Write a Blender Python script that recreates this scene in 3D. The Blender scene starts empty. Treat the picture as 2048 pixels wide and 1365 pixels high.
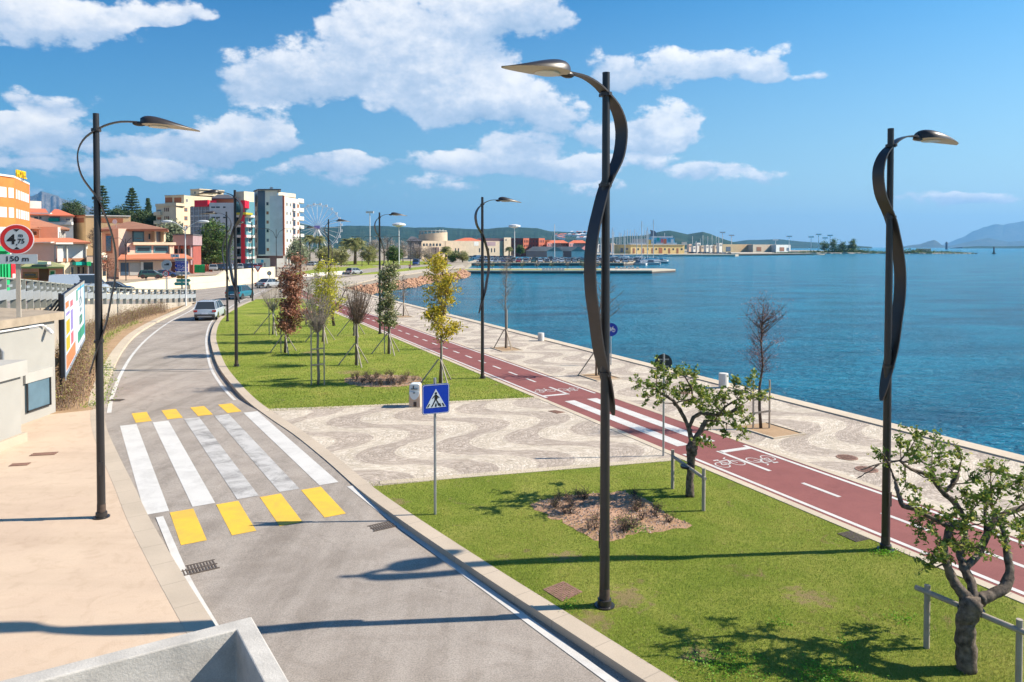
import bpy, math, random
import numpy as np
from mathutils import Vector, Matrix
R = math.radians
rnd = random.Random(7)
npr = np.random.RandomState(5)
SC = bpy.context.scene
COL = SC.collection
# ------------------------------------------------------------------ camera
F = 1459.0; PIT = R(1.4); EYE = Vector((0, 0, 6)); PYC = 495 + F * math.tan(PIT)
cam = bpy.data.objects.new('camera', bpy.data.cameras.new('camera')); COL.objects.link(cam)
cam.location = EYE; cam.rotation_euler = (R(90) - PIT, 0, 0)
cam.data.sensor_width = 36; cam.data.lens = 36 * F / 2048
cam.data.shift_y = -(682.5 - PYC) / 2048
cam.data.clip_end = 90000; cam.data.clip_start = .1
SC.camera = cam
def ray(px, py):
    x, y, z = px - 1024, F, -(py - PYC)
    return Vector((x, y * math.cos(PIT) + z * math.sin(PIT), z * math.cos(PIT) - y * math.sin(PIT)))
def G(px, py, z=0.0):
    d = ray(px, py); t = (z - 6) / d.z
    return EYE + d * t
def P(px, Y, py=495):
    d = ray(px, py); return EYE + d * (Y / d.y)
def XW(px, Y): return P(px, Y).x
def ZW(py, Y): return P(1024, Y, py).z
# ------------------------------------------------------------------ materials
MATS = {}
def nodes(name):
    m = bpy.data.materials.new(name); m.use_nodes = True
    nt = m.node_tree; b = nt.nodes['Principled BSDF']
    return m, nt, b
def N(nt, t, **kw):
    n = nt.nodes.new(t)
    for k, v in kw.items():
        if k.startswith('i_'):
            key = k[2:]; key = int(key) if key.isdigit() else key.replace('_', ' ')
            n.inputs[key].default_value = v
        else: setattr(n, k, v)
    return n
def L(nt, a, b): nt.links.new(a, b)
def mathn(nt, op, a, b=None, c=None, clamp=False):
    n = nt.nodes.new('ShaderNodeMath'); n.operation = op; n.use_clamp = clamp
    for i, v in enumerate((a, b, c)):
        if v is None: continue
        if isinstance(v, (int, float)): n.inputs[i].default_value = v
        else: nt.links.new(v, n.inputs[i])
    return n.outputs[0]
def ramp(nt, fac, stops):
    n = nt.nodes.new('ShaderNodeValToRGB'); e = n.color_ramp.elements
    while len(e) < len(stops): e.new(.5)
    for k, (p, c) in enumerate(stops):
        e[k].position = p; e[k].color = (*c, 1) if len(c) == 3 else c
    nt.links.new(fac, n.inputs[0]); return n.outputs[0]
def mixc(nt, f, a, b, mode='MIX'):
    n = nt.nodes.new('ShaderNodeMix'); n.data_type = 'RGBA'; n.blend_type = mode
    for i, v in ((0, f), (6, a), (7, b)):
        if isinstance(v, (int, float)): n.inputs[i].default_value = v
        elif isinstance(v, tuple): n.inputs[i].default_value = (*v, 1) if len(v) == 3 else v
        else: nt.links.new(v, n.inputs[i])
    return n.outputs[2]
def pos(nt): return nt.nodes.new('ShaderNodeNewGeometry').outputs['Position']
def noise(nt, vec, scale, detail=4, rough=.55, dist=0):
    n = N(nt, 'ShaderNodeTexNoise'); n.inputs['Scale'].default_value = scale; n.inputs['Detail'].default_value = detail
    n.inputs['Roughness'].default_value = rough; n.inputs['Distortion'].default_value = dist
    nt.links.new(vec, n.inputs['Vector']); return n.outputs['Fac']
def bump(nt, b, h, strength=.3, dist=.02):
    n = nt.nodes.new('ShaderNodeBump'); n.inputs['Strength'].default_value = strength; n.inputs['Distance'].default_value = dist
    nt.links.new(h, n.inputs['Height']); nt.links.new(n.outputs[0], b.inputs['Normal'])
def M(name, col, rough=.6, var=.12, scale=3.0, bmp=0., bscale=40., metal=0., spec=.4, local=False, fine=.0):
    if name in MATS: return MATS[name]
    m, nt, b = nodes(name)
    v = pos(nt) if not local else N(nt, 'ShaderNodeTexCoord').outputs['Object']
    f = noise(nt, v, scale, 5)
    lo = tuple(c * (1 - var) for c in col); hi = tuple(min(1, c * (1 + var)) for c in col)
    c = ramp(nt, f, [(.3, lo), (.7, hi)])
    if fine:
        f2 = noise(nt, v, bscale * 2, 2)
        c = mixc(nt, 1.0, c, ramp(nt, f2, [(.3, (1 - fine,) * 3), (.7, (1, 1, 1))]), 'MULTIPLY')
    L(nt, c, b.inputs['Base Color'])
    b.inputs['Roughness'].default_value = rough; b.inputs['Metallic'].default_value = metal
    b.inputs['Specular IOR Level'].default_value = spec
    if bmp: bump(nt, b, noise(nt, v, bscale, 3), bmp, .01)
    MATS[name] = m; return m
# ------------------------------------------------------------------ mesh building
class MB:
    def __init__(s): s.v = []; s.f = []; s.m = []
    def add(s, vs, fs, mi=0):
        o = len(s.v); s.v += [tuple(v) for v in vs]; s.f += [tuple(i + o for i in f) for f in fs]; s.m += [mi] * len(fs)
        return s
    def box(s, c, size, rz=0., mi=0, rot=None, taper=1.):
        x, y, z = (k / 2 for k in size)
        vs = []
        for k, (a, b_, c_) in enumerate([(-1,-1,-1),(1,-1,-1),(1,1,-1),(-1,1,-1),(-1,-1,1),(1,-1,1),(1,1,1),(-1,1,1)]):
            t = taper if k > 3 else 1
            vs.append(Vector((a * x * t, b_ * y * t, c_ * z)))
        M_ = Matrix.Rotation(rz, 3, 'Z') if rot is None else rot
        vs = [M_ @ v + Vector(c) for v in vs]
        return s.add(vs, [(0,3,2,1),(4,5,6,7),(0,1,5,4),(1,2,6,5),(2,3,7,6),(3,0,4,7)], mi)
    def prism(s, pts, z0, z1, mi=0):
        # pts: 2D outline; z0/z1 float or lists
        n = len(pts)
        a = sum(pts[i][0] * pts[(i + 1) % n][1] - pts[(i + 1) % n][0] * pts[i][1] for i in range(n))
        idx = list(range(n)) if a > 0 else list(range(n))[::-1]
        g = lambda z, i: z[i] if isinstance(z, (list, tuple)) else z
        vs = [(pts[i][0], pts[i][1], g(z0, i)) for i in idx] + [(pts[i][0], pts[i][1], g(z1, i)) for i in idx]
        fs = [tuple(range(n))[::-1], tuple(range(n, 2 * n))] + [(i, (i + 1) % n, n + (i + 1) % n, n + i) for i in range(n)]
        return s.add(vs, fs, mi)
    def slabpoly(s, pts, y0, y1, mi=0, f=None):
        # outline in x,z ; thickness y0..y1 (front is y0 facing -y)
        n = len(pts)
        a = sum(pts[i][0] * pts[(i + 1) % n][1] - pts[(i + 1) % n][0] * pts[i][1] for i in range(n))
        if a < 0: pts = pts[::-1]
        vs = [(p[0], y0, p[1]) for p in pts] + [(p[0], y1, p[1]) for p in pts]
        if f: vs = [f(v) for v in vs]
        return s.add(vs, [tuple(range(n)), tuple(range(n, 2 * n))[::-1]] + [((i + 1) % n, i, n + i, n + (i + 1) % n) for i in range(n)], mi)
    def tube(s, pts, r, n=8, mi=0, cap=True, flat=None):
        pts = [Vector(p) for p in pts]; k = len(pts)
        rs = r if isinstance(r, (list, tuple)) else [r] * k
        d = (pts[1] - pts[0]).normalized()
        u = d.orthogonal().normalized()
        rings = []
        for i, p in enumerate(pts):
            t = (pts[min(i + 1, k - 1)] - pts[max(i - 1, 0)])
            if t.length < 1e-9: t = d
            t.normalize(); u = (u - t * u.dot(t))
            if u.length < 1e-6: u = t.orthogonal()
            u.normalize(); w = t.cross(u)
            rings.append([p + (u * math.cos(2 * math.pi * j / n) + w * math.sin(2 * math.pi * j / n)) * rs[i] for j in range(n)])
        vs = [v for rg in rings for v in rg]
        fs = [(i * n + j, i * n + (j + 1) % n, (i + 1) * n + (j + 1) % n, (i + 1) * n + j) for i in range(k - 1) for j in range(n)]
        if cap: fs += [tuple(range(n))[::-1], tuple((k - 1) * n + j for j in range(n))]
        return s.add(vs, fs, mi)
    def lathe(s, prof, n=16, c=(0, 0, 0), mi=0, axis='Z'):
        vs = []
        for r, z in prof:
            for j in range(n):
                a = 2 * math.pi * j / n
                p = (r * math.cos(a), r * math.sin(a), z)
                if axis == 'X': p = (p[2], p[0], p[1])
                if axis == 'Y': p = (p[0], -p[2], p[1])
                vs.append((p[0] + c[0], p[1] + c[1], p[2] + c[2]))
        k = len(prof)
        fs = [(i * n + j, i * n + (j + 1) % n, (i + 1) * n + (j + 1) % n, (i + 1) * n + j) for i in range(k - 1) for j in range(n)]
        fs += [tuple(range(n))[::-1], tuple((k - 1) * n + j for j in range(n))]
        return s.add(vs, fs, mi)
    def blob(s, c, r, n=8, k=6, mi=0, jit=0.):
        vs = [(c[0], c[1], c[2] - r[2])]
        for i in range(1, k):
            a = math.pi * i / k
            for j in range(n):
                b = 2 * math.pi * j / n; q = 1 + rnd.uniform(-jit, jit)
                vs.append((c[0] + r[0] * math.sin(a) * math.cos(b) * q, c[1] + r[1] * math.sin(a) * math.sin(b) * q, c[2] - r[2] * math.cos(a) * q))
        vs.append((c[0], c[1], c[2] + r[2])); t = len(vs) - 1
        fs = [(0, 1 + (j + 1) % n, 1 + j) for j in range(n)]
        for i in range(k - 2):
            o = 1 + i * n
            fs += [(o + j, o + (j + 1) % n, o + n + (j + 1) % n, o + n + j) for j in range(n)]
        o = 1 + (k - 2) * n
        fs += [(o + j, o + (j + 1) % n, t) for j in range(n)]
        return s.add(vs, fs, mi)
    def build(s, name, mats, parent=None, smooth=False, loc=None):
        me = bpy.data.meshes.new(name); me.from_pydata(s.v, [], s.f)
        if not isinstance(mats, (list, tuple)): mats = [mats]
        for m in mats: me.materials.append(m)
        if len(mats) > 1: me.polygons.foreach_set('material_index', s.m)
        if smooth:
            me.polygons.foreach_set('use_smooth', [True] * len(me.polygons))
            if smooth != 'all':
                try: me.set_sharp_from_angle(angle=R(38))
                except Exception: pass
        me.update()
        o = bpy.data.objects.new(name, me); COL.objects.link(o)
        if loc is not None: o.location = loc
        if parent is not None: o.parent = parent
        return o
def tag(o, label, cat, group=None, kind=None):
    o['label'] = label; o['category'] = cat
    if group: o['group'] = group
    if kind: o['kind'] = kind
    return o
def thing(name, label, cat, loc=(0, 0, 0), rz=0., group=None):
    o = bpy.data.objects.new(name, None); COL.objects.link(o); o.location = loc; o.rotation_euler = (0, 0, rz)
    o.empty_display_size = .3
    return tag(o, label, cat, group)
def struct(o, label=None, kind='structure'):
    o['kind'] = kind
    if label: o['label'] = label
    return o
def copy_tree(o, parent=None, loc=None, rz=None, label=None, sc=None):
    c = o.copy(); COL.objects.link(c)
    if parent is not None: c.parent = parent
    if loc is not None: c.location = loc
    if rz is not None: c.rotation_euler = (0, 0, rz)
    if sc is not None: c.scale = (sc,) * 3
    if label: c['label'] = label
    for ch in list(KIDS(o)): copy_tree(ch, c)
    return c
def KIDS(o): return [x for x in COL.objects if x.parent == o]
def textmesh(body, size, name, mat, parent, loc=(0, 0, 0), rot=(R(90), 0, 0), extr=.002, align='CENTER', sx=1., font_off=.0):
    cu = bpy.data.curves.new('txt', 'FONT'); cu.body = body; cu.size = size; cu.extrude = extr; cu.align_x = align; cu.align_y = 'CENTER'
    cu.offset = font_off; cu.resolution_u = 3
    t = bpy.data.objects.new('txt', cu); COL.objects.link(t)
    bpy.context.view_layer.update()
    me = bpy.data.meshes.new_from_object(t.evaluated_get(bpy.context.evaluated_depsgraph_get()))
    bpy.data.objects.remove(t); me.name = name; me.materials.clear(); me.materials.append(mat)
    o = bpy.data.objects.new(name, me); COL.objects.link(o); o.parent = parent
    o.location = loc; o.rotation_euler = rot; o.scale = (sx, 1, 1)
    return o
def tex2d(v):  # helper
    return v
# leaves: numpy quads with a fold
def leaves(name, C, size, mats, parent, aspect=.45, up=.3, mi=None, droop=0.):
    n = len(C); C = np.asarray(C, float)
    size = np.asarray(size, float) * np.ones(n)
    d = npr.normal(size=(n, 3)); d[:, 2] = d[:, 2] * (1 - up) + up * .5 - droop; d /= np.linalg.norm(d, axis=1)[:, None]
    q = npr.normal(size=(n, 3)); w = np.cross(d, q); w /= np.linalg.norm(w, axis=1)[:, None] + 1e-9
    nn = np.cross(d, w)
    s = size[:, None]
    v = np.stack([C - d * s * .5, C + w * s * aspect * .5 + nn * s * .08, C + d * s * .5, C - w * s * aspect * .5 + nn * s * .08], 1).reshape(-1, 3)
    me = bpy.data.meshes.new(name)
    me.vertices.add(4 * n); me.loops.add(4 * n); me.polygons.add(n)
    me.vertices.foreach_set('co', v.ravel()); me.loops.foreach_set('vertex_index', np.arange(4 * n))
    me.polygons.foreach_set('loop_start', np.arange(n) * 4); me.polygons.foreach_set('loop_total', np.full(n, 4))
    if not isinstance(mats, (list, tuple)): mats = [mats]
    for m in mats: me.materials.append(m)
    if mi is not None: me.polygons.foreach_set('material_index', np.asarray(mi, dtype=np.int32))
    me.update(); me.validate()
    o = bpy.data.objects.new(name, me); COL.objects.link(o)
    if parent is not None: o.parent = parent
    return o
def leafmat(name, c1, c2, trans=.35, c3=None):
    c1, c2, c3 = [None if c is None else tuple(min(.8, k * 1.45) for k in c) for c in (c1, c2, c3)]
    m, nt, b = nodes(name)
    g = nt.nodes.new('ShaderNodeNewGeometry')
    st = [(0, c1), (1, c2)] if c3 is None else [(0, c1), (.7, c2), (1, c3)]
    c = ramp(nt, g.outputs['Random Per Island'], st)
    L(nt, c, b.inputs['Base Color']); b.inputs['Roughness'].default_value = .55; b.inputs['Specular IOR Level'].default_value = .3
    tr = nt.nodes.new('ShaderNodeBsdfTranslucent'); L(nt, c, tr.inputs[0])
    mx = nt.nodes.new('ShaderNodeMixShader'); mx.inputs[0].default_value = trans
    L(nt, b.outputs[0], mx.inputs[1]); L(nt, tr.outputs[0], mx.inputs[2])
    L(nt, mx.outputs[0], nt.nodes['Material Output'].inputs[0])
    MATS[name] = m; return m
def patch(mb, c, n, m, zf, mi=0):
    c = [Vector((p[0], p[1])) for p in c]; vs = []
    for i in range(n + 1):
        for j in range(m + 1):
            s, t = i / n, j / m
            p = (c[0] * (1 - t) + c[1] * t) * (1 - s) + (c[3] * (1 - t) + c[2] * t) * s
            vs.append((p.x, p.y, zf(p.x, p.y)))
    fs = [(i * (m + 1) + j, i * (m + 1) + j + 1, (i + 1) * (m + 1) + j + 1, (i + 1) * (m + 1) + j) for i in range(n) for j in range(m)]
    # make faces look up
    a = (c[1] - c[0]).cross(c[3] - c[0]) if hasattr(c[0], 'cross') else 1
    if (c[1].x - c[0].x) * (c[3].y - c[0].y) - (c[1].y - c[0].y) * (c[3].x - c[0].x) < 0: fs = [f[::-1] for f in fs]
    mb.add(vs, fs, mi)
def resample(pts, n=None, step=None):
    pts = [Vector(p[:2]) for p in pts]
    # Catmull-Rom through pts, then even spacing
    q = [pts[0] * 2 - pts[1]] + pts + [pts[-1] * 2 - pts[-2]]
    out = []
    for i in range(1, len(q) - 2):
        for k in range(12):
            t = k / 12
            a, b, c, d = q[i - 1], q[i], q[i + 1], q[i + 2]
            out.append(.5 * ((2 * b) + (c - a) * t + (2 * a - 5 * b + 4 * c - d) * t * t + (3 * b - a - 3 * c + d) * t ** 3))
    out.append(pts[-1])
    ln = [0]
    for a, b in zip(out, out[1:]): ln.append(ln[-1] + (b - a).length)
    if n is None: n = max(2, int(ln[-1] / step) + 1)
    res = []; k = 0
    for i in range(n):
        s = ln[-1] * i / (n - 1)
        while k < len(ln) - 2 and ln[k + 1] < s: k += 1
        t = (s - ln[k]) / max(1e-9, ln[k + 1] - ln[k]); res.append(out[k].lerp(out[k + 1], min(1, max(0, t))))
    return res
def offset(pts, d):
    out = []
    for i, p in enumerate(pts):
        t = (pts[min(i + 1, len(pts) - 1)] - pts[max(i - 1, 0)]).normalized()
        out.append(p + Vector((t.y, -t.x)) * d)   # to the right of travel
    return out
def ribbon2(mb, A, B, zf, mi=0, flip=False):
    n = len(A); z = (lambda x, y: zf) if not callable(zf) else zf
    vs = [(p.x, p.y, z(p.x, p.y)) for p in A] + [(p.x, p.y, z(p.x, p.y)) for p in B]
    fs = [(i, n + i, n + i + 1, i + 1) for i in range(n - 1)]
    a, b, c = A[0], B[0], B[1]
    if (b.x - a.x) * (c.y - a.y) - (b.y - a.y) * (c.x - a.x) < 0: fs = [f[::-1] for f in fs]
    mb.add(vs, fs, mi)
def wallstrip(mb, A, z0, z1, mi=0):
    n = len(A); g = lambda z, i: z[i] if isinstance(z, (list, tuple)) else z
    mb.add([(p.x, p.y, g(z0, i)) for i, p in enumerate(A)] + [(p.x, p.y, g(z1, i)) for i, p in enumerate(A)],
           [(i, i + 1, n + i + 1, n + i) for i in range(n - 1)], mi)
def solidstrip(mb, A, B, z0, z1, mi=0):
    # closed bar between two edge lines
    n = len(A); g = lambda z, i: z(A[i].x, A[i].y) if callable(z) else (z[i] if isinstance(z, (list, tuple)) else z)
    vs = []
    for i in range(n): vs += [(A[i].x, A[i].y, g(z0, i)), (B[i].x, B[i].y, g(z0, i)), (B[i].x, B[i].y, g(z1, i)), (A[i].x, A[i].y, g(z1, i))]
    fs = []
    for i in range(n - 1):
        o = 4 * i
        for k in range(4): fs.append((o + k, o + (k + 1) % 4, o + 4 + (k + 1) % 4, o + 4 + k))
    fs += [(0, 3, 2, 1), (4 * n - 4, 4 * n - 3, 4 * n - 2, 4 * n - 1)]
    a, b, c = A[0], B[0], A[1]
    if (b.x - a.x) * (c.y - a.y) - (b.y - a.y) * (c.x - a.x) > 0: pass
    else: fs = [f[::-1] for f in fs]
    mb.add(vs, fs, mi)
# ------------------------------------------------------------------ light and sky
SUN_EL = R(38.5); SUNV = Vector((math.cos(SUN_EL) * .9964, math.cos(SUN_EL) * .085, math.sin(SUN_EL)))
sun = bpy.data.objects.new('sun', bpy.data.lights.new('sun', 'SUN')); COL.objects.link(sun)
sun.data.energy = 4.9; sun.data.angle = R(.53); sun.data.color = (1, .89, .745)
sun.rotation_euler = SUNV.to_track_quat('Z', 'Y').to_euler(); sun.location = (30, 0, 40)
SC.view_settings.view_transform = 'Standard'; SC.view_settings.look = 'None'; SC.view_settings.exposure = .88; SC.view_settings.gamma = 1
W = bpy.data.worlds.new('World'); SC.world = W; W.use_nodes = True
nt = W.node_tree; nt.nodes.clear()
out = N(nt, 'ShaderNodeOutputWorld'); bg = N(nt, 'ShaderNodeBackground'); bg.inputs['Strength'].default_value = .1
sky = N(nt, 'ShaderNodeTexSky'); sky.sky_type = 'NISHITA'; sky.sun_disc = False
sky.sun_elevation = SUN_EL; sky.sun_rotation = math.atan2(SUNV.x, SUNV.y); sky.altitude = 0; sky.air_density = 1.0; sky.dust_density = .3; sky.ozone_density = 2.2
tc = N(nt, 'ShaderNodeTexCoord'); sp = N(nt, 'ShaderNodeSeparateXYZ'); L(nt, tc.outputs['Generated'], sp.inputs[0])
X, Y, Z = sp.outputs
az = mathn(nt, 'ARCTAN2', X, Y); el = mathn(nt, 'ARCSINE', Z)
cb = N(nt, 'ShaderNodeCombineXYZ'); L(nt, az, cb.inputs[0]); L(nt, mathn(nt, 'MULTIPLY', el, 1.5), cb.inputs[1])
base = cb.outputs[0]
# warp
def nzv(scale, detail, seed, rough=.55):
    mp = N(nt, 'ShaderNodeVectorMath', operation='ADD'); L(nt, base, mp.inputs[0]); mp.inputs[1].default_value = (seed, seed * 1.7, seed * .3)
    n = N(nt, 'ShaderNodeTexNoise'); n.inputs['Scale'].default_value = scale; n.inputs['Detail'].default_value = detail; n.inputs['Roughness'].default_value = rough
    L(nt, mp.outputs[0], n.inputs['Vector']); return n.outputs['Fac']
wn = N(nt, 'ShaderNodeTexNoise'); wn.inputs['Scale'].default_value = 9; wn.inputs['Detail'].default_value = 3; L(nt, base, wn.inputs['Vector'])
wv_ = N(nt, 'ShaderNodeVectorMath', operation='MULTIPLY_ADD'); L(nt, wn.outputs['Color'], wv_.inputs[0]); wv_.inputs[1].default_value = (.10, .06, 0)
cb2 = N(nt, 'ShaderNodeCombineXYZ'); L(nt, mathn(nt, 'SUBTRACT', az, .05), cb2.inputs[0]); L(nt, mathn(nt, 'SUBTRACT', el, .03), cb2.inputs[1]); L(nt, cb2.outputs[0], wv_.inputs[2]); WC = wv_.outputs[0]
CL = [ # px, py, rx, ry, weight
 (900,30,210,75,1.),(1040,20,90,50,.8),(760,95,110,70,.9),(880,120,120,60,.9),(960,180,130,60,1.),(1040,215,110,50,.8),(560,150,110,38,1.),(480,175,60,20,.7),(640,120,90,60,.7),(900,215,80,40,.7),
 (80,25,150,42,1.),(210,30,60,25,.6),(330,12,70,18,.8),(90,190,75,18,.85),(110,245,75,28,1.),(50,275,100,34,.8),(520,240,62,42,1.),(480,275,120,36,1.),(400,290,80,28,.7),(270,292,70,18,.75),(560,290,60,25,.7),
 (690,330,80,20,.95),(650,350,80,22,.6),(770,190,50,40,.75),(1220,130,60,36,.8),(1330,135,110,34,.9),(1480,125,85,34,.95),(1530,140,40,25,.6),(1320,240,62,42,1.),(1290,270,110,32,1.),(1150,250,80,40,.7),
 (890,330,90,26,.8),(1000,310,80,28,.8),(1070,330,110,30,.8),(1040,290,70,22,.7),(1160,340,70,26,.6),(1290,320,80,16,.6),(1400,343,70,15,.7),(1625,148,34,11,.65),(1905,402,80,15,.6),(1510,365,110,18,.4),(1980,398,60,12,.4),
 (130,330,160,16,.45),(400,345,150,16,.4),(850,375,180,16,.4),(1200,385,140,14,.35),(300,315,120,20,.35),(100,385,60,10,.35)]
acc = None
for (cx, cy, rx, ry, wt) in CL:
    d = ray(cx, cy).normalized(); a0 = math.atan2(d.x, d.y); e0 = math.asin(d.z); sx = F / rx * .74; sy = F / ry * .72
    ma = N(nt, 'ShaderNodeVectorMath', operation='MULTIPLY_ADD'); L(nt, WC, ma.inputs[0]); ma.inputs[1].default_value = (sx, sy, 0); ma.inputs[2].default_value = (-a0 * sx, -e0 * sy, 1)
    dt = N(nt, 'ShaderNodeVectorMath', operation='DOT_PRODUCT'); L(nt, ma.outputs[0], dt.inputs[0]); L(nt, ma.outputs[0], dt.inputs[1])
    wt = min(1.25, wt * 1.12 + (.22 if cy > 280 else 0)); g = mathn(nt, 'MULTIPLY_ADD', dt.outputs['Value'], -wt, 2 * wt, clamp=True)
    sc = N(nt, 'ShaderNodeVectorMath', operation='SCALE'); L(nt, ma.outputs[0], sc.inputs[0]); L(nt, g, sc.inputs['Scale'])
    if acc is None: acc = sc.outputs[0]
    else:
        ad = N(nt, 'ShaderNodeVectorMath', operation='ADD'); L(nt, acc, ad.inputs[0]); L(nt, sc.outputs[0], ad.inputs[1]); acc = ad.outputs[0]
sa = N(nt, 'ShaderNodeSeparateXYZ'); L(nt, acc, sa.inputs[0]); tot = sa.outputs[2]; sh = mathn(nt, 'MULTIPLY', sa.outputs[1], 1.6)
# faint general cloudiness elsewhere (behind and above), so other views have sky too
det = nzv(11, 6, 2.2, .62); det2 = nzv(42, 4, 7.7, .6); big = nzv(3.2, 2, 9.1)
back = mathn(nt, 'MULTIPLY', mathn(nt, 'LESS_THAN', Y, .35), mathn(nt, 'MULTIPLY', mathn(nt, 'SUBTRACT', big, .45), 3.0))
tot2 = mathn(nt, 'ADD', tot, mathn(nt, 'MAXIMUM', back, 0))
dens = mathn(nt, 'ADD', mathn(nt, 'MULTIPLY', mathn(nt, 'SUBTRACT', det, .5), 3.3), mathn(nt, 'MULTIPLY', mathn(nt, 'SUBTRACT', det2, .5), 1.7))
dens = mathn(nt, 'ADD', mathn(nt, 'MULTIPLY', dens, mathn(nt, 'MINIMUM', mathn(nt, 'MULTIPLY', tot2, 3), 1)), mathn(nt, 'SUBTRACT', mathn(nt, 'MULTIPLY', tot2, 1.25), .52))
mr = N(nt, 'ShaderNodeMapRange', interpolation_type='SMOOTHSTEP'); L(nt, dens, mr.inputs[0]); mr.inputs[1].default_value = -.08; mr.inputs[2].default_value = .62
alpha = mathn(nt, 'MULTIPLY', mr.outputs[0], .9)
# shading of the clouds: bright tops, bluish grey bases
shn = mathn(nt, 'ADD', mathn(nt, 'DIVIDE', sh, mathn(nt, 'ADD', tot, .25)), mathn(nt, 'MULTIPLY', mathn(nt, 'SUBTRACT', det, .45), 3.2))
shn = mathn(nt, 'ADD', shn, mathn(nt, 'MULTIPLY', mathn(nt, 'SUBTRACT', det2, .5), 1.7))
ccol = ramp(nt, mathn(nt, 'MULTIPLY_ADD', shn, .38, .42, clamp=True), [(0, (2.0, 2.9, 4.1)), (.4, (3.5, 4.1, 5.0)), (.72, (5.6, 5.7, 5.9)), (1, (6.8, 6.6, 6.3))])
# clear sky: Nishita, graded for elevation
hs = N(nt, 'ShaderNodeHueSaturation'); L(nt, sky.outputs[0], hs.inputs['Color']); hs.inputs['Saturation'].default_value = 1.45; hs.inputs['Hue'].default_value = .49; hs.inputs['Value'].default_value = 1.0
aznorm = mathn(nt, 'MULTIPLY_ADD', az, .8, .5, clamp=True)
hor = mixc(nt, aznorm, (1.25, 2.45, 3.6), (2.75, 3.7, 4.4))
up_ = mixc(nt, 1, hs.outputs[0], mixc(nt, aznorm, (.08, .50, .68), (.55, .79, .86)), 'MULTIPLY')
hf = mathn(nt, 'POWER', mathn(nt, 'SUBTRACT', 1, mathn(nt, 'MULTIPLY', mathn(nt, 'ABSOLUTE', el), 2.3), clamp=True), 1.6)
clear = mixc(nt, mathn(nt, 'MULTIPLY', hf, .97), up_, hor)
fin = mixc(nt, alpha, clear, ccol)
L(nt, fin, bg.inputs[0]); L(nt, bg.outputs[0], out.inputs[0])

W.cycles.sampling_method = 'MANUAL'; W.cycles.sample_map_resolution = 512
cy = SC.cycles
cy.max_bounces = 4; cy.diffuse_bounces = 2; cy.glossy_bounces = 2; cy.transmission_bounces = 2; cy.transparent_max_bounces = 6; cy.volume_bounces = 0
cy.caustics_reflective = False; cy.caustics_refractive = False; cy.adaptive_threshold = .02
# ------------------------------------------------------------------ frames of reference on the ground
PU = Vector((-.4148, .9099)); PV = Vector((.9099, .4148)); PO = G(1414, 941).xy
def UV(u, v): p = PO + PU * u + PV * v; return p
def toUV(p): d = Vector(p[:2]) - PO; return d.dot(PU), d.dot(PV)
ZD = Vector((-.555, .832)).normalized(); ZN = Vector((ZD.y, -ZD.x))
Z0 = G(333, 1030).xy; Z1 = G(242, 853).xy
zl = (Z1 - Z0).dot(ZD)
def road_z(x, y):
    q = (Vector((x, y)) - Z0).dot(ZD)
    if q > 60: return -.1
    e = 0 if 0 <= q <= zl else min(1, (-q if q < 0 else q - zl) / 3.2)
    return -.018 - .11 * e
def RZ(d): return lambda x, y: road_z(x, y) + d
# ------------------------------------------------------------------ setting materials
def asphalt_mat():
    m, nt, b = nodes('asphalt'); v = pos(nt)
    base_ = ramp(nt, noise(nt, v, .35, 5, .6), [(.3, (.325, .292, .258)), (.7, (.40, .362, .322))])
    sp1 = ramp(nt, noise(nt, v, 38, 3, .7), [(.35, (.72, .72, .72)), (.62, (1.12, 1.1, 1.08))])
    c = mixc(nt, 1, base_, sp1, 'MULTIPLY')
    sp2 = ramp(nt, noise(nt, v, 140, 2), [(.3, (.75, .75, .75)), (.6, (1.1, 1.1, 1.1))]); c = mixc(nt, .8, c, sp2, 'MULTIPLY')
    vo = N(nt, 'ShaderNodeTexVoronoi'); vo.inputs['Scale'].default_value = 2.3; L(nt, v, vo.inputs['Vector'])
    spots = ramp(nt, vo.outputs['Distance'], [(.0, (.45, .43, .42)), (.035, (.5, .5, .5)), (.05, (1, 1, 1))]); c = mixc(nt, .75, c, spots, 'MULTIPLY')
    st = ramp(nt, noise(nt, v, .9, 6, .7, 1.5), [(.38, (.84, .83, .82)), (.55, (1, 1, 1))]); c = mixc(nt, .9, c, st, 'MULTIPLY')
    mpt = N(nt, 'ShaderNodeMapping'); L(nt, v, mpt.inputs[0]); mpt.inputs['Rotation'].default_value = (0, 0, R(-34)); mpt.inputs['Scale'].default_value = (1.1, .09, 1)
    tk = ramp(nt, noise(nt, mpt.outputs[0], 1.0, 4, .6, .2), [(.36, (.83, .82, .81)), (.5, (1, 1, 1)), (.68, (1.07, 1.06, 1.05))]); c = mixc(nt, 1, c, tk, 'MULTIPLY')
    # fine cracks
    vc = N(nt, 'ShaderNodeTexVoronoi', feature='DISTANCE_TO_EDGE'); vc.inputs['Scale'].default_value = .22
    wv = N(nt, 'ShaderNodeTexNoise'); wv.inputs['Scale'].default_value = 1.5; wv.inputs['Detail'].default_value = 5; L(nt, v, wv.inputs['Vector'])
    ad = N(nt, 'ShaderNodeVectorMath', operation='MULTIPLY_ADD'); L(nt, wv.outputs['Color'], ad.inputs[0]); ad.inputs[1].default_value = (1.5, 1.5, 0); L(nt, v, ad.inputs[2]); L(nt, ad.outputs[0], vc.inputs['Vector'])
    cr = ramp(nt, vc.outputs['Distance'], [(0, (.6, .58, .57)), (.0025, (.75, .74, .73)), (.004, (1, 1, 1))]); c = mixc(nt, .35, c, cr, 'MULTIPLY')
    L(nt, c, b.inputs['Base Color']); b.inputs['Roughness'].default_value = .85; b.inputs['Specular IOR Level'].default_value = .25
    bump(nt, b, noise(nt, v, 120, 2), .5, .01); MATS['asphalt'] = m; return m
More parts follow.
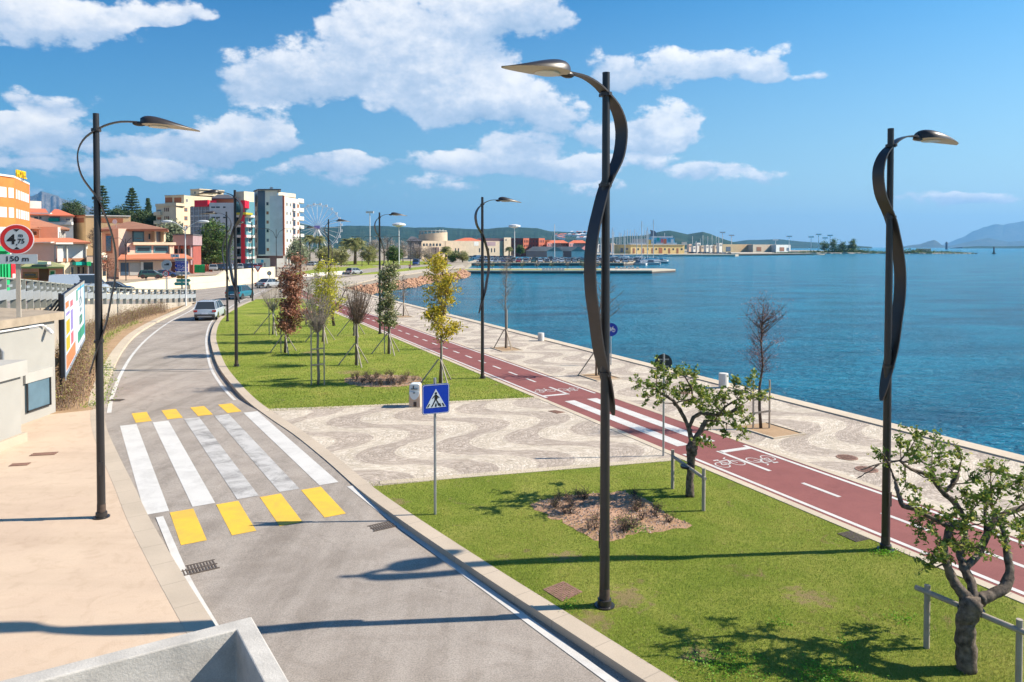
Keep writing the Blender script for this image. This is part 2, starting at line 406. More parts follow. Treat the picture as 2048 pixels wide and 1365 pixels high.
def paint_mat(name, col, wear=.5):
    m, nt, b = nodes(name); v = pos(nt)
    f = noise(nt, v, 1.3, 8, .68, .6); f2 = noise(nt, v, 55, 3, .7)
    w = ramp(nt, mathn(nt, 'ADD', mathn(nt, 'MULTIPLY', f, .8), mathn(nt, 'MULTIPLY', f2, .35)), [(.46, (wear,) * 3), (.62, (0, 0, 0))])
    c = mixc(nt, w, col, (.15, .14, .13))
    c = mixc(nt, .5, c, ramp(nt, noise(nt, v, 90, 2), [(.3, (.8, .8, .8)), (.7, (1.05, 1.05, 1.05))]), 'MULTIPLY')
    L(nt, c, b.inputs['Base Color']); b.inputs['Roughness'].default_value = .7; bump(nt, b, f2, .3, .006); MATS[name] = m; return m
def cobble_mat():
    m, nt, b = nodes('wave_cobbles'); v = pos(nt)
    def dotc(vec2, o=0.):
        d = N(nt, 'ShaderNodeVectorMath', operation='DOT_PRODUCT'); L(nt, v, d.inputs[0]); d.inputs[1].default_value = (vec2.x, vec2.y, 0); return mathn(nt, 'SUBTRACT', d.outputs['Value'], o)
    u = dotc(PU, PO.dot(PU)); w = dotc(PV, PO.dot(PV))
    wv = mathn(nt, 'SINE', mathn(nt, 'MULTIPLY_ADD', u, 2 * math.pi / 4.5, .9))
    # rounder lobes than a plain sine
    wv = mathn(nt, 'MULTIPLY', mathn(nt, 'SIGN', wv), mathn(nt, 'POWER', mathn(nt, 'ABSOLUTE', wv), .68))
    t = mathn(nt, 'MULTIPLY_ADD', wv, 1.12, w)
    jit = mathn(nt, 'MULTIPLY', mathn(nt, 'SUBTRACT', noise(nt, v, 9, 2), .5), .12)
    ph = mathn(nt, 'MULTIPLY_ADD', mathn(nt, 'ADD', t, jit), 2 * math.pi / 2.35, .6)
    band = ramp(nt, mathn(nt, 'MULTIPLY_ADD', mathn(nt, 'SINE', ph), .5, .5), [(.46, (0, 0, 0)), (.54, (1, 1, 1))])
    # courses of stones following the waves
    cw = N(nt, 'ShaderNodeCombineXYZ'); L(nt, mathn(nt, 'MULTIPLY', t, 1.0), cw.inputs[0]); L(nt, u, cw.inputs[1])
    vo = N(nt, 'ShaderNodeTexVoronoi', feature='DISTANCE_TO_EDGE'); vo.inputs['Scale'].default_value = 8.5; vo.inputs['Randomness'].default_value = .55; L(nt, cw.outputs[0], vo.inputs['Vector'])
    vcol = N(nt, 'ShaderNodeTexVoronoi'); vcol.inputs['Scale'].default_value = 8.5; vcol.inputs['Randomness'].default_value = .55; L(nt, cw.outputs[0], vcol.inputs['Vector'])
    s2 = N(nt, 'ShaderNodeSeparateColor'); L(nt, vcol.outputs['Color'], s2.inputs[0])
    light = ramp(nt, s2.outputs[0], [(0, (.50, .44, .35)), (.6, (.58, .51, .42)), (1, (.66, .60, .51))])
    dark = ramp(nt, s2.outputs[0], [(0, (.36, .305, .25)), (.6, (.435, .37, .31)), (1, (.53, .46, .39))])
    c = mixc(nt, band, light, dark)
    jo = ramp(nt, vo.outputs['Distance'], [(.0, (.62, .6, .57)), (.08, (.92, .92, .92)), (.14, (1, 1, 1))]); c = mixc(nt, .9, c, jo, 'MULTIPLY')
    dirt = ramp(nt, noise(nt, v, .5, 5, .6), [(.3, (.86, .85, .84)), (.65, (1.03, 1.02, 1))]); c = mixc(nt, 1, c, dirt, 'MULTIPLY')
    L(nt, c, b.inputs['Base Color']); b.inputs['Roughness'].default_value = .8; bump(nt, b, vo.outputs['Distance'], .6, .03); MATS['cobble'] = m; return m
SPOTS = [(1255,1195,.6),(1185,1240,.45),(1130,1112,.4),(1620,1195,.55),(800,1003,.3),(1400,1310,.35),(700,745,.9),(620,705,.7),(880,770,.6)]
def grass_mat():
    m, nt, b = nodes('lawn'); v = pos(nt)
    c = ramp(nt, noise(nt, v, .45, 7, .7, .6), [(.25, (.16, .22, .03)), (.45, (.24, .30, .045)), (.6, (.32, .345, .07)), (.8, (.42, .39, .12))])
    c2 = ramp(nt, noise(nt, v, 14, 4, .7), [(.3, (.6, .65, .5)), (.55, (1, 1, 1)), (.75, (1.25, 1.2, 1.2))]); c = mixc(nt, .8, c, c2, 'MULTIPLY')
    bare = ramp(nt, noise(nt, v, 1.1, 7, .72, .8), [(.60, (0, 0, 0)), (.70, (1, 1, 1))]); c = mixc(nt, bare, c, (.28, .19, .11)); sm = None; jn = noise(nt, v, 5, 5, .7)
    for (px, py, r) in SPOTS:
        p = G(px, py); d_ = N(nt, 'ShaderNodeVectorMath', operation='DISTANCE'); L(nt, v, d_.inputs[0]); d_.inputs[1].default_value = (p.x, p.y, 0); q = mathn(nt, 'SUBTRACT', 1, mathn(nt, 'DIVIDE', d_.outputs['Value'], r * 1.4), clamp=True); sm = q if sm is None else mathn(nt, 'MAXIMUM', sm, q)
    c = mixc(nt, ramp(nt, mathn(nt, 'ADD', sm, mathn(nt, 'MULTIPLY', mathn(nt, 'SUBTRACT', jn, .5), 2.6)), [(.45, (0, 0, 0)), (.85, (.7, .7, .7))]), c, (.33, .22, .14))
    c3 = ramp(nt, noise(nt, v, 70, 3, .8), [(.3, (.55, .6, .5)), (.6, (1.1, 1.1, 1.1))]); c = mixc(nt, .7, c, c3, 'MULTIPLY')
    L(nt, c, b.inputs['Base Color']); b.inputs['Roughness'].default_value = .9; b.inputs['Specular IOR Level'].default_value = .1
    bump(nt, b, noise(nt, v, 60, 4, .8), 1.0, .04); MATS['lawn'] = m; return m
def water_mat():
    m, nt, b = nodes('sea_water'); v = pos(nt)
    mp = N(nt, 'ShaderNodeMapping'); L(nt, v, mp.inputs[0]); mp.inputs['Rotation'].default_value = (0, 0, R(12)); mp.inputs['Scale'].default_value = (.55, 1.2, 1)
    n1 = noise(nt, mp.outputs[0], .9, 6, .62, .5); n2 = noise(nt, mp.outputs[0], .14, 5, .6, .6); n3 = noise(nt, mp.outputs[0], 3.2, 4, .6, .3)
    patchy = noise(nt, v, .012, 4, .6)
    c = ramp(nt, n2, [(.3, (.0, .11, .20)), (.7, (.0, .27, .43))])  # lighter and darker swells put into the colour in place of sky reflections
    c = mixc(nt, .5, c, ramp(nt, patchy, [(.35, (.7, .85, .9)), (.7, (1.2, 1.1, 1.05))]), 'MULTIPLY')
    L(nt, c, b.inputs['Base Color']); b.inputs['Roughness'].default_value = .15; b.inputs['IOR'].default_value = 1.33; b.inputs['Specular IOR Level'].default_value = .2
    h = mathn(nt, 'ADD', mathn(nt, 'MULTIPLY', n1, 1.0), mathn(nt, 'ADD', mathn(nt, 'MULTIPLY', n2, 1.4), mathn(nt, 'MULTIPLY', n3, .6)))
    bump(nt, b, h, 1.0, 1.15); MATS['water'] = m; return m
asphalt_mat(); paint_mat('white_paint', (.62, .61, .58), .22); paint_mat('worn_white', (.52, .51, .49), .75); paint_mat('yellow_paint', (.78, .48, .045), .25); cobble_mat(); grass_mat(); water_mat()
M('kerb_stone', (.47, .40, .31), .8, .08, 1.5, .3, 90, fine=.15)
M('kerb_face', (.36, .31, .26), .85, .1, 1.5, .3, 90, fine=.15)
def pave_mat(name, col, col2, sc=.35):
    m, nt, b = nodes(name); v = pos(nt)
    c = ramp(nt, noise(nt, v, sc, 6, .6, .5), [(.3, col), (.7, col2)])
    c = mixc(nt, .8, c, ramp(nt, noise(nt, v, 60, 3, .7), [(.3, (.8, .78, .74)), (.6, (1.06, 1.05, 1.04))]), 'MULTIPLY')
    c = mixc(nt, .8, c, ramp(nt, noise(nt, v, 2.2, 7, .7, 1), [(.35, (.88, .86, .84)), (.5, (1, 1, 1))]), 'MULTIPLY')
    mpp = N(nt, 'ShaderNodeMapping'); L(nt, v, mpp.inputs[0]); mpp.inputs['Rotation'].default_value = (0, 0, R(20)); mpp.inputs['Scale'].default_value = (.12, 1.0, 1)
    c = mixc(nt, 1, c, ramp(nt, noise(nt, mpp.outputs[0], 1.3, 5, .65, .5), [(.32, (.93, .92, .91)), (.5, (1, 1, 1)), (.7, (1.03, 1.02, 1.01))]), 'MULTIPLY')
    L(nt, c, b.inputs['Base Color']); b.inputs['Roughness'].default_value = .85; bump(nt, b, noise(nt, v, 110, 3), .3, .01); MATS[name] = m; return m
pave_mat('pink_pavement', (.52, .40, .30), (.61, .485, .36)); pave_mat('red_track', (.205, .062, .058), (.25, .082, .074), .8)
pave_mat('sandy_soil', (.33, .215, .12), (.45, .31, .18), 1.6); pave_mat('earth', (.30, .26, .20), (.38, .33, .25), .05)
pave_mat('dry_mulch', (.36, .21, .13), (.48, .30, .20), 3)
pave_mat('pale_quay', (.50, .43, .33), (.60, .52, .41), .6); pave_mat('far_paving', (.42, .37, .30), (.50, .45, .37), .1)
M('dark_metal', (.018, .018, .02), .42, .1, 8, spec=.5, local=True)
# ------------------------------------------------------------------ sea and land
mb = MB(); 
s_ = 45000
mb.add([(-s_, -3000, -1.3), (s_, -3000, -1.3), (s_, s_, -1.3), (-s_, s_, -1.3)], [(0, 1, 2, 3)])
struct(mb.build('sea', MATS['water']), 'blue bay water with small ripples')
QE = 9.05   # quay edge in v
q0 = UV(-60, QE - .55); q1 = UV(96.5, QE - .55)
shore = [q0, q1, Vector((-22.2, 119)), Vector((-19.5, 131)), Vector((-17.6, 153)), Vector((-12.8, 170)), Vector((-13, 199)), Vector((-15, 240)), Vector((-16, 289)), Vector((-20, 330)), Vector((-30, 470)), Vector((-40, 592)),
         Vector((178, 592)), Vector((182, 640)), Vector((205, 1066)), Vector((500, 1090)), Vector((600, 1500)), Vector((700, 2600)), Vector((-5000, 2600)), Vector((-5000, -60))]
m2 = MB(); m2.prism([(p.x, p.y) for p in shore], -5, -.2)
struct(m2.build('ground', MATS['earth']), 'bare ground of the shore under roads and buildings')
# ------------------------------------------------------------------ road
redge_px = [(1267,1362),(918,1130),(734,1000),(655,925),(590,872),(540,838),(494,803),(461,771),(437,737),(425,703),(421,675),(430,648),(449,629),(478,613),(505,601),(536,583),(566,571),(620,561),(700,552),(790,540),(870,531),(905,527)]
redge = [G(*p, z=-.1 if i > 6 or i < 3 else -.02).xy for i, p in enumerate(redge_px)]
d = (redge[0] - redge[1]).normalized(); redge = [redge[0] + d * 14] + redge
ledge_px = [(430,1255),(368,1157),(300,1042),(268,975),(238,915),(213,858),(207,815),(211,780),(230,733),(248,700),(275,670),(319,643),(374,617),(388,605),(386,592),(384,583),(443,574),(505,567.5),(552,562),(610,554),(690,546),(780,535),(860,527.5),(900,524)]
ledge = [G(*p, z=-.1 if i > 6 else -.04).xy for i, p in enumerate(ledge_px)]
d = (ledge[0] - ledge[1]).normalized(); ledge = [ledge[0] + d * 14] + ledge
NR = 420
RE = resample(redge, NR); LE = resample(ledge, NR)
def cols(A, B, k):  # intermediate columns so the ramp bends cleanly
    return [[a.lerp(b, i / k) for a, b in zip(A, B)] for i in range(k + 1)]
mb = MB(); cc = cols(LE, RE, 10)
for a, b in zip(cc, cc[1:]): ribbon2(mb, a, b, RZ(0))
struct(mb.build('road', MATS['asphalt'], smooth='all'), 'curving grey asphalt road')
near = lambda pts, ymax: [p for p in pts if p.y < ymax]
# white edge lines
mk = MB()
def line_px(pxs, w, zf=RZ(.009), step=.7, mbx=None):
    pts = resample([G(*p, z=-.09).xy for p in pxs], step=step)
    ribbon2(mbx or mk, offset(pts, -w / 2), offset(pts, w / 2), zf)
line_px([(1470,1530),(1225,1360),(860,1093),(700,978)], .15)
line_px([(470,800),(443,770),(422,735),(414,700),(413,672),(422,645),(441,627),(470,609),(500,594),(530,580)], .13)
line_px([(500,1375),(425,1245),(370,1150),(319,1041)], .15)
line_px([(218,825),(224,792),(243,745),(268,705),(300,672),(340,643),(383,620),(398,607)], .15)
struct(mk.build('road_markings', MATS['white_paint']), 'white lines along both edges of the road')
# zebra
zw = MB(); zworn = MB(); yl = MB()
bott = [((290,1031),(333,1026)), ((384,1015),(427,1007)), ((474,997),(513,990)), ((561,983),(597,974)), ((640,972),(677,965))]
s0 = G(290, 1031, -.02).xy; s4 = G(677, 965, -.02).xy
cross = (s4 - s0).normalized(); wid = (s4 - s0).length; ups = Vector((-cross.y, cross.x))
tw = wid / 9
farl = (G(215, 855, -.02).xy - s0).dot(ups); farr = (G(498, 825, -.02).xy - s4).dot(ups)
for i in range(5):
    a = s0 + cross * (2 * i * tw); b_ = a + cross * tw
    l = farl + (farr - farl) * i / 4
    sk = cross * 0
    patch(zw if i in (0, 1, 4) else zworn, [a, b_, b_ + ups * l, a + ups * l], 1, 12, RZ(.006))
for i in range(4):
    a = s0 + cross * ((2 * i + 1) * tw) - ups * .12; b_ = a + cross * tw
    patch(yl, [a - ups * 1.95, b_ - ups * 1.95, b_, a], 1, 4, RZ(.006))
    l = farl + (farr - farl) * i / 4 + .25
    a2 = a + ups * (l + .12); b2 = b_ + ups * (l + .12)
    patch(yl, [a2, b2, b2 + ups * 2.0, a2 + ups * 2.0], 1, 4, RZ(.006))
struct(zw.build('zebra_crossing', MATS['white_paint']), 'white stripes of the zebra crossing')
struct(zworn.build('zebra_crossing', MATS['worn_white']), 'worn scuffed white stripes of the zebra crossing')
struct(yl.build('yellow_marking', MATS['yellow_paint']), 'yellow blocks before and after the zebra crossing')
# right kerb
KR = [p for p in RE if p.y < 84]
kin = offset(KR, .36)
mb = MB(); solidstrip(mb, [p + Vector((.0, 0)) for p in KR], kin, -.3, .006)
def kerb_joint(name, col):
    m, nt, b = nodes(name); v = pos(nt)
    c = ramp(nt, noise(nt, v, .8, 5), [(.3, tuple(k * .9 for k in col)), (.7, tuple(k * 1.08 for k in col))])
    dd = N(nt, 'ShaderNodeVectorMath', operation='DOT_PRODUCT'); L(nt, v, dd.inputs[0]); dd.inputs[1].default_value = (-.59, .81, 0)
    fr = mathn(nt, 'FRACT', mathn(nt, 'MULTIPLY', dd.outputs['Value'], 1.0)); j = mathn(nt, 'LESS_THAN', fr, .02)
    c = mixc(nt, mathn(nt, 'MULTIPLY', j, .3), c, (.1, .09, .08))
    c = mixc(nt, .7, c, ramp(nt, noise(nt, v, 90, 3), [(.3, (.8, .8, .8)), (.7, (1.05, 1.05, 1.05))]), 'MULTIPLY')
    L(nt, c, b.inputs['Base Color']); b.inputs['Roughness'].default_value = .8; bump(nt, b, noise(nt, v, 100, 3), .25, .008); MATS[name] = m; return m
kerb_joint('kerb_blocks', (.50, .42, .325)); kerb_joint('kerb_blocks_pale', (.54, .46, .35))
struct(mb.build('kerb', MATS['kerb_blocks']), 'raised stone kerb between the road and the lawns')
# ------------------------------------------------------------------ lawns, plaza, cycle path, promenade
def split_y(pts, y0, y1): return [p for p in pts if y0 <= p.y <= y1]
pz_lo_l = G(735, 965).xy; pz_lo_r = G(1345, 916).xy; pz_hi_l = G(520, 824).xy; pz_hi_r = G(1078, 798).xy
def side(p, a, b): return (b.x - a.x) * (p.y - a.y) - (b.y - a.y) * (p.x - a.x)
lo_dir = (pz_lo_r - pz_lo_l).normalized(); hi_dir = (pz_hi_r - pz_hi_l).normalized()
KI = [p for p in kin]
front = [p for p in KI if side(p, pz_lo_l, pz_lo_r) < 0]; mid = [p for p in KI if side(p, pz_hi_l, pz_hi_r) > 0]; plz = [p for p in KI if p not in front and p not in mid]
u_lo = toUV(pz_lo_r)[0]; u_hi = toUV(pz_hi_r)[0]
def isect(a, d, v):  # along a+d*t to cycle line v
    t = (v - (a - PO).dot(PV)) / d.dot(PV); return a + d * t
lo_in = isect(pz_lo_l, lo_dir, 0); hi_in = isect(pz_hi_l, hi_dir, 0)
ULO = toUV(lo_in)[0]; UHI = toUV(hi_in)[0]
LAWN_F = front + [front[-1].lerp(pz_lo_l, .9), lo_in, UV(-40, 0)]
mb = MB(); mb.prism([(p.x, p.y) for p in LAWN_F], -.19, 0); struct(mb.build('lawn_ground', MATS['lawn']), 'mown green lawn in front, between road kerb and cycle path')
# mid lawn narrows to a point where road and cycle path meet
uend = 62
LAWN_M = [hi_in] + [hi_in.lerp(pz_hi_l, .97)] + mid
# keep only kerb points left of the cycle path
LAWN_M = [p for p in LAWN_M if toUV(p)[1] < -.3 or p is hi_in]
last = toUV(LAWN_M[-1]); LAWN_M += [UV(last[0] + 1.5, 0)]
mb = MB(); mb.prism([(p.x, p.y) for p in LAWN_M], -.19, 0); struct(mb.build('lawn_ground', MATS['lawn']), 'mown green lawn planted with staked trees')
PLZ = plz + [hi_in.lerp(pz_hi_l, .99), hi_in, lo_in, lo_in.lerp(pz_lo_l, .99)]
mb = MB(); mb.prism([(p.x, p.y) for p in ([front[-1]] + plz + [mid[0], hi_in, lo_in])], -.19, .002); struct(mb.build('plaza_paving', MATS['cobble']), 'cobbled plaza with brown and beige wave bands')
# thin stone borders of the plaza
mb = MB()
for a, b, s in ((pz_lo_l + lo_dir * .3, lo_in, -1), (pz_hi_l + hi_dir * .2, hi_in, 1)):
    n = Vector((-(b - a).y, (b - a).x)).normalized() * s
    mb.prism([(a.x, a.y), (b.x, b.y), ((b + n * .28).x, (b + n * .28).y), ((a + n * .28).x, (a + n * .28).y)], -.15, .012)
struct(mb.build('border_kerb', MATS['kerb_blocks_pale']), 'pale stone strips between plaza and lawns')
U0, U1 = -40, 92
def ustrip(mbx, v0, v1, z0, z1, u0=U0, u1=U1):
    p = [UV(u0, v0), UV(u0, v1), UV(u1, v1), UV(u1, v0)]; mbx.prism([(k.x, k.y) for k in p], z0, z1)
mb = MB(); ustrip(mb, .22, 2.78, -.19, .006); struct(mb.build('cycle_path', MATS['red_track']), 'dark red cycle path')
mb = MB(); ustrip(mb, 0, .22, -.19, .014); ustrip(mb, 2.78, 3.0, -.19, .014); struct(mb.build('cycle_path_kerb', MATS['kerb_blocks_pale']), 'pale stone edging of the cycle path')
mb = MB(); ustrip(mb, 3.0, QE - .62, -.19, .004); struct(mb.build('promenade_paving', MATS['cobble']), 'cobbled promenade with brown and beige wave bands')
mb = MB(); ustrip(mb, QE - .62, QE, -5, .05, -60, 96.5); struct(mb.build('quay_edge', MATS['pale_quay']), 'pale stone edge of the quay above the sea')
# cycle markings
mk = MB(); z = lambda x, y: .0105
def umark(u0, u1, v0, v1):
    p = [UV(u0, v0), UV(u0, v1), UV(u1, v1), UV(u1, v0)]; patch(mk, p, 1, 1, z)
ub0, va = toUV(G(1378, 896)); ub1, vb = toUV(G(1134, 802)); uc0, vc = toUV(G(1447, 891)); uc1, vd = toUV(G(1168, 792))
uz0 = (ub0 + uc0) / 2; uz1 = (ub1 + uc1) / 2
for a, b in ((.72, 1.16), (1.72, 2.16)): umark(uz0 + .35, uz1 - .35, a, b)
for a, b in ((U0, uz0 - .4), (uz1 + .5, U1)): umark(a, b, .32, .44); umark(a, b, 2.56, 2.68)
s1 = uz0 - .55; s2 = uz1 + .75
umark(s1 - .22, s1, 1.5, 2.56); umark(s1 - 2.1, s1, 1.42, 1.54)          # stop bar and short line, near side
umark(s2, s2 + .22, .44, 1.5); umark(s2, s2 + 1.7, 1.46, 1.58)
u = s1 - 3.2
while u > U0 + 1.4: umark(u - 1.15, u, 1.44, 1.56); u -= 2.3
u = s2 + 3.0
while u < U1 - 1.4: umark(u, u + .95, 1.44, 1.56); u += 1.95
def bike(u, v, flip, s=.88):
    # bicycle drawn in thin painted lines; x runs along v, y along u
    def arc(cx, cy, r, a0=0, a1=360, w=.034, n=18):
        pts = [Vector((cx + r * math.cos(R(a0 + (a1 - a0) * i / n)), cy + r * math.sin(R(a0 + (a1 - a0) * i / n)))) for i in range(n + 1)]
        seg(pts, w)
    def seg(pts, w=.036):
        pts = [Vector(p) for p in pts]
        for a, b in zip(pts, pts[1:]):
            t = (b - a).normalized(); n = Vector((-t.y, t.x)) * w / 2
            q = [a - n, b - n, b + n, a + n]
            q = [UV(u + flip * k.y * s * 1.3, v + flip * k.x * s) for k in q]
            patch(mk, q, 1, 1, z)
    arc(-.3, 0, .2); arc(.3, 0, .2)
    seg([(-.3, 0), (-.13, .27), (.2, .27), (.02, 0), (-.3, 0)]); seg([(.02, 0), (-.16, .36)]); seg([(-.26, .37), (-.06, .37)], .06); seg([(.3, 0), (.17, .4), (.3, .46)])
bike(s1 - 1.15, .95, 1); bike(s1 - 1.15, 2.05, -1); bike(s2 + 1.0, .95, 1); bike(s2 + 1.0, 2.05, -1)
struct(mk.build('cycle_path_markings', MATS['white_paint']), 'white lines, crossing bars and bicycle symbols on the red path')
# left pavement and kerb strip
LK = [p for p in LE if p.y < 27.2]
lk2 = offset(LK, -.42)
mb = MB(); solidstrip(mb, lk2, LK, -.3, .004); struct(mb.build('pavement_kerb', MATS['kerb_blocks']), 'flush stone strip along the pink pavement')
bed_c = [G(110, 828).xy, G(186, 820).xy]
mb = MB(); mb.prism([(p.x, p.y) for p in lk2 + [bed_c[1], bed_c[0], Vector((-17.5, 25.5)), Vector((-17.5, -6)), Vector((-6, -6))]], -.19, 0)
struct(mb.build('pavement', MATS['pink_pavement']), 'pinkish washed concrete pavement')
# planting bed with its kerb
BK = [p for p in LE if p.y >= 27.2 and p.y < 78 and LE.index(p) < 200]
b2 = offset(BK, -.5)
mb = MB(); solidstrip(mb, b2, BK, -.3, .02); struct(mb.build('bed_kerb', MATS['kerb_blocks_pale']), 'pale kerb around the planting bed')
WALL = [Vector((-19.2, 24.0)), Vector((-20.9, 30.0)), Vector((-25.7, 41.0)), Vector((-29.8, 51.0)), Vector((-32.8, 65)), Vector((-34.4, 79.5))]
mb = MB(); bed = b2 + WALL[::-1]
mb.prism([(p.x, p.y) for p in [bed_c[1]] + b2 + WALL[::-1] + [bed_c[0]]], -.19, .01); struct(mb.build('planting_bed', MATS['sandy_soil']), 'sandy planting bed along the retaining wall')
# upper road deck and retaining wall
wz = [3.7, 3.42, 2.65, 2.0, .95, .06]
WP = resample(WALL, 40); WZ = [np.interp(p.y, [w.y for w in WALL], wz) for p in WP]
M('old_concrete', (.45, .40, .33), .85, .28, .6, .4, 30, fine=.2); M('pale_concrete', (.42, .41, .38), .8, .08, 1.2, .2, 40, fine=.1)
M('cream_wall', (.68, .60, .44), .85, .07, .4, .1, 20)
mb = MB(); solidstrip(mb, offset(WP, -.35), WP, -.3, WZ)
o = mb.build('retaining_wall', MATS['old_concrete']); tag(o, 'long stained concrete retaining wall behind the hedge, under the grey railing', 'wall')
mb = MB(); U2 = offset(WP, -.35); U3 = [p + Vector((-22, 4)) for p in WP]
ribbon2(mb, U3, U2, lambda x, y: float(np.interp(y, [w.y for w in WALL], wz)) - .06)
struct(mb.build('upper_road', MATS['asphalt']), 'ramp road on the left above the retaining wall')
# far roads and lawns
def gp(mbx, pxs, z0, z1): mbx.prism([tuple(G(*p, z=z1).xy) for p in pxs], z0, z1)
mb = MB(); gp(mb, [(120,572),(240,556),(420,548),(520,541),(640,531),(560,527),(300,538),(60,556)], -.19, -.12); struct(mb.build('street', MATS['asphalt']), 'town street in front of the shops')
mb = MB()
gp(mb, [(560,552),(650,546),(760,534),(740,531),(640,537)], -.19, -.09)
gp(mb, [(640,528),(700,531),(880,529.5),(880,525),(790,521),(700,523)], -.19, -.08)
gp(mb, [(700,550),(760,547),(905,532),(900,529),(830,535)], -.19, -.07)
struct(mb.build('park_lawn', MATS['lawn']), 'far green lawns of the park beside the bay road')
mb = MB(); gp(mb, [(690,572),(760,556),(850,544),(930,534),(925,530),(860,537),(780,546),(720,552),(640,563),(622,576),(650,590)], -.19, -.05)
struct(mb.build('far_promenade', MATS['far_paving']), 'pale path along the curving shore')

# transverse joints of the asphalt
mj = MB()
for a_, b_ in (((228, 741), (404, 743)), ((283, 666), (424, 669)), ((360, 1230), (1105, 1262))):
    if a_[0] == 360: continue
    p0, p1 = G(*a_, z=-.1).xy, G(*b_, z=-.1).xy; n_ = Vector((-(p1 - p0).y, (p1 - p0).x)).normalized() * .02; patch(mj, [p0 - n_, p1 - n_, p1 + n_, p0 + n_], 1, 1, RZ(.006))
struct(mj.build('road_joint', MATS['dark_metal']), 'thin dark joints across the asphalt')
# ------------------------------------------------------------------ ribbon street lamps
M('lamp_bronze', (.033, .027, .025), .38, .12, 6, spec=.5, local=True); M('lamp_underside', (.50, .43, .33), .5, .05, 4, local=True); M('lamp_lens', (.62, .58, .48), .25, .03, 4, local=True)
M('galvanised', (.36, .38, .40), .45, .08, 6, metal=.6, local=True); M('white_pole', (.60, .62, .63), .5, .05, 5, local=True)
M('pole_dark', (.024, .022, .023), .35, .1, 5, spec=.5, local=True); M('pole_rust', (.07, .05, .04), .8, .3, 12, local=True)
RIB = [(.80,-.114),(.48,-.137),(.205,-.228),(0,-.36),(-.20,-.53),(-.325,-.76),(-.355,-1.03),(-.275,-1.39),(-.055,-1.74),(.05,-1.93),(.137,-2.17),(.274,-2.62),(.342,-3.08),(.324,-3.58),(.25,-3.99),(.15,-4.54),(.02,-4.95),(-.09,-5.31),(-.19,-5.68)]
LH = 8.86
def make_lamp(name, label, side=1):
    t = thing(name, label, 'street lamp')
    m = MB(); m.tube([(0, 0, 0), (0, 0, 4), (0, 0, LH)], [.086, .076, .062], 20); m.lathe([(.17, -.0), (.17, .02), (.12, .024), (.115, .12), (.098, .13)], 20); m.box((.0, -.09, 1.1), (.09, .02, .3))
    m.build('pole', MATS['pole_dark'], t, smooth=True)
    m = MB(); m.lathe([(.09, .0), (.0895, .16), (.0875, .3)], 20); m.build('pole_foot', MATS['pole_rust'], t, smooth=True)
    pts = resample([Vector((r, z)) for r, z in RIB], 60)
    m = MB(); n = len(pts); vs = []
    for i, p in enumerate(pts):
        tt = (pts[min(i + 1, n - 1)] - pts[max(i - 1, 0)]).normalized(); nn = Vector((-tt.y, tt.x)) * .014
        s = i / (n - 1)
        w = .05 + .085 * min(1, s / .22) if s < .22 else .135
        if s > .84: w = .135 * math.sqrt(max(.02, 1 - ((s - .84) / .163) ** 2))
        for a, b in ((-1, -1), (1, -1), (1, 1), (-1, 1)): vs.append((p.x + nn.x * b, a * w, LH + p.y + nn.y * b))
    fs = []
    for i in range(n - 1):
        for k in range(4): fs.append((4 * i + k, 4 * i + (k + 1) % 4, 4 * i + 4 + (k + 1) % 4, 4 * i + 4 + k))
    fs += [(0, 3, 2, 1), (4 * n - 4, 4 * n - 3, 4 * n - 2, 4 * n - 1)]
    m.add(vs, fs); m.build('ribbon_arm', MATS['lamp_bronze'], t, smooth=True)
    # clamps
    for z in (-.36, -1.84, -4.97):
        m = MB(); m.lathe([(.095, LH + z - .03), (.1, LH + z - .03), (.1, LH + z + .03), (.095, LH + z + .03)], 16)
        for a in (-1, 1): m.box((.02, a * .11, LH + z), (.05, .03, .05))
        m.build('clamp', MATS['lamp_bronze'], t)
    # head: leaf-shaped shell
    m = MB(); nu, nv = 26, 14; r0, ln = .86, 1.24; vs = []
    def hw(u): return .275 * (math.sin(math.pi * min(1, u ** .62)) ** .58 if 0 < u < 1 else 0) + .012
    for i in range(nu + 1):
        u = i / nu; w = hw(u); base = LH - .155 - .055 * u + .02 * math.sin(u * 3.1)
        hgt = .205 * math.sin(math.pi * min(1, (u + .04) ** .5)) ** 1.0 * (1 - u * .55) + .012
        for j in range(nv + 1):
            a = math.pi * j / nv; vs.append((r0 + ln * u, w * math.cos(a), base + hgt * math.sin(a) ** .8))
        for j in range(1, nv): pass
    k = nv + 1
    fs = [(i * k + j, i * k + j + 1, (i + 1) * k + j + 1, (i + 1) * k + j) for i in range(nu) for j in range(nv)]
    m.add(vs, fs); hd = m.build('lamp_head', MATS['lamp_bronze'], t, smooth='all')
    m = MB(); vs = []
    for i in range(nu + 1):
        u = i / nu; w = hw(u) * 1.0; base = LH - .155 - .055 * u + .02 * math.sin(u * 3.1)
        for j in range(7): s = -1 + j / 3; vs.append((r0 + ln * u, w * s, base - .02 * (1 - s * s)))
    fs = [(i * 7 + j, (i + 1) * 7 + j, (i + 1) * 7 + j + 1, i * 7 + j + 1) for i in range(nu) for j in range(6)]
    m.add(vs, fs); m.build('lamp_underside', MATS['lamp_underside'], hd, smooth='all')
    m = MB(); m.lathe([(.17, LH - .198), (.175, LH - .19), (.17, LH - .17)], 20, c=(0, 0, 0))
    m.v = [(x * 1.25 + r0 + .38, y * .95, z) for x, y, z in m.v]; m.build('lens', MATS['lamp_lens'], hd, smooth=True)
    m = MB(); m.blob((.84, 0, LH - .15), (.14, .075, .055), 12, 8); m.build('joint', MATS['lamp_bronze'], hd, smooth='all')
    return t
lamp0 = make_lamp('street_lamp', 'lamp post')
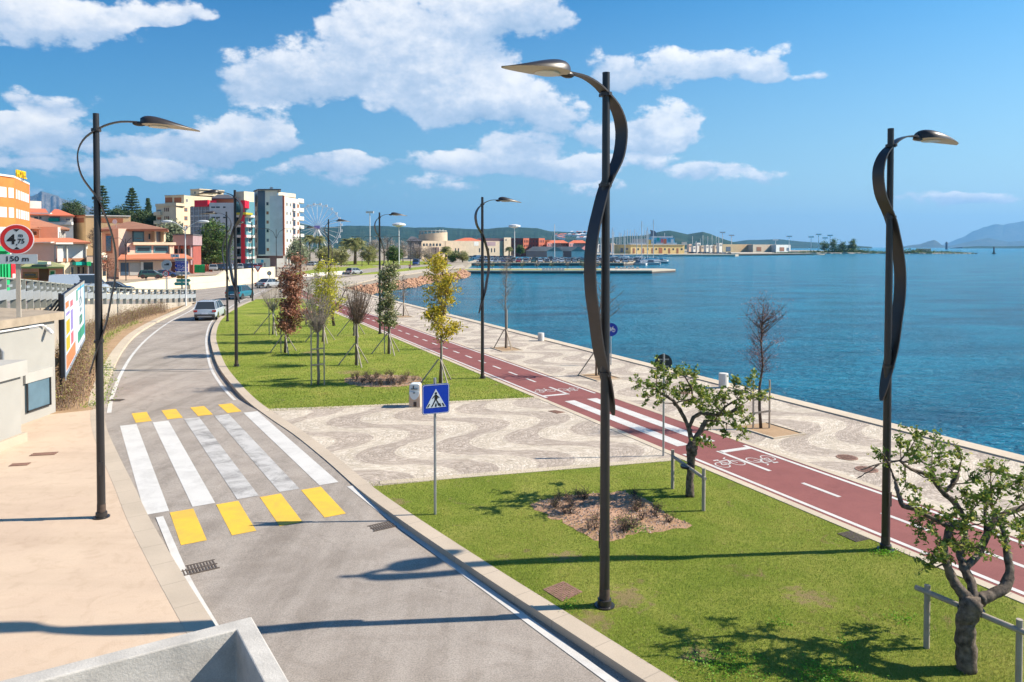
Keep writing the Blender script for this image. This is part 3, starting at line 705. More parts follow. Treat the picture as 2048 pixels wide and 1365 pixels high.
def place_lamp(px, py, top, ang, label, first=False, group='ribbon street lamps along the road and promenade', hscale=None):
    b = G(px, py); s = (py - top) / (py - 495) * 6.0 / LH * 1.005
    o = lamp0 if first else copy_tree(lamp0)
    o.location = (b.x, b.y, 0); o.rotation_euler = (0, 0, ang); o.scale = (s,) * 3; o['label'] = label; o['group'] = group
    return o
place_lamp(1209, 1212, 157, math.atan2(-.59, -.81), 'tallest dark lamp post, on the front lawn by the road kerb', True)
place_lamp(203, 1035, 235, math.atan2(.52, .85), 'dark lamp post standing on the pink pavement left of the zebra crossing')
place_lamp(1771, 1100, 265, math.atan2(.4148, .9099), 'dark ribbon lamp post beside the cycle path next to the grass drain cover')
place_lamp(473, 733, 383, math.atan2(.12, -1.0), 'lamp post at the left edge of the tree lawn, arm reaching left over the road')
place_lamp(455, 643, 425, math.atan2(-.1, -1.0), 'lamp post at the road bend, next behind the lamp at the left lawn edge')
place_lamp(965, 757, 397, math.atan2(.4148, .9099), 'lamp post on the lawn edge by the cycle path, right of the golden leaved tree')
place_lamp(760, 668, 427, math.atan2(.4148, .9099), 'lamp post rising behind the dense green holm oak')
place_lamp(505, 602, 445, math.atan2(-.2, -1.0), 'lamp post at the far tip of the lawn in front of the low cream wall')
place_lamp(658, 626, 440, math.atan2(.4148, .9099), 'lamp post behind the yellow green tree crown, head before the ferris wheel')
place_lamp(601, 599, 454, math.atan2(.4148, .9099), 'small far lamp post left of the ferris wheel, beside the cycle path end')
# double armed lamps
def double_lamp(px, py, top, arm, label, mat='pole_dark', name='double_street_lamp', head='flat'):
    b = G(px, py); h = 6 - (top - 495) * b.y / F; t = thing(name, label, 'street lamp', (b.x, b.y, 0), 0, 'double armed street lamps')
    r = .07 + b.y * .00012
    m = MB(); m.tube([(0, 0, 0), (0, 0, h * .6), (0, 0, h)], [r, r * .8, r * .55], 8); m.build('pole', MATS[mat], t, smooth=True)
    for s in (-1, 1):
        m = MB(); z0 = h * (.80 if head == 'flat' else .93)
        pts = [(0, 0, z0), (s * arm * .2, 0, z0 + (h - z0) * .7), (s * arm * .55, 0, h + .15), (s * arm, 0, h + (.1 if head == 'flat' else .45))]
        m.tube(pts, r * .5, 6); a = m.build('arm', MATS[mat], t, smooth=True)
        m = MB(); m.blob((s * (arm + .55), 0, h + (.08 if head == 'flat' else .42)), (.62, .2, .07 if head == 'flat' else .16), 10, 6)
        m.build('lamp_head', MATS[mat], a, smooth='all')
double_lamp(372, 613, 452, 1.3, 'tall pale grey lamp post with two arms beside the end of the grey railing', 'white_pole', head='round')
double_lamp(252, 562, 478, 1.9, 'dark lamp post with two arms in front of the pink two storey restaurant')
double_lamp(553, 553, 459, 3.0, 'double armed lamp post in front of the white tower block')
double_lamp(592, 528, 470, 3.0, 'double armed lamp post left of the grey olive tree below the ferris wheel')
double_lamp(776, 537, 474, 2.6, 'double armed lamp post in the park right of the big palm')
double_lamp(724, 534, 474, 2.2, 'double armed lamp post among the bare park trees beside the big palm')
double_lamp(821, 533, 479, 2.4, 'double armed lamp post at the park road near the cyclist')
double_lamp(839, 530, 480, 2.4, 'double armed lamp post in front of the grey museum annex')
def mast(px, Y, top, base_py, label, disc=False, group='tall floodlight masts'):
    x = XW(px, Y); z1 = ZW(top, Y); t = thing('light_mast', label, 'light mast', (x, Y, -.2), 0, group)
    r = .10 + Y * .00035
    m = MB(); m.tube([(0, 0, 0), (0, 0, z1)], [r * 1.3, r * .8], 8); m.build('pole', MATS['white_pole'], t, smooth=True)
    m = MB()
    if disc: m.lathe([(r * 3, z1 - r * 4), (r * 13, z1 - r * 1), (r * 12, z1 + r * 2), (r * 4, z1 + r * 4)], 14)
    else: m.box((0, 0, z1), (r * 16, r * 4, r * 4))
    m.build('lamp_ring', MATS['white_pole'], t)
mast(740, 330, 424, 480, 'tall thin grey mast rising above the park left of the museum'); mast(798, 260, 449, 538, 'white disc topped light mast left of the museum', True); mast(1029, 330, 452, 505, 'white disc topped light mast beside the red harbour buildings', True)
# ------------------------------------------------------------------ traffic signs
M('sign_blue', (.003, .035, .36), .35, .04, 3, local=True); M('sign_white', (.52, .58, .66), .4, .03, 3, local=True); M('sign_black', (.008, .008, .01), .4, .1, 3, local=True)
M('sign_red', (.55, .022, .02), .4, .04, 3, local=True); M('sign_back', (.035, .045, .05), .5, .15, 4, local=True); M('sign_teal', (.03, .26, .23), .45, .06, 3, local=True); M('sign_brown', (.38, .19, .02), .5, .1, 3, local=True)
M('sign_grey', (.38, .43, .46), .5, .05, 3, local=True); M('pure_white', (.75, .75, .75), .5, .02, 3, local=True)
def rrect(w, h, r, n=5, c=(0, 0)):
    p = []
    for cx, cz, a0 in ((w / 2 - r, h / 2 - r, 0), (-w / 2 + r, h / 2 - r, 90), (-w / 2 + r, -h / 2 + r, 180), (w / 2 - r, -h / 2 + r, 270)):
        for k in range(n + 1): a = R(a0 + 90 * k / n); p.append((c[0] + cx + r * math.cos(a), c[1] + cz + r * math.sin(a)))
    return p
def circ(r, n=28, c=(0, 0)): return [(c[0] + r * math.cos(2 * math.pi * k / n), c[1] + r * math.sin(2 * math.pi * k / n)) for k in range(n)]
def flat(pl, y0, mat, name, parent, z, th=.004):
    m = MB()
    for p in (pl if isinstance(pl[0][0], (tuple, list)) else [pl]): m.slabpoly([(a, b + z) for a, b in p], y0, y0 + th)
    return m.build(name, MATS[mat], parent)
def pole_for(t, h, r=.03, mat='galvanised', y=.06, z0=0):
    m = MB(); m.tube([(0, y, z0), (0, y, h)], r, 12); return m.build('pole', MATS[mat], t, smooth=True)
# pedestrian crossing sign
b = G(872, 1031); s = (1031 - 495) / 6
t = thing('pedestrian_crossing_sign', 'square blue sign with a walking figure on a white triangle', 'traffic sign', (b.x, b.y, 0), R(24))
pole_for(t, 3.08); cz = 2.62
pl = flat(rrect(.63, .66, .05), -.012, 'sign_blue', 'plate', t, cz, .022)
ring = MB(); 
o_ = rrect(.61, .64, .045); i_ = rrect(.59, .62, .04); n = len(o_)
ring.add([(a, -.016, c + cz) for a, c in o_] + [(a, -.016, c + cz) for a, c in i_], [(k, n + k, n + (k + 1) % n, (k + 1) % n) for k in range(n)]); ring.build('border', MATS['sign_white'], pl)
tri = [(-.235, -.19), (.235, -.19), (0, .225)]
flat(tri, -.018, 'sign_white', 'triangle', pl, cz)
fig = [circ(.026, 12, (.0, .128)), [(-.02, .098), (.022, .098), (.045, .02), (.02, -.02), (-.028, -.02), (-.03, .05)],
       [(-.03, -.02), (-.002, -.02), (-.035, -.085), (-.075, -.155), (-.105, -.155), (-.065, -.09)], [(.0, -.02), (.022, -.02), (.06, -.08), (.085, -.15), (.055, -.155), (.035, -.09)],
       [(-.02, .095), (-.03, .06), (-.075, .01), (-.088, .02), (-.05, .07)], [(.02, .095), (.05, .06), (.085, .03), (.075, .018), (.03, .05)]]
bars = [[(-.205, -.17), (-.175, -.17), (-.135, -.10), (-.16, -.10)], [(-.11, -.172), (-.085, -.172), (-.075, -.158), (-.1, -.158)], [(-.02, -.17), (.018, -.17), (.012, -.10), (-.015, -.10)], [(.09, -.17), (.125, -.17), (.10, -.10), (.075, -.10)], [(.175, -.17), (.205, -.17), (.165, -.10), (.14, -.10)]]
flat(fig, -.0225, 'sign_black', 'walking_figure', pl, cz); [flat(b_, -.0225, 'sign_black', 'crossing_bar', pl, cz) for b_ in bars]
# cycle sign
def bike_sym(mb, s, y0, z, cx=0):
    def seg(a, b, w=.02):
        a, b = Vector(a) * s, Vector(b) * s; tt = (b - a).normalized(); n = Vector((-tt.y, tt.x)) * w * s / .5
        mb.slabpoly([(q.x + cx, q.y + z) for q in (a - n, b - n, b + n, a + n)], y0, y0 + .004)
    for c in (-.28, .28):
        for k in range(12): a0, a1 = 2 * math.pi * k / 12, 2 * math.pi * (k + 1) / 12; seg((c + .19 * math.cos(a0), -.12 + .19 * math.sin(a0)), (c + .19 * math.cos(a1), -.12 + .19 * math.sin(a1)))
    for a, b in (((-.28, -.12), (-.13, .14)), ((-.13, .14), (.17, .14)), ((.17, .14), (0, -.12)), ((0, -.12), (-.28, -.12)), ((0, -.12), (-.15, .22)), ((-.22, .23), (-.08, .23)), ((.28, -.12), (.16, .26)), ((.16, .26), (.28, .29))): seg(a, b)
b = G(1222, 731)
t = thing('cycle_path_sign', 'round blue sign with a white bicycle, on a thin pole on the promenade', 'traffic sign', (b.x, b.y, 0), R(-4)); pole_for(t, 2.05)
pl = flat(circ(.335), -.012, 'sign_blue', 'plate', t, 1.82, .02); m = MB(); bike_sym(m, .42, -.0165, 1.84); m.build('bicycle_symbol', MATS['pure_white'], pl)
b = G(1326, 911)
t = thing('sign_back', 'dark back of a round sign on a thin grey pole beside the pruned tree', 'traffic sign', (b.x, b.y, 0), 0); 
m = MB(); m.tube([(0, -.05, 0), (0, -.05, 2.95)], .03, 12); m.build('pole', MATS['galvanised'], t, smooth=True)
pl = flat(circ(.25, 32), -.012, 'sign_back', 'plate', t, 2.68, .02); m = MB(); m.box((0, -.025, 2.78), (.3, .02, .035)); m.box((0, -.025, 2.58), (.3, .02, .035)); m.build('bracket', MATS['galvanised'], pl)
# height limit sign on the roof slab of the concrete block
t = thing('height_limit_sign', 'round red rimmed sign reading 4,75 m above a grey panel reading 150 m', 'traffic sign', (XW(34, 24.3), 24.3, 3.66), R(18))
m = MB(); m.box((0, .07, 1.25), (.13, .06, 2.5)); m.build('pole', MATS['old_concrete'], t)
cz = 6 - (479 - 495) / F * 24.3 - 3.66
pl = flat(circ(.50, 40), -.012, 'pure_white', 'plate', t, cz, .02); flat(circ(.475, 40), -.017, 'sign_red', 'red_ring', pl, cz); flat(circ(.35, 36), -.022, 'sign_grey', 'plate_face', pl, cz)
textmesh('4', .44, 'lettering', MATS['sign_black'], pl, (-.15, -.027, cz - .02), sx=1.1, font_off=.012); textmesh(',', .3, 'lettering', MATS['sign_black'], pl, (.0, -.027, cz - .1)); textmesh('75', .22, 'lettering', MATS['sign_black'], pl, (.13, -.027, cz - .07), sx=.95, font_off=.005); textmesh('m', .18, 'lettering', MATS['sign_black'], pl, (.12, -.027, cz + .13), font_off=.004)
flat([[(-.09, .335), (.09, .335), (0, .25)], [(-.09, -.335), (.09, -.335), (0, -.25)]], -.027, 'sign_black', 'arrow_head', pl, cz)
p2 = flat(rrect(1.22, .32, .03, c=(-.02, 0)), -.012, 'sign_grey', 'distance_panel', t, cz - .66, .02); textmesh('150 m', .24, 'lettering', MATS['sign_black'], p2, (0, -.018, cz - .66), sx=1.15, font_off=.004)
# 30 sign, truck sign, direction signs near the far wall
def round_sign(px, base, cy, r, face, label, txt=None, rim='sign_red', Y=None, nm='round_sign', rotz=0):
    b = G(px, base) if Y is None else P(px, Y, 495); Yb = b.y; x = b.x; zc = ZW(cy, Yb); s = F / Yb; R_ = r / s
    t = thing(nm, label, 'traffic sign', (x, Yb, 0), rotz); pole_for(t, zc + .1, .05, y=.08)
    pl = flat(circ(R_), -.012, rim, 'plate', t, zc, .03); f = flat(circ(R_ * .74), -.02, face, 'plate_face', pl, zc)
    if txt: textmesh(txt, R_ * 1.1, 'lettering', MATS['sign_black'], pl, (0, -.026, zc), font_off=.01)
    return t, pl, zc, R_
round_sign(332, 595, 548, 6.3, 'pure_white', 'small red rimmed speed limit sign reading 30, left of the blue direction signs', '30')
t, pl, zc, R_ = round_sign(333, 0, 530, 10.2, 'sign_grey', 'round grey sign with a black lorry above the small 30 sign', None, 'sign_grey', Y=91)
flat([[(-.3 * R_, -.12 * R_), (.5 * R_, -.12 * R_), (.5 * R_, .3 * R_), (-.05 * R_, .3 * R_), (-.05 * R_, .1 * R_), (-.3 * R_, .1 * R_)], [(-.5 * R_, -.12 * R_), (-.32 * R_, -.12 * R_), (-.32 * R_, .12 * R_), (-.42 * R_, .12 * R_)]], -.03, 'sign_black', 'lorry_symbol', pl, zc)
round_sign(538, 572, 547, 4.4, 'sign_grey', 'small round sign with a grey rim in front of the far cream wall', None, 'sign_black', Y=118)
Yd = 92.; xd = XW(364, Yd)
t = thing('direction_sign', 'stack of blue and pale arrow signs over brown and teal arrows by the cream wall', 'direction sign', (xd, Yd, 0), 0)
m = MB()
for dx in (-.1, .45): m.box((dx, .1, 1.6), (.16, .12, 4.4))
m.build('post', MATS['galvanised'], t)
def arrow(px0, px1, py0, py1, mat, left, txt, name='arrow_panel', sz=.75, tmat='pure_white'):
    x0, x1 = XW(px0, Yd) - xd, XW(px1, Yd) - xd; z1, z0 = ZW(py0, Yd), ZW(py1, Yd); q = (z1 - z0) / 2 * .9; zm = (z0 + z1) / 2
    p = [(x0, zm), (x0 + q, z0), (x1, z0), (x1, z1), (x0 + q, z1)] if left else [(x1, zm), (x1 - q, z1), (x0, z1), (x0, z0), (x1 - q, z0)]
    m = MB(); m.slabpoly(p, -.03, .03); pn = m.build(name, MATS[mat], t)
    if txt: textmesh(txt, (z1 - z0) * sz, 'lettering', MATS[tmat], pn, ((x0 + x1) / 2, -.036, zm), sx=1.0)
arrow(348, 373, 517, 522.5, 'sign_grey', True, 'PORTO', tmat='sign_black')
for a, b_, tx in ((523, 528.4, 'COSTA SMERALDA'), (528.8, 535.5, 'PALAU'), (536, 543.6, 'TEMPIO')): arrow(349, 375, a, b_, 'sign_blue', True, tx, sz=.5 if len(tx) > 8 else .75)
arrow(351, 380, 544.2, 550, 'sign_grey', False, 'OLBIA', tmat='sign_black')
arrow(352, 374, 552, 557.5, 'sign_brown', True, '', name='arrow_panel'); arrow(352, 381, 558.2, 564.5, 'sign_teal', False, ''); arrow(347, 377, 565, 571.2, 'sign_teal', True, '')
b = G(516, 584)
t = thing('give_way_sign', 'red bordered give way triangle facing the road behind the bare tree', 'traffic sign', (b.x, b.y, 0), 0); pole_for(t, 3.3)
pl = flat([(-.62, 1.0), (.62, 1.0), (0, 0)], -.012, 'sign_red', 'plate', t, 2.6, .02); flat([(-.38, .86), (.38, .86), (0, .26)], -.018, 'pure_white', 'plate_face', pl, 2.6)
# ------------------------------------------------------------------ concrete block, substation, billboard
M('block_grey', (.36, .355, .33), .8, .06, 1.2, .25, 25, fine=.1); M('steel_blue', (.10, .17, .22), .5, .12, 2.2); M('brown_slab', (.34, .28, .21), .9, .2, 2, .5, 30)
t = thing('substation_block', 'light grey concrete utility block with a steel blue hatch, camera and brown roof slab', 'utility block', (0, 0, 0))
m = MB(); m.prism([(-16.6, 22.4), (-16.6, 26.4), (-20.6, 27.2), (-20.6, 22.4)], -.2, 3.36); m.build('wall', MATS['block_grey'], t)
m = MB(); m.prism([(-16.45, 22.2), (-16.45, 26.75), (-21.4, 29.2), (-21.4, 22.2)], 3.362, 3.64); m.build('roof_slab', MATS['brown_slab'], t)
def xr(px0, px1, py0, py1, X=-16.6):   # rectangle on plane X=const from pixels
    ya = X / (px0 - 1024) * F; yb = X / (px1 - 1024) * F
    z1 = 6 - (py0 - 495) * ya / F; z0 = 6 - (py1 - 495) * yb / F; return ya, yb, z0, z1
def xbox(px0, px1, py0, py1, mat, name, out=.03, X=-16.6, parent=None):
    ya, yb, z0, z1 = xr(px0, px1, py0, py1, X); m = MB(); m.box((X + out / 2 - .02, (ya + yb) / 2, (z0 + z1) / 2), (out + .04, abs(yb - ya), z1 - z0)); return m.build(name, MATS[mat], parent or t)
h = xbox(45, 94, 752, 811, 'steel_blue', 'hatch', .05); xbox(42, 97, 749, 754, 'pale_concrete', 'hatch_lintel', .09)
m = MB(); ya, yb, z0, z1 = xr(45, 94, 752, 811); 
for (a, b_, c, d_) in ((ya, ya + .06, z0, z1), (yb - .06, yb, z0, z1), (ya, yb, z0, z0 + .05), (ya, yb, z1 - .05, z1)): m.box((-16.53, (a + b_) / 2, (c + d_) / 2), (.03, abs(b_ - a), abs(d_ - c)))
m.build('hatch_frame', MATS['dark_metal'], h)
xbox(55, 74, 646, 656, 'pure_white', 'notice_plate', .02)
m = MB(); m.tube([(-16.54, 22.7, 2.0), (-16.54, 22.8, 3.15), (-16.54, 22.95, 3.27), (-16.54, 25.6, 3.27), (-16.5, 25.75, 3.2)], .035, 8); m.build('conduit', MATS['pure_white'], t, smooth=True)
m = MB(); m.tube([(-16.55, 25.9, 3.1), (-16.3, 25.75, 3.0)], .07, 10); m.blob((-16.28, 25.73, 2.98), (.06, .06, .06), 8, 6); m.build('security_camera', MATS['pure_white'], t, smooth=True)
t = thing('concrete_plinth', 'low pale concrete plinth with an overhanging cap, at the left pavement edge', 'plinth', (0, 0, 0))
m = MB(); m.prism([(-15.12, 19.5), (-15.12, 22.35), (-18, 22.35), (-18, 19.5)], -.1, 2.05); m.build('body', MATS['block_grey'], t)
m = MB(); m.prism([(-15.0, 19.4), (-15.0, 22.5), (-18, 22.5), (-18, 19.4)], 2.052, 2.52); m.build('cap', MATS['pale_concrete'], t)
m = MB(); m.prism([(-15.0, 19.4), (-15.0, 22.45), (-18, 22.45), (-18, 19.4)], -.05, .28); m.build('footing', MATS['kerb_stone'], t)
t = thing('pipe_cluster', 'dark bundle of grey pipes and valves between the plinth and the utility block', 'pipes', (-16.35, 23.1, 0))
for k in range(4):
    m = MB(); m.tube([(0, k * .17 - .3, 2.2), (.02, k * .17 - .3, 3.0 - k * .12), (-.15, k * .17 - .25, 3.12 - k * .12)], .05, 8); m.build('pipe', MATS['galvanised' if k % 2 else 'dark_metal'], t, smooth=True)
# billboard with two posters
BA, BB = Vector((-17.15, 27.6)), Vector((-23.3, 39.4)); bl = (BB - BA).length; ba = math.atan2(BB.y - BA.y, BB.x - BA.x)
t = thing('billboard', 'long billboard with two posters, orange striped and white and teal, in the hedge bed', 'billboard', (BA.x, BA.y, 0), ba + math.pi)
# local: x runs from BB towards BA when seen from the road? place along -x
def bb(x0, x1, z0, z1, y, mat, name, parent=None, th=.02):
    m = MB(); m.box((-(x0 + x1) / 2, y, (z0 + z1) / 2), (x1 - x0, th, z1 - z0)); return m.build(name, MATS[mat], parent or t)
M('orange_ink', (.75, .20, .08), .5, .06, 2); M('amber_ink', (.75, .38, .02), .5, .1, 2); M('violet_ink', (.25, .20, .50), .5, .1, 2); M('poster_white', (.62, .66, .74), .5, .03, 2); M('green_ink', (.02, .27, .17), .5, .05, 2); M('cyan_ink', (.05, .38, .62), .5, .05, 2)
M('pink_ink', (.72, .12, .16), .5, .1, 2); M('grey_ink', (.28, .42, .45), .5, .05, 2); M('frame_blue', (.22, .28, .36), .4, .05, 2); M('frame_dark', (.012, .014, .02), .5, .1, 2)
fr = 1 # side facing the road
bb(0, bl, 1.0, 4.2, .08, 'frame_dark', 'backing', th=.12)
sg = 1
Yp = .145
pA = bb(.35, bl * .5 - .1, 1.15, 4.05, Yp, 'poster_white', 'poster'); pB = bb(bl * .5 + .1, bl - .25, 1.15, 4.05, Yp, 'poster_white', 'poster')
bb(0, .3, .9, 4.2, Yp + .01, 'frame_blue', 'frame'); bb(.3, bl, 4.06, 4.2, Yp + .01, 'block_grey', 'frame'); bb(bl - .2, bl, 1.0, 4.06, Yp + .01, 'frame_blue', 'frame'); bb(.3, bl - .2, 1.0, 1.14, Yp + .01, 'frame_blue', 'frame')
ink = lambda x0, x1, z0, z1, mat, par, dy=.012: bb(x0, x1, z0, z1, Yp + dy, mat, 'print', par, .008)
ink(.6, 5.8, 1.2, 1.8, 'orange_ink', pA); ink(.7, 2.6, 1.9, 2.45, 'amber_ink', pA); ink(.8, 2.6, 2.55, 3.1, 'amber_ink', pA); ink(3.2, 4.4, 2.5, 3.35, 'violet_ink', pA); ink(3.2, 4.6, 1.9, 2.4, 'pink_ink', pA); ink(.6, 2.2, 3.6, 3.85, 'orange_ink', pA); ink(3.0, 4.5, 3.5, 3.75, 'pink_ink', pA); ink(.8, 2.6, 3.3, 3.42, 'violet_ink', pA)
h0 = bl * .5
ink(h0 + .8, bl - .5, 1.45, 1.98, 'green_ink', pB); ink(h0 + .2, h0 + 1.0, 3.5, 4.0, 'green_ink', pB); ink(h0 + 1.0, bl - .4, 3.93, 4.04, 'cyan_ink', pB); ink(bl - .75, bl - .35, 1.3, 3.93, 'cyan_ink', pB)
for tx, zz, szz, mt in (('SCN', 3.3, .62, 'grey_ink'), ('CAMPI', 2.9, .3, 'grey_ink'), ('8280', 2.4, .62, 'green_ink')):
    textmesh(tx, szz, 'lettering', MATS[mt], pB, (-(h0 + 3.2), Yp + .02, zz), rot=(R(90), 0, R(180)), sx=1.9)
for x in (.2, bl * .33, bl * .66, bl - .3):
    m = MB(); m.box((-x, -.0, 2.1), (.12, .1, 4.3)); m.build('post', MATS['dark_metal'], t)
    m = MB(); m.tube([(-x, -.05, 4.0), (-x, -1.0, 2.6)], .04, 6); m.build('brace', MATS['dark_metal'], t)
# ------------------------------------------------------------------ guard railing on the retaining wall
M('rail_post', (.30, .31, .27), .6, .08, 3); M('rail_panel', (.30, .33, .35), .5, .06, 3); M('rail_back', (.10, .12, .14), .6, .1, 3)
t = thing('guard_railing', 'long grey steel guard railing of upright posts and panels on the retaining wall', 'railing', (0, 0, 0))
fp = resample([Vector((-18.6, 22.0)), Vector((-20.4, 28.9)), Vector((-25.5, 41)), Vector((-29.9, 51)), Vector((-32.9, 65)), Vector((-34.4, 79.0))], step=1.55)
fz = [float(np.interp(p.y, [w.y for w in WALL], wz)) for p in fp]
rail = [(p.x, p.y, z + 1.3) for p, z in zip(fp, fz)]
m = MB(); m.tube(rail, .05, 6); m.tube([(x, y, z - .62) for x, y, z in rail], .035, 6); m.build('top_rail', MATS['rail_post'], t)
for i, p in enumerate(fp):
    q = fp[min(i + 1, len(fp) - 1)]; d = (fp[min(i + 1, len(fp) - 1)] - fp[max(i - 1, 0)]).normalized(); a = math.atan2(d.y, d.x)
    m = MB(); m.box((p.x, p.y, fz[i] + .66), (.07, .24, 1.32), a); po = m.build('post', MATS['rail_post'], t)
    c = p + d * .13; m = MB(); m.box((c.x, c.y, fz[i] + .66), (.05, .20, 1.2), a); m.build('post_web', MATS['rail_back'], po)
    if i < len(fp) - 1:
        c = p.lerp(q, .5); L_ = (q - p).length; nn = Vector((d.y, -d.x)) * .1
        m = MB(); zc = (fz[i] + fz[i + 1]) / 2 + .62; m.box((c.x + nn.x, c.y + nn.y, zc), (L_ * .96, .05, .42), a); m.box((c.x + nn.x * .3, c.y + nn.y * .3, zc + .38), (L_ * .35, .1, .1), a); m.build('guard_panel', MATS['rail_panel'], t)
# ------------------------------------------------------------------ parapet at the bottom
t = thing('concrete_parapet', 'white plastered concrete corner parapet at the road edge below the camera', 'parapet', (0, 0, 0))
A_ = Vector((-3.39, 9.38)); dr = Vector((.545, -.838)).normalized(); dl = Vector((-.85, -.525)).normalized(); th = .24
inA = A_ + dr * th * 1.02 + dl * th * 1.02
m = MB()
a1 = A_ + dr * 9; a2 = inA + dr * 9; b1 = A_ + dl * 9; b2_ = inA + dl * 9
zt = 1.2
o1 = [A_, a1, a2, inA, b2_, b1]; m.prism([(p.x, p.y) for p in o1], -.1, zt)
M('plaster_white', (.50, .48, .44), .85, .22, 2.2, .6, 30, fine=.2)
o = m.build('parapet_wall', MATS['plaster_white'], t)
bv = o.modifiers.new('bevel', 'BEVEL'); bv.width = .018; bv.segments = 2
m = MB(); m.prism([((inA + dr * .0).x, inA.y), (a2.x, a2.y), ((inA + dl * 9 + dr * 9).x, (inA + dl * 9 + dr * 9).y), (b2_.x, b2_.y)], -.1, .05); m.build('parapet_floor', MATS['old_concrete'], t)
# ------------------------------------------------------------------ drinking fountain / column bin
M('stone_pink', (.52, .39, .30), .85, .08, 3, .3, 60, local=True); M('enamel_white', (.62, .68, .70), .4, .04, 3, local=True)
b = G(831, 813); t = thing('drinking_fountain', 'stone and white drinking fountain column with a half round basin, on the plaza edge', 'drinking fountain', (b.x, b.y, 0), R(-3))
s = 53.
m = MB(); m.slabpoly([(-.21, 0), (.21, 0), (.2, .8), (.19, .84), (-.19, .84), (-.2, .8)], -.2, .22); m.build('column', MATS['stone_pink'], t)
m = MB(); m.slabpoly([(-.18, .52), (.18, .52), (.18, .855), (.12, .875), (-.12, .875), (-.18, .855)], -.23, .2); m.build('upper_panel', MATS['enamel_white'], t)
m = MB(); m.slabpoly([(.19 * math.cos(R(a)), .6 + .3 * math.sin(R(a)) * 1.0) for a in range(180, 361, 15)], -.27, -.2); bs = m.build('basin', MATS['enamel_white'], t)
m = MB(); m.box((0, -.25, .7), (.26, .06, .02)); m.box((-.03, -.24, .77), (.03, .05, .1)); m.box((0, -.285, .56), (.07, .02, .03)); m.build('tap', MATS['dark_metal'], bs)
m = MB(); m.box((0.02, -.205, .12), (.11, .03, .17)); m.build('drain_grille', MATS['pole_rust'], t)
m = MB(); m.slabpoly([(.11 * math.cos(R(a)), .5 + .24 * math.sin(R(a))) for a in range(0, 360, 20)], -.01, .0); o = m.build('side_badge', MATS['enamel_white'], t); o.location = (-.215, 0, 0); o.rotation_euler = (0, 0, R(90))
# bollards
M('bollard_white', (.60, .58, .54), .7, .06, 4, .2, 40, local=True)
for k, (px, py, hh, lb) in enumerate(((1447, 776, .62, 'short white cylinder bollard on the quay beside the staked tree with red buds'), (1082, 682, .5, 'short white cylinder bollard on the quay between the two nearest bare promenade trees'), (881, 637, .5, 'white cylinder bollard on the far quay behind the golden tree'))):
    b = G(px, py); m = MB(); m.lathe([(.2, 0), (.2, hh - .02), (.19, hh), (.1, hh + .003)], 24); o = m.build('bollard', MATS['bollard_white'], None, smooth=True, loc=(b.x, b.y, .004)); tag(o, lb, 'bollard', 'white bollards on the quay')
# ------------------------------------------------------------------ drains and covers
M('rust_iron', (.26, .15, .11), .8, .2, 9, .4, 60, local=True); M('grate_iron', (.10, .08, .065), .7, .2, 9, local=True)
def grate(px, py, w, l, ang, label, zb, name='drain_grate', slots=11, mat='grate_iron', two=False):
    b = G(px, py, zb); t = thing(name, label, 'drain', (b.x, b.y, zb + .012), ang)
    m = MB(); m.box((0, 0, -.02), (w, l, .012)); m.build('pit', MATS['sign_black'], t)
    m = MB()
    for k in range(slots): x = -w / 2 + w * (k + .5) / slots; m.box((x, 0, .0), (w / slots * .5, l, .012))
    for y in (-l / 2, l / 2, 0): m.box((0, y, .001), (w + .04, .035, .014))
    m.build('bars', MATS[mat], t)
ga = math.atan2(-.35, .94) + R(55)
grate(398, 1137, .62, .42, math.atan2(ZN.y, ZN.x), 'iron road drain on the left white line, nearest the camera', -.128)
grate(764, 1054, .5, .34, math.atan2(ZN.y, ZN.x), 'iron road drain by the right kerb below the last yellow block', -.128, slots=9)
grate(232, 801, .5, .3, 0, 'small iron road drain on the left just beyond the yellow blocks', -.12, slots=9); grate(88, 909, .62, .24, R(12), 'rusty grate in the pink pavement, larger of two', .0, mat='rust_iron'); grate(40, 930, .42, .2, R(12), 'smaller rusty grate at the left pavement edge', .0, mat='rust_iron')
def cover(pxs, label, z=.012, mat='rust_iron'):
    c = [G(*p, z=0) for p in pxs]; ctr = sum(c, Vector()) / 4; m = MB(); q = [((p - ctr).x, (p - ctr).y) for p in c]; m.prism(q, -.03, z)
    a = Vector(q[1]) - Vector(q[0]); d_ = Vector(q[3]) - Vector(q[0])
    for i in range(9):
        for j in range(9):
            p = Vector(q[0]) + a * (i + .75) / 9.5 + d_ * (j + .75) / 9.5; m.box((p.x, p.y, z + .003), (a.length / 26, d_.length / 14, .006), math.atan2(a.y, a.x) + (R(40) if (i + j) % 2 else -R(40)))
    o = m.build('manhole_cover', MATS[mat], None, loc=(ctr.x, ctr.y, 0)); tag(o, label, 'manhole cover')
cover([(1086, 1180), (1127, 1164), (1165, 1185), (1124, 1204)], 'square rusty cover set in the grass left of the tallest lamp post')
cover([(1674, 1068), (1702, 1063), (1740, 1079), (1712, 1085)], 'greyish square cover in the grass next to the cycle path lamp post', mat='grate_iron')
for px, py, lb in ((1694, 916, 'round rusty cover in the promenade cobbles, nearer the sea'), (1733, 940, 'round pinkish cover in the promenade cobbles, nearer the cycle path'), (1368, 787, 'round dark cover in the cobbles beside the nearest bollard')):
    b = G(px, py); m = MB(); m.lathe([(.29, 0), (.29, .012), (.27, .014), (.02, .014)], 28)
    for i in range(-5, 6):
        for j in range(-5, 6):
            if i * i + j * j < 26: m.box((i * .048, j * .048, .017), (.03, .03, .006))
    tag(m.build('manhole_cover', MATS['rust_iron'], None, loc=(b.x, b.y, .004)), lb, 'manhole cover')
cover([(1096, 823), (1110, 821), (1130, 825), (1114, 828)], 'small dark square cover in the wave cobbles of the plaza')
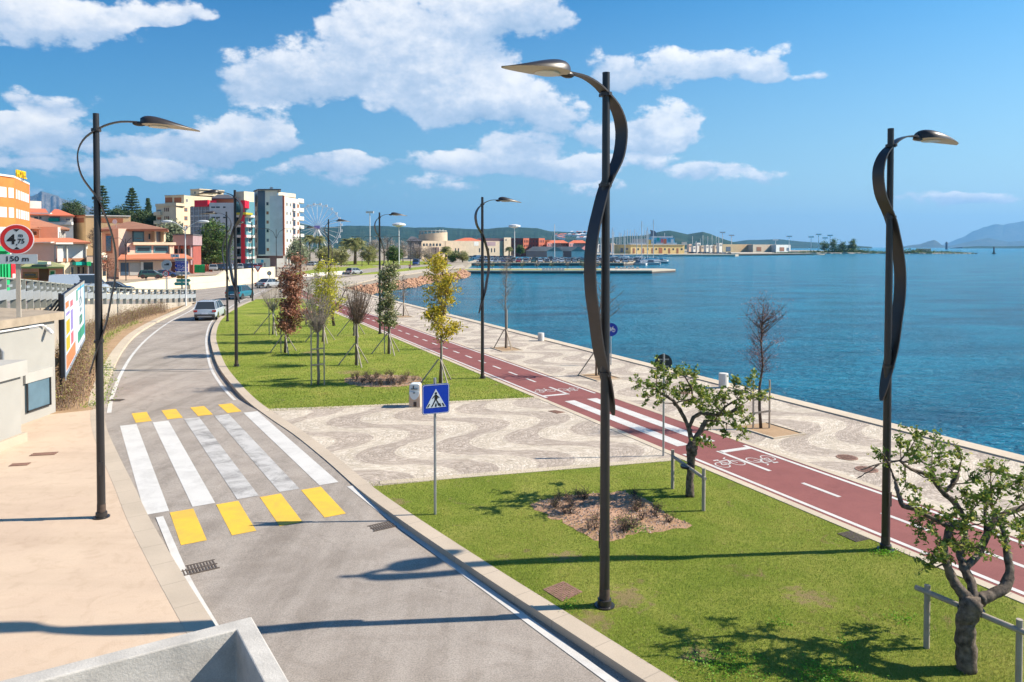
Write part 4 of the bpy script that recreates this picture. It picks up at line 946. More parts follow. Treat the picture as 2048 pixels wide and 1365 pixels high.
# ------------------------------------------------------------------ trees and plants
M('bark_grey', (.22, .19, .165), .9, .25, 9, .6, 30, local=True); M('bark_dark', (.085, .065, .052), .9, .3, 8, .7, 25, local=True); M('bark_brown', (.17, .12, .09), .9, .25, 9, .5, 30, local=True)
M('bark_carob', (.12, .095, .075), .9, .8, 11, 1.0, 30, local=True); M('stake_wood', (.42, .35, .27), .8, .15, 6, .3, 40, local=True); M('stake_grey', (.36, .32, .27), .8, .15, 5, .3, 40, local=True)
leafmat('leaf_carob', (.055, .11, .02), (.18, .235, .045), .35, (.33, .31, .06)); leafmat('leaf_gold', (.26, .24, .03), (.50, .38, .035), .4, (.18, .20, .03)); leafmat('leaf_red', (.13, .06, .038), (.28, .13, .085), .3, (.38, .22, .14))
leafmat('leaf_holm', (.075, .10, .035), (.20, .22, .10), .25, (.36, .32, .20)); leafmat('leaf_yellow', (.30, .30, .035), (.46, .42, .05), .4, (.20, .22, .05)); leafmat('leaf_bud', (.16, .06, .06), (.24, .11, .10), .2)
leafmat('leaf_dark', (.02, .05, .012), (.07, .13, .03), .2, (.14, .18, .05)); leafmat('leaf_olive', (.13, .16, .09), (.24, .27, .17), .25); leafmat('leaf_pine', (.022, .05, .02), (.075, .11, .04), .15); leafmat('leaf_park', (.15, .17, .06), (.28, .27, .12), .3)
leafmat('leaf_palm', (.08, .11, .035), (.22, .23, .09), .25, (.34, .29, .13)); leafmat('leaf_hedge', (.12, .055, .045), (.21, .15, .07), .25, (.24, .27, .07)); leafmat('leaf_shoot', (.10, .17, .025), (.24, .30, .06), .35)
leafmat('leaf_bare', (.20, .165, .145), (.34, .28, .25), .15); leafmat('grass_blade', (.11, .155, .024), (.20, .225, .048), .35, (.34, .29, .12)); leafmat('leaf_weed', (.07, .20, .012), (.16, .34, .03), .35)
def bez(a, b, c, n=5):
    return [a * (1 - t) ** 2 + b * 2 * t * (1 - t) + c * t * t for t in [i / (n - 1) for i in range(n)]]
def tree_env(name, label, px, py, prof, trunk_top, r0, nb, lpc, lsize, lmat, wood='bark_grey', cl=.22, mode='leader', group=None, twigs=3, cat='tree', seed=1, trunk_path=None, tw_r=.006, depth=1.0, up=.3, zb=None, aspect=.45, Y=None):
    global rnd
    rnd = random.Random(seed * 97 + int(px))
    b = G(px, py) if Y is None else Vector((XW(px, Y), Y, -.2 if zb is None else zb)); Yb = b.y; s = F / Yb
    if zb is not None: b.z = zb
    t = thing(name, label, cat, (b.x, b.y, b.z), 0, group)
    W_ = lambda x, y, dy=0.: Vector((XW(x, Yb + dy) - b.x, dy, ZW(y, Yb) - b.z))
    prof = sorted(prof)  # by py (top first): (py, cx, hw)
    ys = [p[0] for p in prof]; cxs = [p[1] for p in prof]; hws = [p[2] for p in prof]
    mb = MB(); tw = MB()
    top = ys[0]
    if trunk_path: lead = [W_(x, y) for x, y in trunk_path]; lead[0].z = 0
    else:
        lead = [Vector((0, 0, -.05))] + [W_(px + (np.interp(y, ys, cxs) - px) * .8 * ((py - y) / (py - top)) + rnd.uniform(-1, 1) * .02 * s, y) for y in np.linspace(py, trunk_top if mode == 'vase' else top + (py - top) * .06, 7)[1:]]
    n = len(lead); rr = [r0 * (1 - .75 * (i / (n - 1)) if mode != 'vase' else 1 - .25 * i / (n - 1)) for i in range(n)]
    mb.tube(lead, rr, 7)
    lz = [p.z for p in lead]; pts_l = []
    wts = np.array([max(.5, h) for h in np.interp(np.linspace(ys[0], ys[-1], 60), ys, hws)]); wts /= wts.sum(); yy = np.linspace(ys[0], ys[-1], 60)
    R_ = np.random.RandomState(seed + int(px)); C = []
    for k in range(nb):
        y = R_.choice(yy, p=wts) + rnd.uniform(-1, 1); cx = np.interp(y, ys, cxs); hw = np.interp(y, ys, hws)
        ang = rnd.uniform(0, 2 * math.pi); q = math.sqrt(rnd.uniform(.12, 1)) if mode != 'vase' else math.sqrt(rnd.uniform(.0, 1))
        e = W_(cx + hw * q * math.cos(ang), y); e.y = hw * q * math.sin(ang) / s * depth
        if mode == 'vase': st = lead[-1].lerp(lead[-2], rnd.uniform(0, .5)); mid = st.lerp(e, .45) + Vector(((e.x - st.x) * .22, (e.y - st.y) * .22, -.05 * (e.z - st.z)))
        else:
            hz = math.hypot(e.x - np.interp(e.z, lz, [p.x for p in lead]), e.y); zs = max(lead[1].z * .6 if n > 2 else 0, e.z - hz * rnd.uniform(.5, 1.3)); zs = max(zs, min(W_(px, trunk_top).z, e.z))
            st = Vector((np.interp(zs, lz, [p.x for p in lead]), np.interp(zs, lz, [p.y for p in lead]), zs)); mid = st.lerp(e, .55) + Vector((0, 0, -.12 * hz))
        ln = (e - st).length
        if ln < .05: continue
        br = bez(st, mid, e, 5); rb = min(r0 * .5, .006 + .011 * ln) if mode != 'vase' else min(r0 * .35, .008 + .006 * ln)
        (mb if k < nb * .35 else tw).tube(br, [rb, rb * .8, rb * .6, rb * .45, tw_r], 4, cap=False)
        C.append(e); pts_l.append(e)
        for j in range(twigs):
            a = br[rnd.choice((1, 2, 2, 3, 3))]; d = Vector((rnd.gauss(0, 1), rnd.gauss(0, 1), rnd.gauss(.9, .6))).normalized() * cl * rnd.uniform(.8, 2.0); e2 = a + d
            m_ = a + d * .5 + Vector((rnd.gauss(0, .02), rnd.gauss(0, .02), 0)); tw.tube([a, m_, e2], [rb * .35 + .001, tw_r, tw_r * .6], 3, cap=False); C.append(e2)
            if mode == 'vase' or lpc == 0:
                e3 = m_ + Vector((rnd.gauss(0, .5), rnd.gauss(0, .5), rnd.gauss(.6, .3))) * cl * .7; tw.tube([m_, e3], [tw_r, tw_r * .5], 3, cap=False)
    mb.build('trunk', MATS[wood], t, smooth='all')
    cr = tw.build('crown', MATS[wood], t)
    if lpc:
        C = np.array([tuple(c) for c in C]); n = len(C)
        wgt = R_.gamma(.5, 1, n); wgt /= wgt.sum(); idx = R_.choice(n, size=int(lpc * nb), p=wgt)
        Pn = C[idx] + R_.normal(size=(len(idx), 3)) * cl * np.array([.55, .55, .45]); Pn[:, 2] = np.maximum(Pn[:, 2], .1)
        leaves('leaves', Pn, lsize * R_.uniform(.7, 1.3, len(idx)), MATS[lmat], cr, aspect, up)
    return t, b
def stake_set(b, kind, label, h=2.2, mat='stake_grey', spread=.85, hm=1.15, n=3, ph=0.):
    t = thing('tree_stakes', label, 'tree stakes', (b.x, b.y, 0), ph, 'wooden tree stakes')
    if kind in ('tripod', 'tripod2'):
        for k in range(n):
            a = 2 * math.pi * k / n - R(60); c = Vector((math.cos(a), math.sin(a), 0))
            m = MB(); m.tube([c * spread, c * .06 + Vector((0, 0, hm))], .032, 7); m.build('stake', MATS[mat], t, smooth=True)
        m = MB(); m.tube([(.10, -.05, 0), (.08, -.04, h)], .035, 7); m.build('stake', MATS[mat], t, smooth=True)
    if kind in ('tripod2', 'posts'):
        for dx in ((-.28, .28) if kind == 'posts' else (-.22,)):
            m = MB(); m.tube([(dx, -.02, 0), (dx, -.02, h)], .032, 7); m.build('stake', MATS[mat], t, smooth=True)
        if kind == 'posts':
            for z in (h * .35, h * .62): m = MB(); m.box((0, -.05, z), (.6, .03, .06), 0, rot=Matrix.Rotation(R(-6), 3, 'Y')); m.build('crossbar', MATS[mat], t)
    return t
# --- traced foreground carob trees
def traced(label, bx, by, f, limbs, clusters, r_c, nleaf, seed, sz, scale, lean=0.):
    rnd.seed(seed); R_ = np.random.RandomState(seed)
    b = G(bx, by); t = thing('carob_tree', label, 'tree', (b.x, b.y, 0), 0, 'pruned carob trees by the cycle path')
    def W_(x, y, dy=0.): px, py = f(x, y); dy += lean * max(0., min(1.2, (by - 130 - py) / 320.)); Yd = b.y + dy; return Vector((XW(px, Yd) - b.x, dy, ZW(py, Yd)))
    mb = MB(); tips = []
    limbs = [[(q[0], q[1], q[2] * .87, *q[3:]) for q in L_] for L_ in limbs]
    for L_ in limbs:
        pts = []; rs = []
        for (x, y, r, *dy) in L_: p = W_(x, y, dy[0] if dy else 0.); pts.append(p); rs.append(r)
        # gnarl
        P2 = []; R2 = []
        for i in range(len(pts) - 1):
            for k in range(4):
                q = k / 4; P2.append(pts[i].lerp(pts[i + 1], q) + Vector((rnd.gauss(0, 1), rnd.gauss(0, 1), rnd.gauss(0, .6))) * rs[i] * (.06 if k else .03)); R2.append((rs[i] * (1 - q) + rs[i + 1] * q) * rnd.uniform(.985, 1.01))
        P2.append(pts[-1]); R2.append(rs[-1]); mb.tube(P2, R2, 10)
    mb.v = [tuple(Vector(v) * 1 + Vector((rnd.gauss(0, .007), rnd.gauss(0, .007), 0))) for v in mb.v]
    tr = mb.build('trunk', MATS['bark_carob'], t, smooth='all')
    tw = MB(); PC = []; allp = [Vector(v) for v in mb.v if v[2] > .8]
    for (x, y) in clusters:
        c = W_(x, y, rnd.gauss(0, .38)); near_ = min(allp, key=lambda p: (p - c).length); m_ = near_.lerp(c, .5) + Vector((0, 0, -.04))
        tw.tube([near_, m_, c], [.014, .009, .005], 5, cap=False)
        for k in range(9):
            d = Vector((rnd.gauss(0, 1), rnd.gauss(0, 1), rnd.gauss(.25, .8))); d = d.normalized() * r_c * rnd.uniform(.5, 1.5); e = c + d; st = m_.lerp(c, rnd.uniform(.3, 1)); q = st.lerp(e, .5) + Vector((0, 0, .02))
            tw.tube([st, q, e], [.005, .0035, .002], 4, cap=False)
            for j in range(nleaf):
                u = rnd.uniform(.3, 1.05); p = st.lerp(e, u); PC.append((p.x + rnd.gauss(0, .022), p.y + rnd.gauss(0, .022), p.z + rnd.gauss(0, .02)))
    cr = tw.build('crown', MATS['bark_brown'], t); leaves('leaves', np.array(PC), sz * R_.uniform(.7, 1.25, len(PC)), MATS['leaf_carob'], cr, .55, .25)
    return t, b
f1 = lambda x, y: (1350 + x / 2.65, 850 + y / 2.65)
limbs1 = [[(1582,1310,.155),(1575,1180,.15),(1572,1060,.14),(1580,1000,.15),(1600,955,.19),(1610,930,.13)],
 [(1600,950,.12),(1540,880,.085),(1490,810,.075),(1462,740,.06,-.1),(1450,640,.055,-.15),(1482,545,.06,-.1),(1475,530,.045)],
 [(1482,545,.045,-.1),(1400,505,.035,-.2),(1290,445,.04,-.3),(1228,432,.045,-.3),(1200,370,.028,-.3),(1185,300,.03,-.3)],[(1185,300,.014,-.3),(1150,215,.009,-.3),(1115,150,.006,-.4)],
 [(1620,940,.10),(1602,850,.075),(1560,760,.07,.1),(1530,690,.05,.2),(1565,610,.045,.2),(1560,500,.05,.25),(1500,410,.05,.3),(1440,360,.045,.3),(1395,300,.045,.3),(1375,225,.035,.3)],
 [(1395,300,.03,.3),(1330,255,.035,.25),(1265,235,.03,.2),(1205,190,.016,.1),(1100,205,.010,0),(1000,238,.006,0)],[(1100,205,.007,0),(1040,250,.005,0),(975,285,.004,0)],[(1440,360,.035,.3),(1490,320,.042,.3),(1518,255,.032,.3)],
 [(1640,930,.12),(1700,905,.085),(1780,862,.085),(1805,790,.07),(1790,690,.06),(1770,585,.05)],[(1770,585,.03),(1740,500,.02),(1700,440,.012)],
 [(1565,760,.06,.1),(1640,680,.05,.3),(1690,555,.065,.3),(1725,490,.055,.3),(1850,445,.05,.35),(1900,430,.045,.4)],[(1670,560,.03,.3),(1665,430,.025,.3),(1668,340,.03,.3)]]
cl1 = [(1400,290),(1380,110),(1310,40),(1205,90),(1430,180),(1540,150),(1480,240),(1600,280),(1690,230),(1790,255),(1750,330),(1840,380),(1650,390),(1580,430),(1500,480),(1360,500),(1300,440),(1610,500),(1550,560),(1480,520),(1400,700),(1460,720),(1370,745),(1810,540),(1770,480),(1700,420),(1510,620),(1590,630),(1640,650),(1240,325),(1700,330),(1340,190),(1290,150),(1120,170),(1570,360),(1860,300),(1900,250),(1900,500),(1950,420),(1980,330),(1530,680),(1430,600),(1320,560),(1740,600),(1880,600)]
traced('larger pruned carob tree at the right edge, thick forked trunk tied to a wooden rail', 1945, 1340, f1, limbs1, cl1,   .19, 12, 11, .07, 141, 1.1)
f2 = lambda x, y: (1000 + x / 3.2, 560 + y / 3.2)
limbs2 = [[(1225,1385,.125),(1222,1290,.105),(1230,1180,.10),(1235,1110,.14),(1235,1070,.165),(1238,1030,.10)],[(1235,1050,.08),(1218,960,.06),(1200,915,.05),(1160,835,.05),(1120,775,.045),(1060,742,.04),(1000,700,.02)],
 [(1240,1040,.07),(1285,975,.07),(1310,930,.065),(1325,900,.055)],[(1215,950,.05),(1245,880,.055),(1290,852,.05,.1),(1400,868,.045,.15),(1480,850,.045,.2),(1560,795,.025,.2)],[(1325,900,.02),(1430,905,.016,-.1),(1560,960,.006,-.2)],
 [(1160,835,.02),(1110,790,.02),(1240,760,.02,.1),(1230,690,.022,.1),(1188,620,.018,.1)],[(1400,868,.03),(1450,810,.03,-.1),(1530,765,.02,-.1)]]
cl2 = [(1000,690),(950,670),(880,665),(1010,600),(1012,540),(1090,640),(1130,610),(1165,590),(1245,610),(1230,680),(1180,700),(1100,720),(950,755),(1010,770),(1280,700),(1310,760),(1240,780),(1200,780),(1300,820),(1380,800),(1410,710),(1440,760),(1500,715),(1560,700),(1620,640),(1690,740),(1610,750),(1540,790),(1560,850),(1590,900),(1500,930),(1450,990),(1400,850),(1340,860),(1355,925),(1290,1030),(1325,1035),(1510,650),(1150,740),(1290,740),(1350,760),(1060,690),(1480,870),(1560,970),(1380,900)]
traced('smaller pruned carob tree beside the cycle path crossing bars, with a knotted short trunk', 1383, 993, f2, limbs2, cl2, .2, 12, 12, .085, 83)
def rail_frame(pxs, label, h, mat='stake_grey'):
    a, b = G(*pxs[0]), G(*pxs[1]); c = (a + b) / 2; t = thing('support_rail', label, 'tree support', (c.x, c.y, 0), 0, 'wooden support rails of the carob trees')
    for p, hh in ((a, h[0]), (b, h[1])): m = MB(); m.tube([(p.x - c.x, p.y - c.y, 0), (p.x - c.x, p.y - c.y, hh)], .042, 10); m.build('post', MATS[mat], t, smooth=True)
    d = (b - a); e0 = a - c - d * (.16 if h[2] > .8 else .03); e1 = b - c + d * .16 * (1 if h[2] > .8 else .2); m = MB(); m.tube([(e0.x, e0.y - .04, h[2] + .04), (e1.x, e1.y - .04, h[2] - .02)], .04, 10); m.build('rail', MATS[mat], t, smooth=True)
    m = MB(); m.lathe([(.17, 0), (.17, .05)], 14, c=(0, 0, h[2] - .02)); m.build('strap', MATS['sign_black'], t)
rail_frame([(1853, 1296), (2037, 1377)], 'wooden support rail on two posts holding the larger carob tree', (.95, .95, .82)); rail_frame([(1345, 978), (1407, 1022)], 'wooden support rail on two posts around the smaller carob tree', (.98, .98, .78))
# --- young trees on the middle lawn
T = tree_env
t, b = T('young_tree', 'leafless young tree with thin vase shaped crown at the left lawn tip, nearest the road', 545, 669, [(560,538,14),(575,540,24),(600,542,26),(615,546,14)], 622, .06, 34, 5, .07, 'leaf_olive', cl=.25, mode='vase', twigs=5, seed=3); stake_set(b, 'tripod2', 'grey stakes around the leafless tree at the left lawn tip', 2.2, spread=1.3, hm=1.5)
t, b = T('red_oak', 'young oak with dense reddish brown dry leaves on the middle lawn', 570, 706, [(518,600,8),(530,600,16),(545,586,28),(560,577,20),(575,586,28),(590,590,24),(604,572,14),(618,590,24),(638,588,31),(652,575,22),(670,570,10)], 660, .07, 120, 46, .16, 'leaf_red', 'bark_dark', cl=.24, seed=4); stake_set(b, 'tripod2', 'grey stakes around the reddish brown oak', 2.6, spread=.85, hm=1.1)
t, b = T('bare_tree', 'leafless young tree with two tall stakes and crossbars, nearest on the middle lawn', 636, 770, [(575,632,28),(600,632,42),(625,635,38),(650,632,24),(660,632,14)], 660, .065, 60, 0, .06, 'leaf_bare', cl=.26, mode='vase', twigs=6, seed=5, tw_r=.006); stake_set(b, 'posts', 'two tall stakes with two crossbars around the nearest bare tree', 2.55, 'stake_wood')
t, b = T('young_tree', 'young tree with yellow green top leaves behind the nearest bare tree', 645, 684, [(520,656,10),(535,656,22),(555,655,34),(580,655,36),(610,652,30),(640,650,20)], 640, .065, 95, 36, .15, 'leaf_yellow', 'bark_grey', cl=.26, seed=6); stake_set(b, 'tripod', 'grey stakes around the yellow green topped tree', 2.0, spread=1.1, hm=1.2)
t, b = T('twisted_tree', 'twisted dark trunked tree with sparse grey crown between the lawn trees', 667, 652, [(562,690,16),(580,678,30),(600,672,32),(618,672,22)], 622, .12, 40, 10, .10, 'leaf_olive', 'bark_dark', cl=.3, seed=7, trunk_path=[(667,652),(664,632),(668,615),(682,598),(690,580)])
t, b = T('bare_tree', 'leafless tree with wide brush like fan of twigs on a straight short trunk', 712, 731, [(563,716,26),(580,717,38),(600,716,38),(625,713,30),(645,712,14)], 645, .07, 90, 0, .06, 'leaf_bare', cl=.26, mode='vase', twigs=6, seed=8, tw_r=.006, wood='bark_brown'); stake_set(b, 'tripod', 'grey stakes around the brush like bare tree', 2.2, spread=.9, hm=1.1)
t, b = T('bare_tree', 'leafless tree half hidden behind the brush like bare tree', 707, 672, [(560,706,24),(585,706,34),(610,706,24),(630,707,10)], 630, .06, 40, 0, .06, 'leaf_bare', cl=.3, mode='vase', twigs=5, seed=9, tw_r=.007); stake_set(b, 'tripod', 'grey stakes behind the brush like bare tree', 2.0, spread=1.1, hm=1.3)
t, b = T('holm_oak', 'narrow dense grey green holm oak with pale undersides on the middle lawn', 777, 708, [(531,775,8),(543,777,17),(556,770,14),(575,780,20),(590,772,16),(604,780,18),(618,770,15),(630,778,21),(645,772,17),(656,778,8)], 655, .07, 100, 46, .14, 'leaf_holm', 'bark_brown', cl=.22, seed=10); stake_set(b, 'tripod2', 'grey stakes around the holm oak', 2.2, spread=.95, hm=1.15)
t, b = T('golden_tree', 'slender tree with airy golden yellow green leaves at the right end of the middle lawn', 880, 766, [(512,882,14),(522,868,28),(535,895,33),(550,885,43),(565,902,28),(580,885,42),(594,866,20),(606,902,30),(618,882,40),(632,860,16),(645,888,34),(660,892,30),(672,874,14),(684,890,8)], 690, .07, 95, 34, .15, 'leaf_gold', 'bark_brown', cl=.22, seed=13, up=.1); stake_set(b, 'tripod', 'grey stakes around the golden tree', 2.0, spread=.85, hm=1.05)
t, b = T('young_tree', 'small grey olive green tree behind the red oak', 612, 650, [(555,618,16),(575,618,24),(600,616,22),(620,614,10)], 620, .06, 40, 16, .10, 'leaf_olive', cl=.25, seed=14, twigs=4)
for k, (px, py) in enumerate(((590, 628), (632, 612), (662, 640))): T('bare_tree', ('thin leafless tree at the far end of the lawn left of the yellow green tree', 'thin leafless tree at the far narrow end of the lawn', 'thin leafless tree near the cycle path behind the twisted tree')[k], px, py, [(py - 92, px, 12), (py - 70, px, 20), (py - 40, px, 14), (py - 32, px, 6)], py - 40, .05, 26, 3, .08, 'leaf_bud', cl=.3, mode='vase', twigs=5, seed=20 + k, tw_r=.009, wood='bark_brown')
# promenade trees in square sand pits
def pit(px, py, label, n=None):
    b = G(px, py); t = thing('tree_pit', label, 'tree pit', (b.x, b.y, 0), math.atan2(PU.y, PU.x))
    m = MB(); m.prism([(-.8, -.62), (.8, -.62), (.8, .62), (-.8, .62)], -.1, .018); m.build('soil', MATS['sandy_soil'], t)
    m = MB()
    for c, s_ in (((0, -.65), (1.72, .06)), ((0, .65), (1.72, .06)), ((-.83, 0), (.06, 1.24)), ((.83, 0), (.06, 1.24))): m.box((c[0], c[1], .0), (s_[0], s_[1], .09))
    m.build('edging', MATS['kerb_blocks_pale'], t); return b
b = pit(1540, 862, 'square sand pit with pale edging, nearest on the promenade')
t, b = T('bud_tree', 'thin leafless tree covered in small reddish buds, by the sea', 1522, 858, [(592,1530,16),(605,1532,44),(630,1528,50),(655,1530,36),(690,1524,34),(715,1528,40),(735,1540,26),(745,1522,8)], 745, .055, 62, 34, .045, 'leaf_bud', 'bark_dark', cl=.2, twigs=5, seed=31, tw_r=.004)
stake_set(b, 'posts', 'two brown stakes beside the tree with red buds', 1.62, 'stake_wood', ph=.1)
b = pit(1200, 755, 'square sand pit on the promenade, right of the tallest lamp post')
t, b = T('bare_tree', 'thin leafless promenade tree behind the tallest lamp post', 1192, 752, [(560,1210,30),(590,1215,52),(620,1205,44),(650,1196,26)], 655, .05, 40, 4, .05, 'leaf_bud', 'bark_brown', cl=.25, twigs=5, seed=32, tw_r=.005); stake_set(b, 'tripod', 'brown stakes on the promenade behind the tallest lamp post', 1.9, 'stake_wood')
b = pit(1013, 699, 'square sand pit on the promenade right of the second lamp post')
t, b = T('bare_tree', 'slim upright leafless tree on the promenade right of the second cycle path lamp', 1011, 697, [(500,1016,14),(530,1016,24),(570,1012,20),(610,1010,14),(622,1010,6)], 622, .055, 44, 0, .05, 'leaf_bare', 'bark_grey', cl=.25, twigs=4, seed=33, tw_r=.006); stake_set(b, 'tripod', 'brown stakes around the slim upright promenade tree', 2.3, 'stake_wood', spread=.7)
b = pit(806, 634, 'square sand pit far along the promenade')
t, b = T('bare_tree', 'far small leafless tree on the promenade against the water', 806, 633, [(556,808,10),(575,808,16),(595,806,10),(605,806,4)], 600, .05, 26, 0, .05, 'leaf_bare', 'bark_grey', cl=.3, twigs=4, seed=34, tw_r=.009); stake_set(b, 'tripod', 'stakes around the far small promenade tree', 2.2, 'stake_wood')
# --- hedge in the bed
rnd.seed(3); R_ = np.random.RandomState(77)
hp = resample([Vector((-16.6, 26.6)), Vector((-17.3, 28.6)), Vector((-20.5, 34.5)), Vector((-24.6, 41)), Vector((-28.6, 50)), Vector((-31.4, 61)), Vector((-32.4, 68))], 300)
t = thing('hedge', 'scruffy hedge with reddish brown and green leaves along the retaining wall', 'hedge', (0, 0, 0)); Pn = []; tw = MB()
def bw(i): return .75
for k in range(26000):
    i = R_.randint(0, 300); p = hp[i]; sp_ = R_.normal() * .34 - .2; h = abs(R_.normal(.47, .26)) * (1 + .25 * math.sin(i * .35) + .2 * math.sin(i * .9)) * (1 - .4 * min(1, abs(sp_))); d = Vector((.87, .5)) * sp_; Pn.append((p.x + d.x, p.y + d.y, max(.03, h)))
for k in range(1500):
    i = R_.randint(0, 300); p = hp[i]; o = R_.normal(0, .38); a = Vector((p.x + o * .87, p.y + o * .5, 0)); tw.tube([a, a + Vector((R_.normal(0, .15), R_.normal(0, .15), R_.uniform(.5, 1.15)))], [.01, .004], 3, cap=False)
tw.build('stems', MATS['bark_brown'], t); leaves('leaves', np.array(Pn), .085 * R_.uniform(.6, 1.3, len(Pn)), MATS['leaf_hedge'], t, .5, .3)
Pn = []
for k in range(5200):
    i = R_.randint(0, 230); p = hp[i]; c = math.sin(i * .55) + math.sin(i * 1.7 + 1)
    if c < -.2: continue
    o = 1.05 + R_.normal() * .22; Pn.append((p.x + .87 * o, p.y + .5 * o, abs(R_.normal(.08, .08)) + .02))
struct(leaves('ground_cover', np.array(Pn), .075, MATS['leaf_shoot'], None, .5, .4), 'low green shoots in the sandy bed', 'stuff')
# --- mulch beds with bare rose bushes
def bed(pxs, label, seed, nb, hgt, mat='dry_mulch'):
    rnd.seed(seed); pts = resample([G(*p).xy for p in pxs + pxs[:1]], 60)[:-1]; pts = [p + Vector((rnd.gauss(0, .04), rnd.gauss(0, .04))) for p in pts]
    m = MB(); c = sum(pts, Vector((0, 0))) / len(pts); m.add([(c.x, c.y, .03)] + [(p.x, p.y, .004) for p in pts], [(0, 1 + i, 1 + (i + 1) % len(pts)) for i in range(len(pts))]); o = m.build('mulch_bed', MATS[mat], None)
    struct(o, label); Pn = []
    for k in range(1400):
        i = rnd.randrange(len(pts)); p = c.lerp(pts[i], math.sqrt(rnd.random()) * .98); Pn.append((p.x, p.y, .02 + rnd.random() * .03))
    struct(leaves('mulch_chips', np.array(Pn), .05, MATS['leaf_bare'], None, .6, .0), 'loose bark chips on the bed', 'stuff')
    for k in range(nb):
        i = rnd.randrange(len(pts)); p = c.lerp(pts[i], .15 + .75 * math.sqrt(rnd.random())); t = thing('rose_bush', label.split(',')[0].replace('bed', 'bed').join(('bare thorny rose bush growing in the ', '')), 'rose bush', (p.x, p.y, .01), 0, 'bare bushes of the ' + label.split(',')[0]); m = MB(); Pl = []
        for j in range(11):
            d = Vector((rnd.gauss(0, .5), rnd.gauss(0, .5), 1)).normalized() * hgt * rnd.uniform(.6, 1.2); q = d * .5 + Vector((rnd.gauss(0, .04), rnd.gauss(0, .04), 0)); m.tube([(0, 0, 0), q, d], [.008, .006, .003], 4, cap=False)
            for _ in range(3): e = q.lerp(d, rnd.random()); e2 = e + Vector((rnd.gauss(0, .09), rnd.gauss(0, .09), rnd.gauss(.06, .05))); m.tube([e, e2], [.004, .002], 3, cap=False); Pl.append(tuple(e2))
        m.build('stems', MATS['bark_dark' if k % 2 else 'bark_brown'], t); leaves('leaves', np.array(Pl), .035, MATS['leaf_hedge'], t, .5)
bed([(1062, 1010), (1110, 995), (1180, 988), (1250, 985), (1290, 1000), (1330, 1025), (1380, 1050), (1330, 1062), (1265, 1068), (1215, 1088), (1150, 1060), (1100, 1035)], 'mulch bed on the front lawn, pinkish bark', 41, 30, .17)
bed([(688, 758), (720, 752), (780, 750), (840, 755), (838, 768), (790, 774), (730, 774), (695, 768)], 'mulch bed on the middle lawn, pinkish bark', 42, 34, .26)
nt = MATS['grass_blade'].node_tree; rmp = [n for n in nt.nodes if n.type == 'VALTORGB'][0]; pt = ramp(nt, noise(nt, pos(nt), .5, 6, .7, .8), [(.28, (.55, .78, .5)), (.45, (.85, 1.0, .8)), (.58, (1.1, 1.02, 1.0)), (.72, (1.45, 1.12, 1.5))]); mx = mixc(nt, 1, rmp.outputs[0], pt, 'MULTIPLY')
for n in nt.nodes:
    if n.type == 'BSDF_PRINCIPLED': L(nt, mx, n.inputs['Base Color'])
    if n.type == 'BSDF_TRANSLUCENT': L(nt, mx, n.inputs[0])
# --- grass blades near the camera and weed tufts
def inside(P_, poly):
    x, y = P_[:, 0], P_[:, 1]; n = len(poly); c = np.zeros(len(P_), bool); j = n - 1
    for i in range(n):
        xi, yi, xj, yj = poly[i].x, poly[i].y, poly[j].x, poly[j].y
        c ^= ((yi > y) != (yj > y)) & (x < (xj - xi) * (y - yi) / (yj - yi + 1e-12) + xi); j = i
    return c
def blades(n, ymin, ymax, poly, h, w, name, label, seed, power=1.0):
    R_ = np.random.RandomState(seed); y = ymin + (ymax - ymin) * R_.rand(n) ** power; x = (R_.rand(n) * 1.50 - .80) * y; P_ = np.stack([x, y], 1)
    ok = inside(P_, poly)
    for (px, py, r) in SPOTS:
        q = G(px, py); dd = np.hypot(P_[:, 0] - q.x, P_[:, 1] - q.y); ok &= ~((dd < r * R_.uniform(.3, 1.5, len(dd))) & (R_.rand(len(dd)) < .8))
    P_ = P_[ok]; n = len(P_); h = h * R_.uniform(.5, 1.5, n); a = R_.uniform(0, 2 * math.pi, n); dx = np.stack([np.cos(a), np.sin(a), np.zeros(n)], 1) * w; ln = R_.normal(size=(n, 3)) * .35; ln[:, 2] = 1; ln /= np.linalg.norm(ln, axis=1)[:, None]
    B = np.concatenate([P_, np.full((n, 1), -.003)], 1); v = np.stack([B - dx, B + dx, B + ln * h[:, None]], 1).reshape(-1, 3)
    me = bpy.data.meshes.new(name); me.vertices.add(3 * n); me.loops.add(3 * n); me.polygons.add(n); me.vertices.foreach_set('co', v.ravel()); me.loops.foreach_set('vertex_index', np.arange(3 * n)); me.polygons.foreach_set('loop_start', np.arange(n) * 3); me.polygons.foreach_set('loop_total', np.full(n, 3))
    me.materials.append(MATS['grass_blade']); me.update(); o = bpy.data.objects.new(name, me); COL.objects.link(o); struct(o, label, 'stuff')
blades(420000, 8.3, 22, LAWN_F, .034, .0045, 'grass', 'short green grass of the front lawn', 1, 1.2); blades(240000, 26, 60, LAWN_M, .05, .012, 'grass', 'short green grass of the middle lawn', 2, 1.6)
R_ = np.random.RandomState(9); Pn = []
for (px, py, r, n) in ((1445, 1332, .28, 500), (1655, 1358, .26, 600), (1770, 1107, .14, 260), (1800, 1240, .14, 120), (1140, 1215, .1, 90), (1560, 1250, .12, 60), (1690, 1290, .1, 60), (1280, 1062, .16, 150), (1250, 1046, .2, 150)):
    b = G(px, py)
    for k in range(n): Pn.append((b.x + R_.normal() * r, b.y + R_.normal() * r * .8, abs(R_.normal(.03, .025)) + .01))
struct(leaves('weeds', np.array(Pn), .035, MATS['leaf_weed'], None, .6, .3), 'bright green weed tufts in the lawn', 'stuff')
